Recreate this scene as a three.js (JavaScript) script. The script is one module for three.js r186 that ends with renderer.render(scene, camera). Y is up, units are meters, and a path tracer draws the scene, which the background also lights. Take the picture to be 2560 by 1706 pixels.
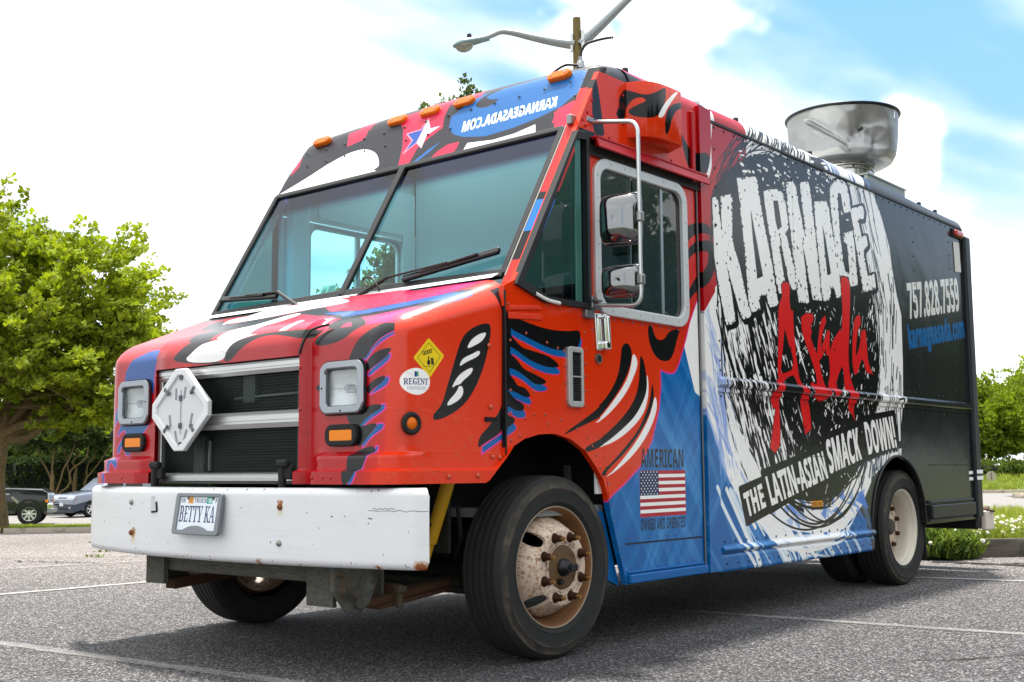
import * as THREE from 'three';
import { mergeGeometries, mergeVertices, toCreasedNormals } from 'three/addons/utils/BufferGeometryUtils.js';
import { RoundedBoxGeometry } from 'three/addons/geometries/RoundedBoxGeometry.js';
import { ImprovedNoise } from 'three/addons/math/ImprovedNoise.js';
import { Brush, Evaluator, SUBTRACTION } from 'three-bvh-csg';

// ------------------------------------------------------------------ camera, sky, sun, exposure
const EXPOSURE = 1.85, SUN_INTENSITY = 4.6, SKY_GAIN = 0.82;
const scene = new THREE.Scene();
const CAM = new THREE.Vector3(4.4593, 0.8625, 4.2619);
const camera = new THREE.PerspectiveCamera(32.6026, 1024 / 682, 0.05, 1500);
camera.position.copy(CAM);
camera.lookAt(CAM.x - 0.63812, CAM.y + 0.10809, CAM.z - 0.76231);
camera.rotateZ(-0.0078);

const renderer = new THREE.WebGLRenderer({ antialias: true });
renderer.setSize(1024, 682);
renderer.toneMapping = THREE.LinearToneMapping;
renderer.toneMappingExposure = EXPOSURE;
renderer.shadowMap.enabled = true;

const SUN_DIR = new THREE.Vector3(-0.13, 0.965, -0.20).normalize();
const sun = new THREE.DirectionalLight(new THREE.Color(1.0, 0.955, 0.88), SUN_INTENSITY);
sun.name = 'sun';
sun.position.copy(SUN_DIR).multiplyScalar(60);
sun.castShadow = true;
sun.shadow.radius = 9;
sun.shadow.mapSize.set(2048, 2048);
Object.assign(sun.shadow.camera, { left: -40, right: 40, top: 40, bottom: -40, near: 1, far: 150 });
scene.add(sun, sun.target);

function rng(seed) { let a = seed >>> 0; return () => { a = (a + 0x6D2B79F5) | 0; let t = Math.imul(a ^ (a >>> 15), 1 | a); t = (t + Math.imul(t ^ (t >>> 7), 61 | t)) ^ t; return ((t ^ (t >>> 14)) >>> 0) / 4294967296; }; }
const PN = new ImprovedNoise();
function fbm(x, y, z, oct) { let s = 0, a = 0.5; for (let i = 0; i < oct; i++) { s += a * PN.noise(x, y, z); x = x * 2.03 + 7.1; y = y * 2.03 + 3.7; z = z * 2.03 + 1.3; a *= 0.5; } return s; }
const smooth = (x, a, b) => { const t = Math.min(1, Math.max(0, (x - a) / (b - a))); return t * t * (3 - 2 * t); };
const lerp = (a, b, t) => a + (b - a) * t;

// a hazy summer sky: blue air, thin high cloud towards the sun's side and added behind the camera, some heaped clouds
{
  const W = 2048, H = 1024, data = new Float32Array(W * H * 4);
  const dirOf = (az, el) => new THREE.Vector3(Math.cos(el) * Math.cos(az), Math.sin(el), Math.cos(el) * Math.sin(az));
  // heaped clouds: [azimuth, elevation, half width, half height] in degrees
  const heaps = [];
  const R = rng(11);
  const heap = (x, y, z, w, h) => { const d = new THREE.Vector3(x, y, z).normalize(); heaps.push([Math.atan2(d.z, d.x), Math.asin(d.y), w * Math.PI / 180, h * Math.PI / 180]); };
  heap(-0.50, 0.352, -0.79, 4.6, 3.8); heap(-0.545, 0.42, -0.73, 3.6, 3.4); heap(-0.535, 0.325, -0.78, 3.2, 2.4); heap(-0.60, 0.43, -0.68, 3.5, 2.4);
  heap(-0.345, 0.243, -0.90, 1.7, 2.2); heap(-0.375, 0.215, -0.90, 2.2, 1.7); heap(-0.36, 0.175, -0.92, 3.4, 2.0); heap(-0.32, 0.13, -0.94, 5.0, 1.6);
  for (let i = 0; i < 26; i++) { const az = R() * 6.283, el = 0.12 + R() * 0.6; const d = dirOf(az, el); const dx = d.x + 0.642, dz = d.z + 0.767; if (dx * dx + dz * dz < 0.22) continue; heaps.push([az, el, (4 + R() * 6) * 0.0175, (2.2 + R() * 3) * 0.0175]); }
  for (let j = 0; j < H; j++) {
    const el = ((j + 0.5) / H - 0.5) * Math.PI, y = Math.sin(el), ce = Math.cos(el);
    for (let i = 0; i < W; i++) {
      const az = ((i + 0.5) / W - 0.5) * 2 * Math.PI, x = ce * Math.cos(az), z = ce * Math.sin(az), o = (j * W + i) * 4;
      const up = Math.max(0.02, y), c = x * SUN_DIR.x + y * SUN_DIR.y + z * SUN_DIR.z;
      const zen = Math.pow(1 - up, 2.4);
      let r = lerp(0.12, 0.42, zen), g = lerp(0.36, 0.66, zen), b = lerp(0.76, 0.90, zen);
      const qx = x / (up + 0.22), qz = z / (up + 0.22);
      // thin high cloud, thick on the west side (towards -x), more added behind the camera for fill
      const wisp = fbm(qx * 1.5 + 0.35 * qz, qz * 0.6, 3.3, 6) + 0.6 * fbm(qx * 5 + 2 * qz, qz * 2.2, 9.1, 6) + 0.16;
      const side = Math.max(smooth(-x * 0.85 + z * 0.52, -0.02, 0.42), smooth(x * 0.64 + z * 0.77, -0.25, 0.35));
      let thin = smooth(wisp + side * 0.54 - 0.02, -0.04, 0.60) * 0.95;
      thin = Math.max(thin, smooth(0.26 - y + 0.10 * wisp, 0, 0.20) * 0.92);
      let heapA = 0, lit = 1;
      for (const h of heaps) {
        let da = az - h[0]; if (da > Math.PI) da -= 2 * Math.PI; if (da < -Math.PI) da += 2 * Math.PI;
        const ex = da * Math.cos(h[1]) / h[2], ey = (el - h[1]) / h[3];
        if (Math.abs(ex) > 2.2 || Math.abs(ey) > 2.2) continue;
        const d = 1 - Math.sqrt(ex * ex + ey * ey * (ey < 0 ? 1.6 : 1)) + 1.25 * fbm(x * 13, y * 16, z * 13, 7);
        heapA = Math.max(heapA, smooth(d, -0.04, 0.30));
      }
      const glow = Math.pow(Math.max(0, c), 10) * 1.5 + Math.pow(Math.max(0, c), 3) * 0.25;
      const wr = 1.0 + glow, wg = 1.02 + glow, wb = 1.05 + glow * 0.95;
      r = lerp(r, wr * 1.02, thin); g = lerp(g, wg * 1.02, thin); b = lerp(b, wb, thin);
      r = lerp(r, 1.18 * lit, heapA); g = lerp(g, 1.18 * lit, heapA); b = lerp(b, 1.20 * lit, heapA);
      r += glow * 0.25; g += glow * 0.25; b += glow * 0.22;
      data[o] = r * SKY_GAIN; data[o + 1] = g * SKY_GAIN; data[o + 2] = b * SKY_GAIN; data[o + 3] = 1;
    }
  }
  const t = new THREE.DataTexture(data, W, H, THREE.RGBAFormat, THREE.FloatType);
  t.mapping = THREE.EquirectangularReflectionMapping; t.magFilter = t.minFilter = THREE.LinearFilter; t.wrapS = THREE.RepeatWrapping; t.needsUpdate = true;
  scene.background = t; scene.environment = t; scene.name = 'lot';
}

// ------------------------------------------------------------------ helpers
const SRGB = (s) => new THREE.Color(s);
const LIN = (r, g, b) => new THREE.Color().setRGB(r, g, b);
function mat(color, roughness = 0.6, metalness = 0, extra = {}) {
  const { phys, ...rest } = extra;
  const M = phys ? THREE.MeshPhysicalMaterial : THREE.MeshStandardMaterial;
  return new M({ color: color.isColor ? color : SRGB(color), roughness, metalness, ...rest });
}
const used = new Map();
function numbered(n) { const k = used.get(n) ?? 0; used.set(n, k + 1); return k ? n + '_' + String(k).padStart(3, '0') : n; }
function part(name, geo, material, parent) {
  const g = Array.isArray(geo) ? join(geo) : geo;
  const m = new THREE.Mesh(g, material); m.name = name; m.castShadow = m.receiveShadow = true; parent.add(m); return m;
}
function tag(o, label, category, group, kind) { if (label) o.userData.label = label; if (category) o.userData.category = category; if (group) o.userData.group = group; if (kind) o.userData.kind = kind; return o; }
function thing(name, label, category, pos = [0, 0, 0], turn = 0, group) { const o = new THREE.Group(); o.name = numbered(name); o.position.set(...pos); o.rotation.y = turn; scene.add(o); return tag(o, label, category, group); }
function struct(name, geo, material) { const m = part(name, geo, material, scene); m.userData.kind = 'structure'; return m; }
function group(name, parent, pos = [0, 0, 0]) { const o = new THREE.Group(); o.name = name; o.position.set(...pos); parent.add(o); return o; }
function join(list) {
  return mergeGeometries(list.map((g) => { const q = g.index ? g.toNonIndexed() : g.clone(); for (const k of Object.keys(q.attributes)) if (!['position', 'normal', 'uv'].includes(k)) q.deleteAttribute(k); if (!q.attributes.uv) q.setAttribute('uv', new THREE.BufferAttribute(new Float32Array(q.attributes.position.count * 2), 2)); if (!q.attributes.normal) q.computeVertexNormals(); q.morphAttributes = {}; return q; }));
}
const M4 = (p = [0, 0, 0], r = [0, 0, 0]) => new THREE.Matrix4().compose(new THREE.Vector3(...p), new THREE.Quaternion().setFromEuler(new THREE.Euler(...r)), new THREE.Vector3(1, 1, 1));
const bx = (w, h, d, p, r) => new THREE.BoxGeometry(w, h, d).applyMatrix4(M4(p, r));
const rb = (w, h, d, rad, p, r, seg = 3) => new RoundedBoxGeometry(w, h, d, seg, rad).applyMatrix4(M4(p, r));
const V = (a) => (a.isVector3 ? a : new THREE.Vector3(...a));
function cyl(a, b, r1, r2 = r1, seg = 16, cap = true) {
  const A = V(a), B = V(b), d = B.clone().sub(A), L = d.length();
  const g = new THREE.CylinderGeometry(r2, r1, L, seg, 1, !cap); g.translate(0, L / 2, 0);
  g.applyQuaternion(new THREE.Quaternion().setFromUnitVectors(new THREE.Vector3(0, 1, 0), d.normalize())); g.translate(A.x, A.y, A.z); return g;
}
function tube(pts, r, seg = 40, rad = 10) { return new THREE.TubeGeometry(new THREE.CatmullRomCurve3(pts.map(V), false, 'centripetal'), seg, r, rad, false); }
function bentTube(pts, r, bend, seg = 8) { // straight runs with rounded corners
  const P = pts.map(V), path = new THREE.CurvePath();
  let prev = P[0];
  for (let i = 1; i < P.length; i++) {
    if (i === P.length - 1) { path.add(new THREE.LineCurve3(prev, P[i])); break; }
    const din = P[i].clone().sub(P[i - 1]).normalize(), dout = P[i + 1].clone().sub(P[i]).normalize();
    const a = P[i].clone().addScaledVector(din, -bend), b = P[i].clone().addScaledVector(dout, bend);
    path.add(new THREE.LineCurve3(prev, a)); path.add(new THREE.QuadraticBezierCurve3(a, P[i].clone(), b)); prev = b;
  }
  return new THREE.TubeGeometry(path, 20 * P.length, r, seg, false);
}
const lathe = (pts, seg = 48) => new THREE.LatheGeometry(pts.map((p) => new THREE.Vector2(p[0], p[1])), seg);
const latheX = (pts, seg = 64) => lathe(pts, seg).rotateZ(-Math.PI / 2); // pts [radius, x]; the axis runs along +x
function grid(nu, nv, f) { // f(u, v) -> [x, y, z, u, v]
  const p = [], t = [], ix = [];
  for (let j = 0; j <= nv; j++) for (let i = 0; i <= nu; i++) { const q = f(i / nu, j / nv, i, j); p.push(q[0], q[1], q[2]); t.push(q[3] ?? i / nu, q[4] ?? j / nv); }
  for (let j = 0; j < nv; j++) for (let i = 0; i < nu; i++) { const a = j * (nu + 1) + i, b = a + 1, c = a + nu + 1, d = c + 1; ix.push(a, b, d, a, d, c); }
  const g = new THREE.BufferGeometry(); g.setAttribute('position', new THREE.Float32BufferAttribute(p, 3)); g.setAttribute('uv', new THREE.Float32BufferAttribute(t, 2)); g.setIndex(ix); g.computeVertexNormals(); return g;
}
const P = (...a) => { const o = []; for (let i = 0; i < a.length; i += 2) o.push([a[i], a[i + 1]]); return o; };
function shapeOf(pts, holes = []) { const s = new THREE.Shape(pts.map((p) => new THREE.Vector2(p[0], p[1]))); for (const h of holes) s.holes.push(new THREE.Path(h.map((p) => new THREE.Vector2(p[0], p[1])))); return s; }
// a sheet-metal side panel: outline in (s = -z, y), its outer face at x; side = +1 left, -1 right
function sidePanel(pts, holes, x, thick = 0.03, side = 1) {
  const g = new THREE.ExtrudeGeometry(shapeOf(pts, holes), { depth: thick, bevelEnabled: false, curveSegments: 12 });
  g.rotateY(Math.PI / 2); g.translate(side > 0 ? x - thick : -x, 0, 0);
  const p = g.attributes.position, uv = g.attributes.uv; for (let i = 0; i < p.count; i++) uv.setXY(i, -p.getZ(i), p.getY(i)); return g;
}
function roundRect(x0, y0, x1, y1, r, n = 6) { const o = []; for (const [cx, cy, a0] of [[x1 - r, y1 - r, 0], [x0 + r, y1 - r, 90], [x0 + r, y0 + r, 180], [x1 - r, y0 + r, 270]]) for (let i = 0; i <= n; i++) { const a = (a0 + 90 * i / n) * Math.PI / 180; o.push([cx + r * Math.cos(a), cy + r * Math.sin(a)]); } return o; }
function canvas(w, h) { const c = document.createElement('canvas'); c.width = w; c.height = h; return [c, c.getContext('2d')]; }
function tex(c, srgb = true, wrap = THREE.ClampToEdgeWrapping) { const t = new THREE.CanvasTexture(c); if (srgb) t.colorSpace = THREE.SRGBColorSpace; t.wrapS = t.wrapT = wrap; t.anisotropy = 8; return t; }
function poly(c, pts, fill, stroke, lw = 0.006) { // closed curve through the midpoints, so corners come out softly rounded
  c.beginPath(); const n = pts.length;
  for (let i = 0; i < n; i++) { const a = pts[i], b = pts[(i + 1) % n], m = [(a[0] + b[0]) / 2, (a[1] + b[1]) / 2]; if (!i) { const z = pts[n - 1]; c.moveTo((a[0] + z[0]) / 2, (a[1] + z[1]) / 2); } c.quadraticCurveTo(a[0], a[1], m[0], m[1]); }
  c.closePath(); if (fill) { c.fillStyle = fill; c.fill(); } if (stroke) { c.strokeStyle = stroke; c.lineWidth = lw; c.lineJoin = 'round'; c.stroke(); }
}
function line(c, pts, fill, stroke, lw = 0.006) { c.beginPath(); pts.forEach((p, i) => (i ? c.lineTo(p[0], p[1]) : c.moveTo(p[0], p[1]))); c.closePath(); if (fill) { c.fillStyle = fill; c.fill(); } if (stroke) { c.strokeStyle = stroke; c.lineWidth = lw; c.lineJoin = 'round'; c.stroke(); } }
// text set into a four-cornered field: top left, top right, bottom left (y up)
function textIn(c, str, q, font, fill, stroke, lw = 0) {
  const [a, b, d] = q; c.save(); c.font = font.replace('SIZE', '100'); c.textBaseline = 'alphabetic';
  const w = c.measureText(str).width, hgt = 73;
  c.transform((b[0] - a[0]) / w, (b[1] - a[1]) / w, -(a[0] - d[0]) / hgt, -(a[1] - d[1]) / hgt, d[0], d[1]);
  if (stroke) { c.strokeStyle = stroke; c.lineWidth = lw; c.lineJoin = 'round'; c.strokeText(str, 0, 0); }
  c.fillStyle = fill; c.fillText(str, 0, 0); c.restore();
}
const BOLD = 'bold SIZEpx sans-serif';

// ------------------------------------------------------------------ lie of the land: level under the truck, falling away to the west, an even street beyond
const HX = -0.6419, HZ = -0.7668;
function groundY(x, z) {
  const dx = x - CAM.x, dz = z - CAM.z, D = dx * HX + dz * HZ, L = -dx * HZ + dz * HX;
  if (D < 9) return 0;
  const ang = L / Math.max(D, 3), wl = 1 - smooth(ang, -0.30, 0.12);
  const e = Math.min(Math.max(0, D - 10), 34), es = e * smooth(e, 0, 5);
  const left = -(0.0255 * es + 0.0003 * e * e) + 0.02 * Math.max(0, D - 57) * smooth(D, 57, 62) * (D < 130 ? 1 : 130 / D);
  const right = -0.006 * Math.max(0, Math.min(D, 42) - 12) + 0.30 * smooth(D, 42.5, 55);
  return left * wl + right * (1 - wl);
}
const RW = { x: 0.7668, z: -0.6419 };
const at = (D, L) => [CAM.x + D * HX + L * RW.x, CAM.z + D * HZ + L * RW.z];
function draped(poly2, lift, step, thick) { // a sheet over the ground inside a convex-ish polygon [[x, z], ...]: triangles of a fine grid, clipped by row
  let x0 = 1e9, x1 = -1e9, z0 = 1e9, z1 = -1e9; for (const p of poly2) { x0 = Math.min(x0, p[0]); x1 = Math.max(x1, p[0]); z0 = Math.min(z0, p[1]); z1 = Math.max(z1, p[1]); }
  const s = shapeOf(poly2), pts = s.getPoints(), faces0 = THREE.ShapeUtils.triangulateShape(pts, []);
  let tris = faces0.map((f) => f.map((i) => [pts[i].x, pts[i].y]));
  for (let it = 0; it < 9; it++) { // split long edges until the sheet can follow the ground
    const next = []; let again = false;
    for (const t of tris) {
      const l = [0, 1, 2].map((i) => Math.hypot(t[i][0] - t[(i + 1) % 3][0], t[i][1] - t[(i + 1) % 3][1])), m = l.indexOf(Math.max(...l));
      const cx = (t[0][0] + t[1][0] + t[2][0]) / 3 - CAM.x, cz = (t[0][1] + t[1][1] + t[2][1]) / 3 - CAM.z, lim = Math.max(step, Math.hypot(cx, cz) * 0.09);
      if (l[m] > lim) { const a = t[m], b = t[(m + 1) % 3], c = t[(m + 2) % 3], h = [(a[0] + b[0]) / 2, (a[1] + b[1]) / 2]; next.push([a, h, c], [h, b, c]); again = true; } else next.push(t);
    }
    tris = next; if (!again) break;
  }
  const p = [], uv = [];
  for (const t of tris) { const area = (t[1][0] - t[0][0]) * (t[2][1] - t[0][1]) - (t[2][0] - t[0][0]) * (t[1][1] - t[0][1]); for (const q of area > 0 ? [t[0], t[2], t[1]] : t) { p.push(q[0], groundY(q[0], q[1]) + lift, q[1]); uv.push(q[0], q[1]); } }
  const g = new THREE.BufferGeometry(); g.setAttribute('position', new THREE.Float32BufferAttribute(p, 3)); g.setAttribute('uv', new THREE.Float32BufferAttribute(uv, 2)); const w = mergeVertices(g, 1e-3); w.computeVertexNormals(); return w;
}
// asphalt: pale stones set in dark binder, with dust and oil drifting over it
function asphaltTex(n, metres, seed, tint, contrast, coarse) {
  const [c, g] = canvas(n, n), id = g.createImageData(n, n), R = rng(seed), d = id.data, hgt = new Float32Array(n * n).fill(0.25);
  const cell = n / metres, count = Math.floor(n * n / 16);
  const val = new Float32Array(n * n).fill(0.42), hue = new Float32Array(n * n);
  for (let k = 0; k < count; k++) {
    const x = R() * n, y = R() * n, r = (0.0016 + R() * R() * 0.0046) * coarse * cell, v = 0.35 + R() * 0.75, w = R() - 0.5;
    for (let j = Math.floor(y - r); j <= y + r; j++) for (let i = Math.floor(x - r); i <= x + r; i++) { const q = (i - x) ** 2 + (j - y) ** 2; if (q > r * r) continue; const o = ((j + n) % n) * n + ((i + n) % n); val[o] = v; hue[o] = w; hgt[o] = 0.4 + 0.6 * (1 - q / (r * r)) * (0.4 + 0.6 * v); }
  }
  for (let o = 0; o < n * n; o++) {
    const v = 1 + (val[o] - 0.72) * contrast, h = hue[o];
    d[o * 4] = Math.max(0, Math.min(255, tint[0] * v * (1 + 0.07 * h))); d[o * 4 + 1] = Math.max(0, Math.min(255, tint[1] * v)); d[o * 4 + 2] = Math.max(0, Math.min(255, tint[2] * v * (1 - 0.06 * h))); d[o * 4 + 3] = 255;
  }
  g.putImageData(id, 0, 0);
  const [c2, g2] = canvas(n, n), id2 = g2.createImageData(n, n);
  for (let o = 0; o < n * n; o++) { const v = hgt[o] * 255; id2.data[o * 4] = id2.data[o * 4 + 1] = id2.data[o * 4 + 2] = v; id2.data[o * 4 + 3] = 255; }
  g2.putImageData(id2, 0, 0);
  const a = tex(c, true, THREE.RepeatWrapping), b = tex(c2, false, THREE.RepeatWrapping); a.repeat.set(1 / metres, 1 / metres); b.repeat.set(1 / metres, 1 / metres); return [a, b];
}
function mottle(g, f) { const p = g.attributes.position, c = new Float32Array(p.count * 3); for (let i = 0; i < p.count; i++) { const q = f(p.getX(i), p.getZ(i)); c[i * 3] = q[0]; c[i * 3 + 1] = q[1]; c[i * 3 + 2] = q[2]; } g.setAttribute('color', new THREE.BufferAttribute(c, 3)); return g; }
const [asphA, asphB] = asphaltTex(1024, 1.9, 5, [89, 87, 87], 2.0, 1.25);
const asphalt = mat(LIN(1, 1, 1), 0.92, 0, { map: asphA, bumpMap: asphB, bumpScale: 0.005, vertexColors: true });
const [roadA, roadB] = asphaltTex(512, 3, 6, [138, 133, 130], 0.55, 2);
const roadMat = mat(LIN(1, 1, 1), 0.95, 0, { map: roadA, bumpMap: roadB, bumpScale: 0.004 });
// one sheet of ground to the horizon: bare earth and grass
{
  const ds = [-220, -120, -60, -30, -15, -6, 0, 4, 7, 9, 10, 11, 12, 14, 16, 18, 20, 23, 26, 29, 32, 36, 40, 44, 48, 52, 56, 60, 64, 70, 78, 90, 110, 140, 200, 320, 520, 900], ls = [-900, -400, -200, -120, -80, -56, -40, -32, -26, -21, -17, -14, -11, -8, -5, -2, 0, 2, 5, 8, 11, 14, 17, 21, 26, 32, 40, 56, 80, 120, 200, 400, 900];
  const g = grid(ls.length - 1, ds.length - 1, (u, v, i, j) => { const [x, z] = at(ds[j], ls[i]); return [x, groundY(x, z) - 0.035, z, x, z]; });
  const n = 256, [c, k] = canvas(n, n), R = rng(21); k.fillStyle = '#3d4d14'; k.fillRect(0, 0, n, n);
  for (let i = 0; i < 9000; i++) { const v = R(); k.strokeStyle = `rgba(${60 + v * 60},${85 + v * 70},${14 + v * 24},.5)`; k.beginPath(); const x = R() * n, y = R() * n; k.moveTo(x, y); k.lineTo(x + R() * 6 - 3, y + R() * 6 - 3); k.stroke(); }
  const t = tex(c, true, THREE.RepeatWrapping); t.repeat.set(0.5, 0.5);
  struct('ground', g, mat(LIN(1, 1, 1), 1, 0, { map: t }));
}
// the parking lot
const kerbLeft = [[-26.5, 3.5], [-20.9, -8.41], [-20.67, -10.44], [-20.9, -16.2], [-22, -24]];
{
  const edge = [[-26.5, 3.5], [-23.2, -3.6], [-20.9, -8.41], [-20.67, -10.44], [-20.9, -16.2], [-22, -24]];
  const lot = [...edge, [-13, -27], [-3.8, -22], [9, -25], [30, -20], [34, 10], [24, 32], [-14, 30]];
  const g = draped(lot, 0, 0.45);
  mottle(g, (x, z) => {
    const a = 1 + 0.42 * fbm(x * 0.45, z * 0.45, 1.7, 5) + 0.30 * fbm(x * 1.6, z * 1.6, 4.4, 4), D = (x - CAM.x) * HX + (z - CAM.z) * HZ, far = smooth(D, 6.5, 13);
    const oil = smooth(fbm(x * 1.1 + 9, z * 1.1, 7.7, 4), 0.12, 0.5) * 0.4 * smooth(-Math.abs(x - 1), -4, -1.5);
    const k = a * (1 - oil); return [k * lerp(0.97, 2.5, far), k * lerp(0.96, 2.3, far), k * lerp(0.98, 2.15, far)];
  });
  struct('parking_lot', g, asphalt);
}
// painted lines, worn through to the stones
const wornA = (() => { const w = 1024, h = 64, [c, g] = canvas(w, h), id = g.createImageData(w, h), R = rng(31); for (let y = 0; y < h; y++) for (let x = 0; x < w; x++) { const e = Math.min(y, h - 1 - y) / h, n = fbm(x * 0.02, y * 0.06, 2.2, 5) * 1.4 + (R() - 0.5) * 0.9; const v = smooth(e * 5 - 0.30 + 1.0 * n, -0.15, 0.45) * smooth(fbm(x * 0.006, y * 0.02, 8.2, 3) + R() * 0.5, -0.18, 0.28) * 255, o = (y * w + x) * 4; id.data[o] = id.data[o + 1] = id.data[o + 2] = v; id.data[o + 3] = 255; } g.putImageData(id, 0, 0); return tex(c, false, THREE.RepeatWrapping); })();
const linePaint = mat('#a8a7a3', 0.85, 0, { alphaMap: wornA, transparent: true, opacity: 0.75 });
const lineFaint = mat('#a9a6a2', 0.85, 0, { alphaMap: wornA, transparent: true, opacity: 0.36 });
function stripe(a, b, w, m, lift = 0.006) {
  const L = Math.hypot(b[0] - a[0], b[1] - a[1]), n = Math.ceil(L / 0.5), dx = (b[0] - a[0]) / L, dz = (b[1] - a[1]) / L;
  const g = grid(n, 1, (u, v) => { const x = lerp(a[0], b[0], u) - dz * w * (v - 0.5), z = lerp(a[1], b[1], u) + dx * w * (v - 0.5); return [x, groundY(x, z) + lift, z, u * L / 3.1 + a[0] * 0.37, v]; });
  struct(numbered('painted_line'), g, m);
}
stripe([-3.6, 1.52], [5.5, 0.68], 0.105, lineFaint); stripe([-3.74, 1.6], [-3.43, -5.2], 0.10, linePaint); stripe([-6.2, 1.5], [-5.0, -6.0], 0.10, lineFaint, 0.0065);
stripe([-3.4, -1.45], [6.0, -2.36], 0.10, lineFaint); stripe([-3.4, -3.75], [5.4, -5.62], 0.10, linePaint);
// cracks in the old lot with weeds growing from them
{
  const R = rng(44), tri = [], weeds = [];
  const crack = (a, b, w, wob) => { const n = 36, L = Math.hypot(b[0] - a[0], b[1] - a[1]), nx = -(b[1] - a[1]) / L, nz = (b[0] - a[0]) / L; tri.push(grid(n, 1, (u, v, i) => { const k = wob * fbm(u * 9, a[0], a[1], 4), ww = w * (0.6 + 1.4 * Math.abs(fbm(u * 23, 3.3, a[0], 3)) * 2.6); const x = lerp(a[0], b[0], u) + nx * (k + ww * (v - 0.5)), z = lerp(a[1], b[1], u) + nz * (k + ww * (v - 0.5)); return [x, groundY(x, z) + 0.0045, z]; })); };
  crack(at(17.6, -7.5), at(18.2, -2.6), 0.05, 0.35); crack(at(14.2, -5.8), at(14.0, -3.4), 0.035, 0.2); crack(at(12.0, -5.2), at(12.6, -3.2), 0.03, 0.2); crack(at(20.5, -9), at(21.5, -5), 0.05, 0.4); crack(at(11.6, -4.9), at(11.2, -3.9), 0.03, 0.2);
  crack([0.9, -6.15], [2.5, -6.2], 0.05, 0.15); crack([1.1, -6.35], [2.1, -7.0], 0.04, 0.12); crack([2.2, -5.9], [3.4, -6.6], 0.035, 0.2); crack([0.55, -6.2], [1.35, -6.3], 0.10, 0.08);
  crack([3.4, 2.5], [5.6, -3.2], 0.010, 0.25); crack([2.4, -0.8], [4.8, -4.6], 0.012, 0.3); crack([-0.4, 1.9], [1.6, 2.4], 0.009, 0.2);
  struct('pavement_crack', join(tri), mat('#1d1712', 1));
  for (const [D, L, s] of [[17.9, -6.3, 0.2], [17.75, -5.2, 0.12], [14.1, -4.9, 0.16], [14.05, -4.3, 0.2], [12.3, -4.35, 0.14], [12.4, -3.5, 0.12], [14.4, -4.05, 0.1], [18, -4.2, 0.1]]) { const [x, z] = at(D, L); for (let i = 0; i < 22; i++) { const px = x + (R() - 0.5) * s * 2, pz = z + (R() - 0.5) * s * 0.5, h = 0.012 + R() * 0.028, a = R() * 6.28; const g = new THREE.PlaneGeometry(0.012, h); g.translate(0, h / 2, 0); g.rotateX((R() - 0.5) * 1.6); g.rotateY(a); g.translate(px, groundY(px, pz), pz); weeds.push(g); } }
  tag(part('weeds', join(weeds), mat('#6d7a24', 1, 0, { side: THREE.DoubleSide }), scene), 'small weeds sprouting from cracks in the old lot', 'weeds', null, 'stuff');
}

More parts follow.
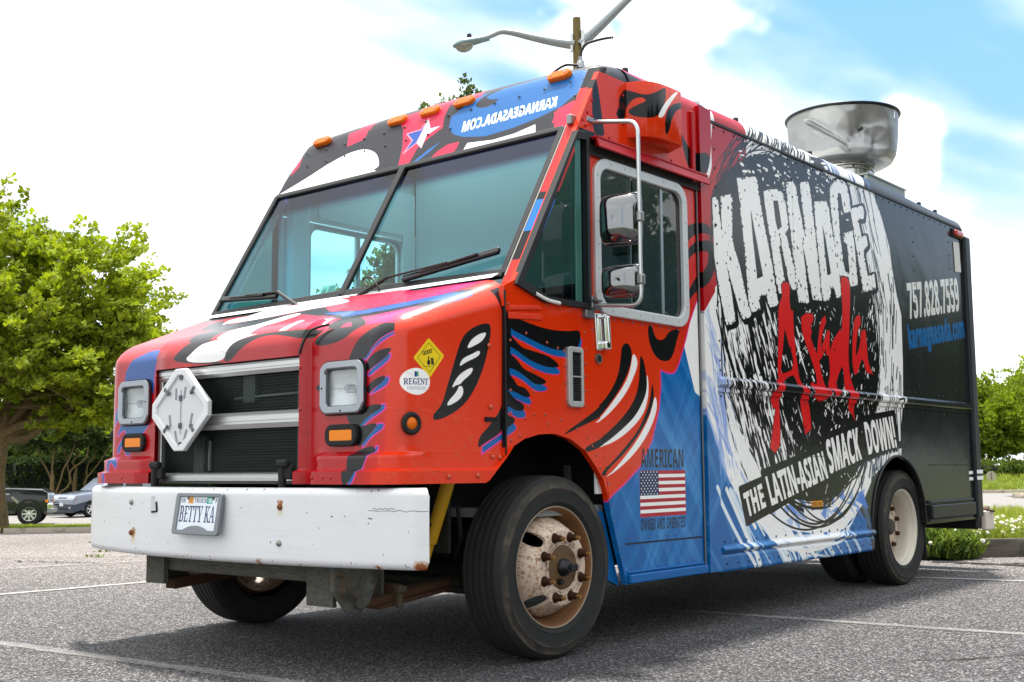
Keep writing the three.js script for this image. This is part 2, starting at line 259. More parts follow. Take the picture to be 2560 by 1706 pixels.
// ------------------------------------------------------------------ the printed vinyl wrap
const RED = '#ac0512', ORANGE = '#d83003', BLUE = '#075c9e', WHITE = '#eeedea', COAL = '#0d0d11', MAG = '#e0309a', PINK = '#c41440';
const KARN=[P(1.399,2.359,1.462,2.379,1.485,2.361,1.503,2.256,1.531,2.155,1.525,2.259,1.522,2.393,1.635,2.425,1.648,2.405,1.636,2.189,1.649,2.128,1.712,2.024,1.789,1.831,1.835,1.747,1.815,1.729,1.744,1.711,1.714,1.735,1.663,1.830,1.590,1.964,1.563,2.023,1.567,1.986,1.604,1.873,1.645,1.692,1.630,1.681,1.549,1.661,1.533,1.694,1.481,1.841,1.432,2.036,1.400,2.215),
 P(1.716,2.536,1.940,2.587,1.965,2.566,1.974,2.502,2.030,2.314,2.122,2.064,2.177,1.852,2.162,1.834,2.078,1.815,2.060,1.840,2.035,1.886,1.954,1.873,1.938,1.828,1.949,1.790,1.849,1.761,1.814,1.815,1.799,1.990,1.773,2.210,1.736,2.440),
 P(2.043,2.514,2.099,2.536,2.241,2.564,2.296,2.546,2.327,2.476,2.355,2.351,2.315,2.297,2.359,2.209,2.429,2.069,2.439,2.009,2.443,1.968,2.384,1.955,2.343,1.991,2.270,2.176,2.244,2.253,2.222,2.190,2.261,2.048,2.279,1.996,2.234,1.965,2.238,1.918,2.202,1.915,2.171,1.971,2.129,2.163,2.085,2.322,2.052,2.449),
 P(2.345,2.626,2.435,2.650,2.477,2.619,2.500,2.526,2.550,2.395,2.589,2.304,2.583,2.429,2.549,2.569,2.540,2.662,2.650,2.690,2.671,2.662,2.699,2.525,2.742,2.284,2.782,2.007,2.792,1.930,2.666,1.924,2.628,2.024,2.580,2.191,2.541,2.276,2.544,2.221,2.572,2.086,2.603,1.904,2.587,1.892,2.467,1.886,2.443,1.968,2.424,2.102,2.382,2.335,2.351,2.501),
 P(2.733,2.570,2.912,2.606,2.943,2.580,2.968,2.490,3.019,2.323,3.071,2.148,3.099,1.999,3.073,1.982,3.022,1.973,2.994,2.034,2.937,2.031,2.922,1.958,2.872,1.935,2.816,1.933,2.798,2.009,2.781,2.183,2.750,2.391),
 P(2.987,2.712,3.041,2.766,3.128,2.793,3.214,2.798,3.255,2.768,3.291,2.684,3.301,2.603,3.194,2.578,3.174,2.642,3.154,2.705,3.103,2.704,3.094,2.643,3.111,2.410,3.146,2.231,3.173,2.161,3.251,2.163,3.236,2.280,3.227,2.368,3.176,2.375,3.172,2.426,3.323,2.468,3.346,2.332,3.369,2.118,3.359,2.098,3.251,2.075,3.205,2.128,3.094,2.126,3.056,2.176,3.012,2.431,2.979,2.623),
 P(3.302,2.619,3.504,2.675,3.528,2.641,3.514,2.589,3.422,2.570,3.435,2.519,3.473,2.449,3.548,2.467,3.570,2.409,3.492,2.360,3.496,2.315,3.546,2.177,3.661,2.206,3.680,2.124,3.669,2.107,3.462,2.061,3.436,2.156,3.381,2.337,3.342,2.482)];
const KHOLE=[P(1.873,2.367,1.906,2.262,1.940,2.170,1.962,2.095,1.996,1.995,1.927,1.971,1.918,2.037,1.889,2.201),
 P(2.164,2.479,2.221,2.489,2.238,2.427,2.260,2.336,2.209,2.308,2.184,2.365),
 P(2.849,2.428,2.889,2.334,2.945,2.126,2.895,2.109,2.867,2.266)];
const ASADA=[P(2.189,1.795,2.284,1.804,2.258,1.705,2.206,1.508,2.181,1.411,2.295,1.435,2.413,1.477,2.430,1.434,2.293,1.408,2.196,1.359,2.173,1.306,2.150,1.237,2.153,1.151,2.156,1.057,2.141,.980,2.075,.937,2.023,.970,2.068,1.098,2.112,1.218,2.075,1.200,2.046,1.250,2.054,1.293,2.122,1.356,2.151,1.383,2.154,1.504,2.176,1.663),
 P(2.256,1.811,2.377,1.823,2.380,1.680,2.399,1.547,2.413,1.477,2.431,1.398,2.519,1.322,2.561,1.216,2.575,1.091,2.489,1.055,2.465,1.124,2.438,1.238,2.431,1.318,2.405,1.370,2.333,1.437,2.368,1.519,2.307,1.603,2.258,1.705),
 P(2.486,1.788,2.558,1.822,2.650,1.826,2.662,1.795,2.612,1.736,2.631,1.710,2.607,1.671,2.663,1.602,2.720,1.542,2.744,1.461,2.780,1.389,2.839,1.336,2.825,1.299,2.697,1.266,2.598,1.298,2.582,1.352,2.605,1.389,2.685,1.366,2.671,1.447,2.598,1.552,2.525,1.647,2.490,1.716),
 P(2.783,1.807,2.838,1.832,2.846,1.794,2.811,1.753,2.773,1.685,2.745,1.599,2.815,1.679,2.863,1.739,2.895,1.742,2.884,1.619,2.891,1.572,2.828,1.577,2.832,1.624,2.762,1.554,2.708,1.527,2.689,1.549,2.719,1.662,2.747,1.747),
 P(3.106,1.895,3.221,1.906,3.202,1.777,3.170,1.601,3.179,1.457,3.251,1.364,3.256,1.297,3.215,1.228,3.238,1.157,3.201,1.199,3.147,1.226,3.121,1.311,3.094,1.386,3.090,1.471,3.073,1.527,3.012,1.467,2.963,1.398,2.990,1.343,2.911,1.302,2.881,1.329,2.842,1.373,2.882,1.469,2.870,1.580,2.944,1.680,3.061,1.765,3.085,1.739),
 P(3.322,1.876,3.394,1.888,3.393,1.824,3.336,1.779,3.303,1.669,3.282,1.579,3.374,1.684,3.396,1.784,3.469,1.796,3.483,1.692,3.485,1.593,3.526,1.526,3.572,1.491,3.452,1.502,3.412,1.588,3.376,1.576,3.308,1.484,3.261,1.471,3.233,1.547,3.248,1.703,3.282,1.824)];
const ASTOP=[P(2.230,1.964,2.264,1.991,2.336,1.993,2.348,1.958,2.337,1.916,2.334,1.869,2.363,1.771,2.366,1.718,2.174,1.701,2.181,1.807,2.206,1.862,2.244,1.899,2.233,1.944),
 P(3.093,2.115,3.136,2.129,3.222,2.130,3.243,2.074,3.236,1.948,3.199,1.791,3.097,1.782,3.107,1.899,3.100,2.007)];
const CLAWB=[P(.511,1.465,.567,1.483,.605,1.440,.587,1.367,.505,1.256,.395,1.164,.312,1.101,.217,1.073,.007,1.006,.048,1.031,.203,1.098,.298,1.147,.397,1.216,.475,1.307,.501,1.397),
 P(.677,1.437,.716,1.384,.737,1.267,.693,1.183,.577,1.081,.451,1.009,.345,.969,.199,.929,.171,.950,.258,.980,.346,1.011,.484,1.088,.596,1.171,.655,1.263,.666,1.354),
 P(.779,1.297,.797,1.233,.774,1.159,.688,1.057,.541,.940,.401,.866,.326,.811,.304,.837,.394,.874,.510,.948,.639,1.038,.732,1.149,.768,1.232),
 P(.748,1.584,.754,1.506,.801,1.436,.868,1.408,.954,1.414,1.000,1.469,1.030,1.538,1.068,1.598,.952,1.574,.906,1.523,.838,1.513,.805,1.547,.790,1.588)];
const CLAWW=[P(.608,1.441,.652,1.398,.642,1.353,.551,1.231,.425,1.139,.326,1.084,.253,1.069,.319,1.097,.441,1.192,.536,1.275,.586,1.349),
 P(.728,1.339,.746,1.304,.743,1.213,.690,1.120,.560,1.037,.420,.978,.271,.951,.360,.977,.498,1.044,.626,1.118,.710,1.211,.732,1.267),
 P(.802,1.233,.825,1.188,.806,1.124,.719,1.013,.587,.914,.446,.844,.400,.827,.326,.804,.408,.836,.525,.913,.654,1.012,.756,1.122)];
const ORANGE_EDGE=[P(1.281,1.825,1.220,1.729,1.160,1.635,1.120,1.545,1.042,1.405,1.004,1.360,.969,1.349,.917,1.350,.861,1.361,.862,1.273,.841,1.161,.768,.995,.649,.860,.505,.774,.428,.737,.367,.700)];
const FLB=[P(-.381,1.539,-.257,1.511,-.090,1.489,.072,1.495,.159,1.511,.155,1.455,.119,1.406,.043,1.402,-.065,1.402,-.182,1.426,-.271,1.450,-.369,1.472),
 P(-.393,1.471,-.321,1.418,-.272,1.390,-.183,1.382,-.066,1.364,.007,1.323,-.093,1.315,-.197,1.333,-.272,1.358,-.321,1.381,-.394,1.400),
 P(-.394,1.377,-.310,1.335,-.273,1.298,-.185,1.279,-.097,1.251,-.134,1.235,-.198,1.234,-.273,1.274,-.347,1.297,-.395,1.298),
 P(-.395,1.291,-.335,1.247,-.311,1.218,-.261,1.219,-.214,1.177,-.262,1.172,-.324,1.193,-.396,1.205),
 P(-.396,1.213,-.336,1.161,-.275,1.147,-.263,1.116,-.312,1.108,-.373,1.127,-.397,1.135),
 P(-.403,1.143,-.386,1.089,-.337,1.082,-.331,1.059,-.386,1.035,-.416,1.019,-.415,1.103),
 P(-.428,1.602,-.380,1.543,-.346,1.531,-.357,1.451,-.365,1.292,-.385,1.120,-.415,1.100,-.402,1.212,-.407,1.368,-.417,1.524)];
const HBLK=[P(-.454,1.486,-.504,1.485,-.565,1.460,-.614,1.418,-.644,1.347,-.668,1.278,-.692,1.209,-.721,1.121,-.765,1.087,-.765,1.058,-.710,1.071,-.645,1.102,-.585,1.150,-.542,1.210,-.505,1.286,-.480,1.362),
 P(-.387,1.171,-.419,1.100,-.476,1.040,-.531,.995,-.537,.943,-.507,.966,-.382,1.026)];
const HWHT=[P(-.485,1.449,-.529,1.436,-.572,1.406,-.593,1.367,-.554,1.382,-.511,1.405,-.492,1.428),
 P(-.520,1.370,-.566,1.347,-.608,1.330,-.627,1.307,-.630,1.290,-.596,1.311,-.523,1.342),
 P(-.555,1.294,-.603,1.276,-.645,1.245,-.674,1.194,-.648,1.211,-.624,1.216,-.612,1.232,-.566,1.263),
 P(-.633,1.211,-.612,1.207,-.609,1.173,-.639,1.143,-.698,1.117,-.686,1.146,-.645,1.182)];
const HBLU=[P(-.382,1.026,-.513,.956,-.517,.920,-.382,.996)];
const HMARK=[P(-.822,1.048),
 P(-.847,1.219,-.912,1.217,-.782,1.222,-.847,1.274,-.847,1.164),
 P(-.853,1.316,-.788,1.392,-.719,1.331,-.782,1.248),
 P(-.477,1.389,-.469,1.124,-.460,.909,-.422,.908,-.563,.830,-.713,.828,-.855,.826)];
const FBLK=[P(.800,1.316,.846,1.387,.920,1.439,.993,1.471,1.101,1.462,.994,1.402,.940,1.355,.894,1.307),
 P(.903,1.287,.940,1.330,1.030,1.361,1.028,1.342,1.003,1.306,.922,1.261),
 P(.913,1.198,.959,1.227,1.013,1.246,1.004,1.219,.959,1.190,.923,1.166),
 P(.774,1.090,.896,1.110,.941,1.124,1.000,1.126,.987,1.101,.923,1.078,.878,1.042,.850,1.023),
 P(.793,1.070,.878,1.035,.942,1.046,.978,1.048,.960,1.021,.915,.990,.883,.953,.860,.954),
 P(.842,.929,.897,.947,.961,.958,.970,.933,.943,.878,.880,.797,.843,.797),
 P(.582,1.212,.646,1.231,.647,1.179)];
const FBLU=[P(1.105,1.461,1.118,1.457,1.039,1.411,.958,1.354,.912,1.306,.885,1.307,.940,1.355,1.003,1.407),
 P(1.030,1.345,1.029,1.305,.977,1.264,.922,1.236,.922,1.261,.994,1.301),
 P(1.013,1.240,1.026,1.239,1.022,1.205,.977,1.176,.923,1.160,.959,1.186),
 P(.991,1.127,1.015,1.126,1.005,1.094,.942,1.065,.896,1.035,.864,1.036,.905,1.072,.978,1.101),
 P(.974,1.050,1.010,1.047,1.001,1.019,.942,.990,.906,.953,.888,.947,.897,.985,.960,1.021),
 P(.970,.961,.988,.952,.970,.921,.943,.872,.908,.797,.871,.797,.925,.872,.961,.927),
 P(-.565,1.470,-.719,1.462,-.828,1.426,-.881,1.367,-.893,1.320,-.918,1.259,-.628,1.245,-.625,1.321,-.614,1.389),
 P(-.916,1.227,-.977,1.159,-.980,1.072,-.940,1.126,-.913,1.164,-.920,1.086,-.963,1.021,-.887,1.070,-.865,1.054,-.933,1.001,-.951,.942,-.916,.954,-.897,.992,-.877,1.007,-.873,.938,-.818,.937,-.820,.983,-.648,1.086,-.676,1.125),
 P(-.979,.931,-.866,.926,-.876,.860,-.906,.891,-.942,.907,-.947,.853,-.923,.799,-.958,.798)];
const CAPW=[P(-1.096,.011,-.888,.104,-.743,.186,-.600,.238,-.463,.240,-.345,.190,-.268,.116,-.212,.008,-1.032,-.009),
 P(.888,.075,.760,.044,.620,.036,.434,.061,.425,.012,.914,.010),
 P(.008,.347,.062,.260,.140,.259,.058,.213,.065,.117,.003,.170)];
const CAPR=[P(-.704,.432,-.545,.442,-.507,.374,-.509,.324,-.643,.299,-.679,.374),
 P(-.293,.440,.136,.447,.138,.328,.168,.239,.097,.189,.033,.125,.024,.007,-.059,.006,-.103,.158,-.178,.316),
 P(.364,.088,.279,.090,.218,.053,.186,.008,.354,.013,.366,.042),
 P(1.115,.158,.985,.133,1.033,.009,1.120,-.002,1.116,.096),
 P(-1.076,.339,-1.102,.285,-1.073,.159,-1.040,.241)];
const CAPB=[P(.221,.224,.200,.311,.247,.353,.342,.435,.543,.443,.752,.473,.953,.442,1.064,.387,1.098,.326,1.084,.241,1.013,.162,.893,.121,.729,.090,.552,.079,.384,.116,.284,.161),
 P(.208,.128,.134,.086,.040,.003,.079,.007,.157,.068),
 P(.008,.347,-.014,.273,-.124,.267,-.046,.199,-.069,.107,.003,.170)];
const CAPL=[P(.545,.440,.440,.447,.371,.399,.350,.344,.450,.309,.524,.341)];
const CAPT=[P(.315,.180,.985,.176,.963,.259,.317,.246)];
const TOPK=[P(-.545,.758,-.807,.550,-.796,.413,-.549,.626,-.391,.685,-.206,.646,-.001,.605,.176,.546,.293,.644,.442,.738,.570,.692,.915,.618,1.044,.535,1.089,.463,1.125,.589,1.074,.741,.904,.847,.722,.870,.417,.795,.152,.666,-.001,.686,-.179,.747,-.325,.796),
 P(.669,1.489,.413,1.292,.134,1.049,.208,.966,.374,.971,.583,1.010,.631,1.014,.820,1.209,.748,1.190,.552,1.100,.350,1.025,.298,1.072,.537,1.320,.713,1.489),
 P(.651,.980,.595,.872,.669,.822,.845,.899,.934,.996,1.042,1.160,1.183,1.321,1.171,1.402,1.069,1.368,.883,1.207,.771,1.054,.766,.985,.787,.921,.718,.889,.702,.965,.752,1.020),
 P(1.583,1.670,1.383,1.437,1.179,1.216,1.089,1.025,1.127,.951,1.206,1.080,1.383,1.340,1.525,1.518,1.670,1.688),
 P(-.389,.957,-.408,.656,-.116,.627,.093,.601,.046,.723,-.105,.879,-.185,1.009,-.129,1.126)];
const TOPW=[P(-.606,.585,-.734,.433,-.221,.373,-.121,.281,.339,.497,.192,.552,.047,.562,-.224,.641,-.483,.658),
 P(-.108,1.070,.434,1.440,.669,1.489,.419,1.293,.161,1.076,.132,.945,.136,.795,.146,.653,.023,.625,-.024,.747,-.089,.884,-.120,1.025),
 P(.380,.932,.375,.867,.432,.884,.426,.924,.402,.979,.350,1.025,.345,.963)];
const TOPB=[P(.366,.735,.501,.789,.730,.800,.955,.740,1.098,.644,1.117,.486,1.035,.576,.794,.661,.589,.710,.450,.745),
 P(1.670,1.688,1.534,1.520,1.338,1.278,1.233,1.107,1.119,.958,1.150,.958,1.243,1.073,1.307,1.200,1.435,1.370,1.626,1.601,1.702,1.695)];
const UPK=[P(.556,2.781,.589,2.794,.654,2.777,.720,2.794,.825,2.858,.832,2.831,.821,2.770,.785,2.713,.733,2.672,.650,2.657,.601,2.660,.585,2.685,.635,2.725,.686,2.752,.653,2.768,.604,2.746,.569,2.672,.568,2.634,.519,2.613,.480,2.637,.513,2.677,.515,2.734),
 P(.818,2.691,.855,2.758,.926,2.795,1.034,2.821,1.088,2.793,1.087,2.763,1.015,2.776,.943,2.769,.888,2.717,.850,2.621,.815,2.594),
 P(.974,2.668,1.012,2.716,1.056,2.696,1.071,2.620,1.007,2.606),
 P(1.084,2.712,1.154,2.627,1.246,2.586,1.363,2.620,1.399,2.566,1.317,2.468,1.185,2.483,1.133,2.563),
 P(.285,2.787,.323,2.796,.377,2.535,.383,2.500,.277,2.477),
 P(1.124,2.154,1.247,2.203,1.361,2.201,1.406,2.126,1.321,2.154,1.224,2.130,1.128,2.056),
 P(1.126,2.007,1.242,2.102,1.416,2.117,1.430,2.018,1.365,1.888,1.247,1.825,1.132,1.734,1.125,1.782,1.251,1.904,1.351,1.997,1.335,2.055,1.220,2.029,1.123,1.948)];
const UPW=[P(.750,2.676,.804,2.756,.893,2.836,.956,2.866,.910,2.820,.837,2.744,.801,2.687),
 P(.980,2.813,1.053,2.825,1.085,2.813,1.084,2.792,1.034,2.811),
 P(1.396,2.881,1.445,2.888,1.452,2.826,1.420,2.663,1.397,2.514,1.335,2.440,1.256,2.406,1.357,2.496,1.399,2.638,1.412,2.817)];
const TXT=[P(1.676,.706,1.905,.763,1.726,.574,1.936,.614),
 P(1.938,.796,2.733,.955,2.008,.631,2.758,.819),
 P(2.762,1.019,3.267,1.114,2.818,.813,3.343,.915),
 P(3.366,1.150,3.888,1.210,3.427,.937,3.943,1.022)];
const LIPK=[P(.622,1.480,.690,1.500,.816,1.508,.905,1.495,.889,1.477,.816,1.444,.775,1.407,.658,1.388,.584,1.396,.588,1.433,.657,1.465,.733,1.479,.824,1.491,.791,1.496,.690,1.482,.678,1.472),
 P(.789,1.314,.858,1.379,.898,1.431,1.016,1.471,1.131,1.485,1.078,1.460,.977,1.403,.922,1.357,.875,1.308)];
const LIPB=[P(.875,1.308,.930,1.357,1.001,1.417,1.078,1.455,1.116,1.484,1.146,1.484,1.124,1.462,1.055,1.435,1.001,1.396,.938,1.334,.907,1.306)];
const LIPC=[P(.001,1.358,.015,1.407,.068,1.458,.252,1.474,.410,1.473,.571,1.466,.614,1.465,.571,1.425,.518,1.429,.428,1.448,.318,1.463,.205,1.454,.109,1.400,.051,1.358)];
const LIPW=[P(-.208,1.454,-.259,1.413,-.302,1.391,-.258,1.369,.001,1.358,.020,1.406,.058,1.453,.204,1.478,.391,1.504,.561,1.527,.481,1.531,.298,1.512,.067,1.489,-.156,1.463)];
const LIPE=[P(-.337,1.457,-.284,1.491,.056,1.526,-.156,1.463,-.208,1.454,-.259,1.413,-.301,1.384,.001,1.358,.002,1.346,-.410,1.380,-.379,1.421)];
const S0 = 1.25, SW = 4.33, Y0 = 0.27, YH = 2.73, BW = 2048, BH = Math.round(2048 * YH / SW);
function scribble(c, R, n, cx, cy, r0, r1, style, lw0, lw1, a0 = 0, a1 = 6.283, squash = 1) {
  for (let i = 0; i < n; i++) {
    const r = lerp(r0, r1, R()), a = lerp(a0, a1, R()), span = 0.25 + R() * 0.7, tilt = (R() - 0.5) * 0.24; c.strokeStyle = style(R); c.lineWidth = lerp(lw0, lw1, R() * R()); c.lineCap = 'round'; c.beginPath();
    for (let k = 0; k <= 10; k++) { const t = a + span * (k / 10 - 0.5), rr = r * (1 + tilt * (k / 10 - 0.5)); const x = cx + rr * Math.cos(t), y = cy + rr * squash * Math.sin(t); k ? c.lineTo(x, y) : c.moveTo(x, y); } c.stroke();
  }
}
function specks(c, R, polys, n, color, r0, r1) { for (const p of polys) { let x0 = 9, x1 = -9, y0 = 9, y1 = -9; for (const q of p) { x0 = Math.min(x0, q[0]); x1 = Math.max(x1, q[0]); y0 = Math.min(y0, q[1]); y1 = Math.max(y1, q[1]); } c.save(); c.beginPath(); p.forEach((q, i) => (i ? c.lineTo(q[0], q[1]) : c.moveTo(q[0], q[1]))); c.clip(); c.fillStyle = color; for (let i = 0; i < n; i++) { const x = lerp(x0, x1, R()), y = lerp(y0, y1, R()), r = lerp(r0, r1, R() ** 3); if (fbm(x * 9, y * 5, 3, 3) < -0.06) continue; c.beginPath(); c.ellipse(x, y, r, r * (0.6 + R()), R() * 3, 0, 6.3); c.fill(); } c.restore(); } }
function wear(c, R, x0, y0, w, h, n) { // dust, scuffs and bug spots on the vinyl, thicker low down
  for (let i = 0; i < n; i++) { const x = x0 + R() * w, y = y0 + R() ** 1.7 * h; c.fillStyle = `rgba(${150 + R() * 40},${138 + R() * 30},${115 + R() * 30},${0.03 + R() * 0.10})`; c.beginPath(); c.ellipse(x, y, 0.002 + R() * 0.02, 0.002 + R() * 0.008, R() * 3, 0, 6.3); c.fill(); }
  for (let i = 0; i < n / 5; i++) { c.strokeStyle = R() < 0.6 ? `rgba(255,245,240,${0.05 + R() * 0.16})` : `rgba(20,10,10,${0.08 + R() * 0.15})`; c.lineWidth = 0.0008 + R() * 0.0016; c.beginPath(); const x = x0 + R() * w, y = y0 + R() * h, a = (R() - 0.5) * 0.7; c.moveTo(x, y); c.quadraticCurveTo(x + 0.05, y + a * 0.04, x + 0.06 + R() * 0.2, y + a * 0.2); c.stroke(); }
  for (let i = 0; i < n / 6; i++) { c.fillStyle = `rgba(25,15,12,${0.2 + R() * 0.5})`; c.beginPath(); c.arc(x0 + R() * w, y0 + R() * h, 0.0008 + R() * R() * 0.004, 0, 6.3); c.fill(); }
}
const bodyTex = (() => {
  const [cv, c] = canvas(BW, BH), R = rng(101), k = BW / SW;
  c.setTransform(k, 0, 0, -k, -S0 * k, (Y0 + YH) * k);
  c.fillStyle = '#1a1d20'; c.fillRect(S0, Y0, SW, YH);
  // grime and dull reflections painted on the rear panel: faint upright streaks
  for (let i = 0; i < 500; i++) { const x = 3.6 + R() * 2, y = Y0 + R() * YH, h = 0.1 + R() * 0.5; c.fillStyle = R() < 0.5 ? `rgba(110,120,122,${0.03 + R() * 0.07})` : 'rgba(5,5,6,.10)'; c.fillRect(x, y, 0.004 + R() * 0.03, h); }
  // blue field
  line(c, P(1.2, 1.9, 1.3, 1.3, 1.5, .95, 1.8, .7, 2.4, .62, 3.0, .56, 3.35, .5, 3.44, .2, 1.2, .2), BLUE);
  { c.save(); c.beginPath(); c.rect(S0, Y0, 2.2, 1.6); c.clip(); for (let i = 0; i < 90; i++) { c.strokeStyle = `rgba(${110 + R() * 60},${160 + R() * 40},235,${0.05 + R() * 0.12})`; c.lineWidth = 0.015 + R() * 0.06; c.beginPath(); const x = 1.0 + R() * 2.4, y = 0.2 + R() * 1.2, a = R() < 0.6 ? -1.05 + R() * 0.3 : 0.7 + R() * 0.5; c.moveTo(x, y); c.lineTo(x + Math.cos(a) * 1.2, y + Math.sin(a) * 1.2); c.stroke(); } c.restore(); }
  // white scribbled ring
  line(c, P(1.2, 1.52, 1.25, 1.24, 1.36, 1.05, 1.52, .82, 1.72, .60, 1.95, .52, 2.3, .47, 2.6, .44, 3.0, .45, 3.3, .60, 3.5, .78, 3.7, .87, 3.96, .93, 4.09, 1.31, 4.12, 1.6, 4.13, 1.96, 4.06, 2.1, 3.99, 2.3, 3.96, 2.45, 3.84, 2.64, 3.72, 2.80, 3.57, 2.9, 3.5, 3.0, 1.82, 3.0, 1.82, 2.5, 1.4, 2.0), WHITE);
  scribble(c, R, 120, 2.6, 1.72, 1.18, 1.45, (q) => `rgba(236,235,232,${0.5 + q() * 0.5})`, 0.006, 0.03, 2.7, 4.9, 0.95);
  for (let i = 0; i < 26; i++) { const t = R(); c.strokeStyle = `rgba(236,238,240,${0.7 + R() * 0.3})`; c.lineWidth = 0.008 + R() * 0.028; c.beginPath(); const x = 1.35 + R() * 1.5; c.moveTo(x, 0.75 - 0.1 * (x - 1.35)); c.quadraticCurveTo(x + 0.15, 0.55, x + 0.25 + R() * 0.25, 0.30); c.stroke(); }
  scribble(c, R, 40, 2.5, 1.55, 1.12, 1.22, () => WHITE, 0.01, 0.035, 3.6, 5.6, 1.0);
  // blue showing through the bottom of the ring
  for (let i = 0; i < 34; i++) { const x = 1.5 + R() * 1.8, y = 0.52 + 0.16 * R() + Math.max(0, (2.0 - x) * 0.35); c.fillStyle = `rgba(70,120,205,${0.35 + R() * 0.5})`; c.beginPath(); c.moveTo(x, y); c.lineTo(x + 0.06 + R() * 0.14, y - 0.03 - R() * 0.05); c.lineTo(x + 0.03 + R() * 0.1, y + 0.02 + R() * 0.04); c.fill(); }
  for (let i = 0; i < 30; i++) { const t = R() * 1.2; c.strokeStyle = `rgba(120,150,215,${0.2 + R() * 0.4})`; c.lineWidth = 0.006 + R() * 0.02; c.beginPath(); c.moveTo(1.24 + R() * 0.25, 1.75 - t * 0.5); c.lineTo(1.36 + R() * 0.4, 1.2 - t * 0.4); c.stroke(); }
  // dark gaps in the white on its rear side
  for (let i = 0; i < 90; i++) { const y = 1.0 + R() * 1.85, x = 3.72 + R() * 0.34 - Math.max(0, y - 2.1) * 0.42, l = 0.05 + R() * 0.22; c.strokeStyle = `rgba(35,40,50,${0.45 + R() * 0.5})`; c.lineWidth = 0.004 + R() * 0.016; c.beginPath(); c.moveTo(x, y); c.lineTo(x + 0.05 * (R() - 0.3) - (y > 2 ? 0.3 * l : -0.05 * l), y + l); c.stroke(); }
  for (let i = 0; i < 60; i++) { const x = 3.2 + R() * 0.55, y = 0.78 + (x - 3.2) * 0.25 + R() * 0.22 - 0.1; c.strokeStyle = `rgba(40,50,75,${0.5 + R() * 0.4})`; c.lineWidth = 0.006 + R() * 0.02; c.beginPath(); c.moveTo(x, y); c.lineTo(x + 0.1 * (R() - 0.2), y + 0.05 + R() * 0.08); c.stroke(); }
  // red shoulder
  line(c, P(1.2, 3.0, 1.93, 3.0, 1.86, 2.86, 1.83, 2.7, 1.82, 2.5, 1.7, 2.2, 1.55, 2.2, 1.50, 1.92, 1.44, 1.87, 1.29, 1.72, 1.2, 1.66), RED);
  for (const p of UPK) poly(c, p, COAL); for (const p of UPW) poly(c, p, WHITE);
  // black disc
  c.fillStyle = COAL; c.beginPath(); c.ellipse(2.58, 1.72, 1.07, 1.08, 0, 0, 6.3); c.fill();
  line(c, P(1.58, 2.55, 1.9, 2.72, 2.3, 2.80, 2.7, 2.79, 3.2, 2.73, 3.45, 2.5, 3.6, 2.0, 3.66, 1.5, 3.4, 1.0, 2.9, .8, 2.2, .72, 1.9, .95, 1.62, 1.3, 1.5, 1.7, 1.44, 2.1, 1.42, 2.4), COAL);
  scribble(c, R, 160, 2.58, 1.72, 1.02, 1.12, () => COAL, 0.006, 0.03);
  scribble(c, R, 46, 2.25, 2.05, 0.72, 0.92, () => COAL, 0.004, 0.012, 1.4, 3.3);
  scribble(c, R, 30, 2.4, 1.9, 0.94, 1.12, () => COAL, 0.004, 0.012, 1.2, 2.9);
  c.strokeStyle = COAL; for (const [a, b, w, h, r, lw] of [[2.5, 1.45, 1.02, 0.98, 0.1, 0.012], [2.62, 1.3, 0.9, 0.82, -0.1, 0.014], [2.3, 1.3, 0.78, 0.55, -0.5, 0.010], [2.75, 1.35, 0.72, 0.85, 0.2, 0.012], [2.68, 1.42, 0.86, 0.92, 0.35, 0.010], [2.6, 1.2, 0.7, 0.7, 0, 0.013]]) { c.lineWidth = lw; c.beginPath(); c.ellipse(a, b, w, h, r, 0, 6.3); c.stroke(); }
  // white flecks hatched through the black
  for (let i = 0; i < 1250; i++) {
    const a = R() * 6.283, q = Math.sqrt(R()); let x = 2.58 + 1.04 * q * Math.cos(a), y = 1.72 + 1.05 * q * Math.sin(a); const low = y < 1.95;
    if (!low && R() < 0.93) continue; if (fbm(x * 3.4, y * 2.6, 5.5, 3) < -0.08 && R() < 0.8) continue;
    const dirn = x < 2.35 ? -1.18 + (R() - 0.5) * 0.25 : x > 3.1 ? 1.25 + (R() - 0.5) * 0.4 : (R() < 0.5 ? -0.85 : 0.9) + (R() - 0.5) * 0.5, l = 0.012 + R() * R() * (x < 2.2 ? 0.15 : 0.07);
    c.strokeStyle = WHITE; c.lineWidth = 0.004 + R() * R() * 0.016; c.lineCap = 'round'; c.beginPath(); c.moveTo(x, y); c.lineTo(x + Math.cos(dirn) * l, y + Math.sin(dirn) * l); c.stroke();
  }
  for (let i = 0; i < 210; i++) { // long tapering slashes on the front half of the disc
    const x = 1.52 + R() * R() * 0.95, y = 0.85 + R() * 1.0, l = 0.06 + R() * R() * 0.34, a = -1.22 + (R() - 0.5) * 0.2 + (x - 1.5) * 0.16, w = 0.004 + R() * 0.013;
    const q = [[x, y], [x + Math.cos(a) * l * 0.3 + w, y + Math.sin(a) * l * 0.3], [x + Math.cos(a) * l, y + Math.sin(a) * l], [x + Math.cos(a) * l * 0.3 - w, y + Math.sin(a) * l * 0.3]]; line(c, q, WHITE);
  }
  for (let i = 0; i < 130; i++) { const x = 1.75 + R() * 1.5, y = 2.52 + R() * 0.28; c.fillStyle = WHITE; c.beginPath(); c.ellipse(x, y, 0.006 + R() * R() * 0.035, 0.003 + R() * 0.009, -0.3 + R() * 0.5, 0, 6.3); c.fill(); }
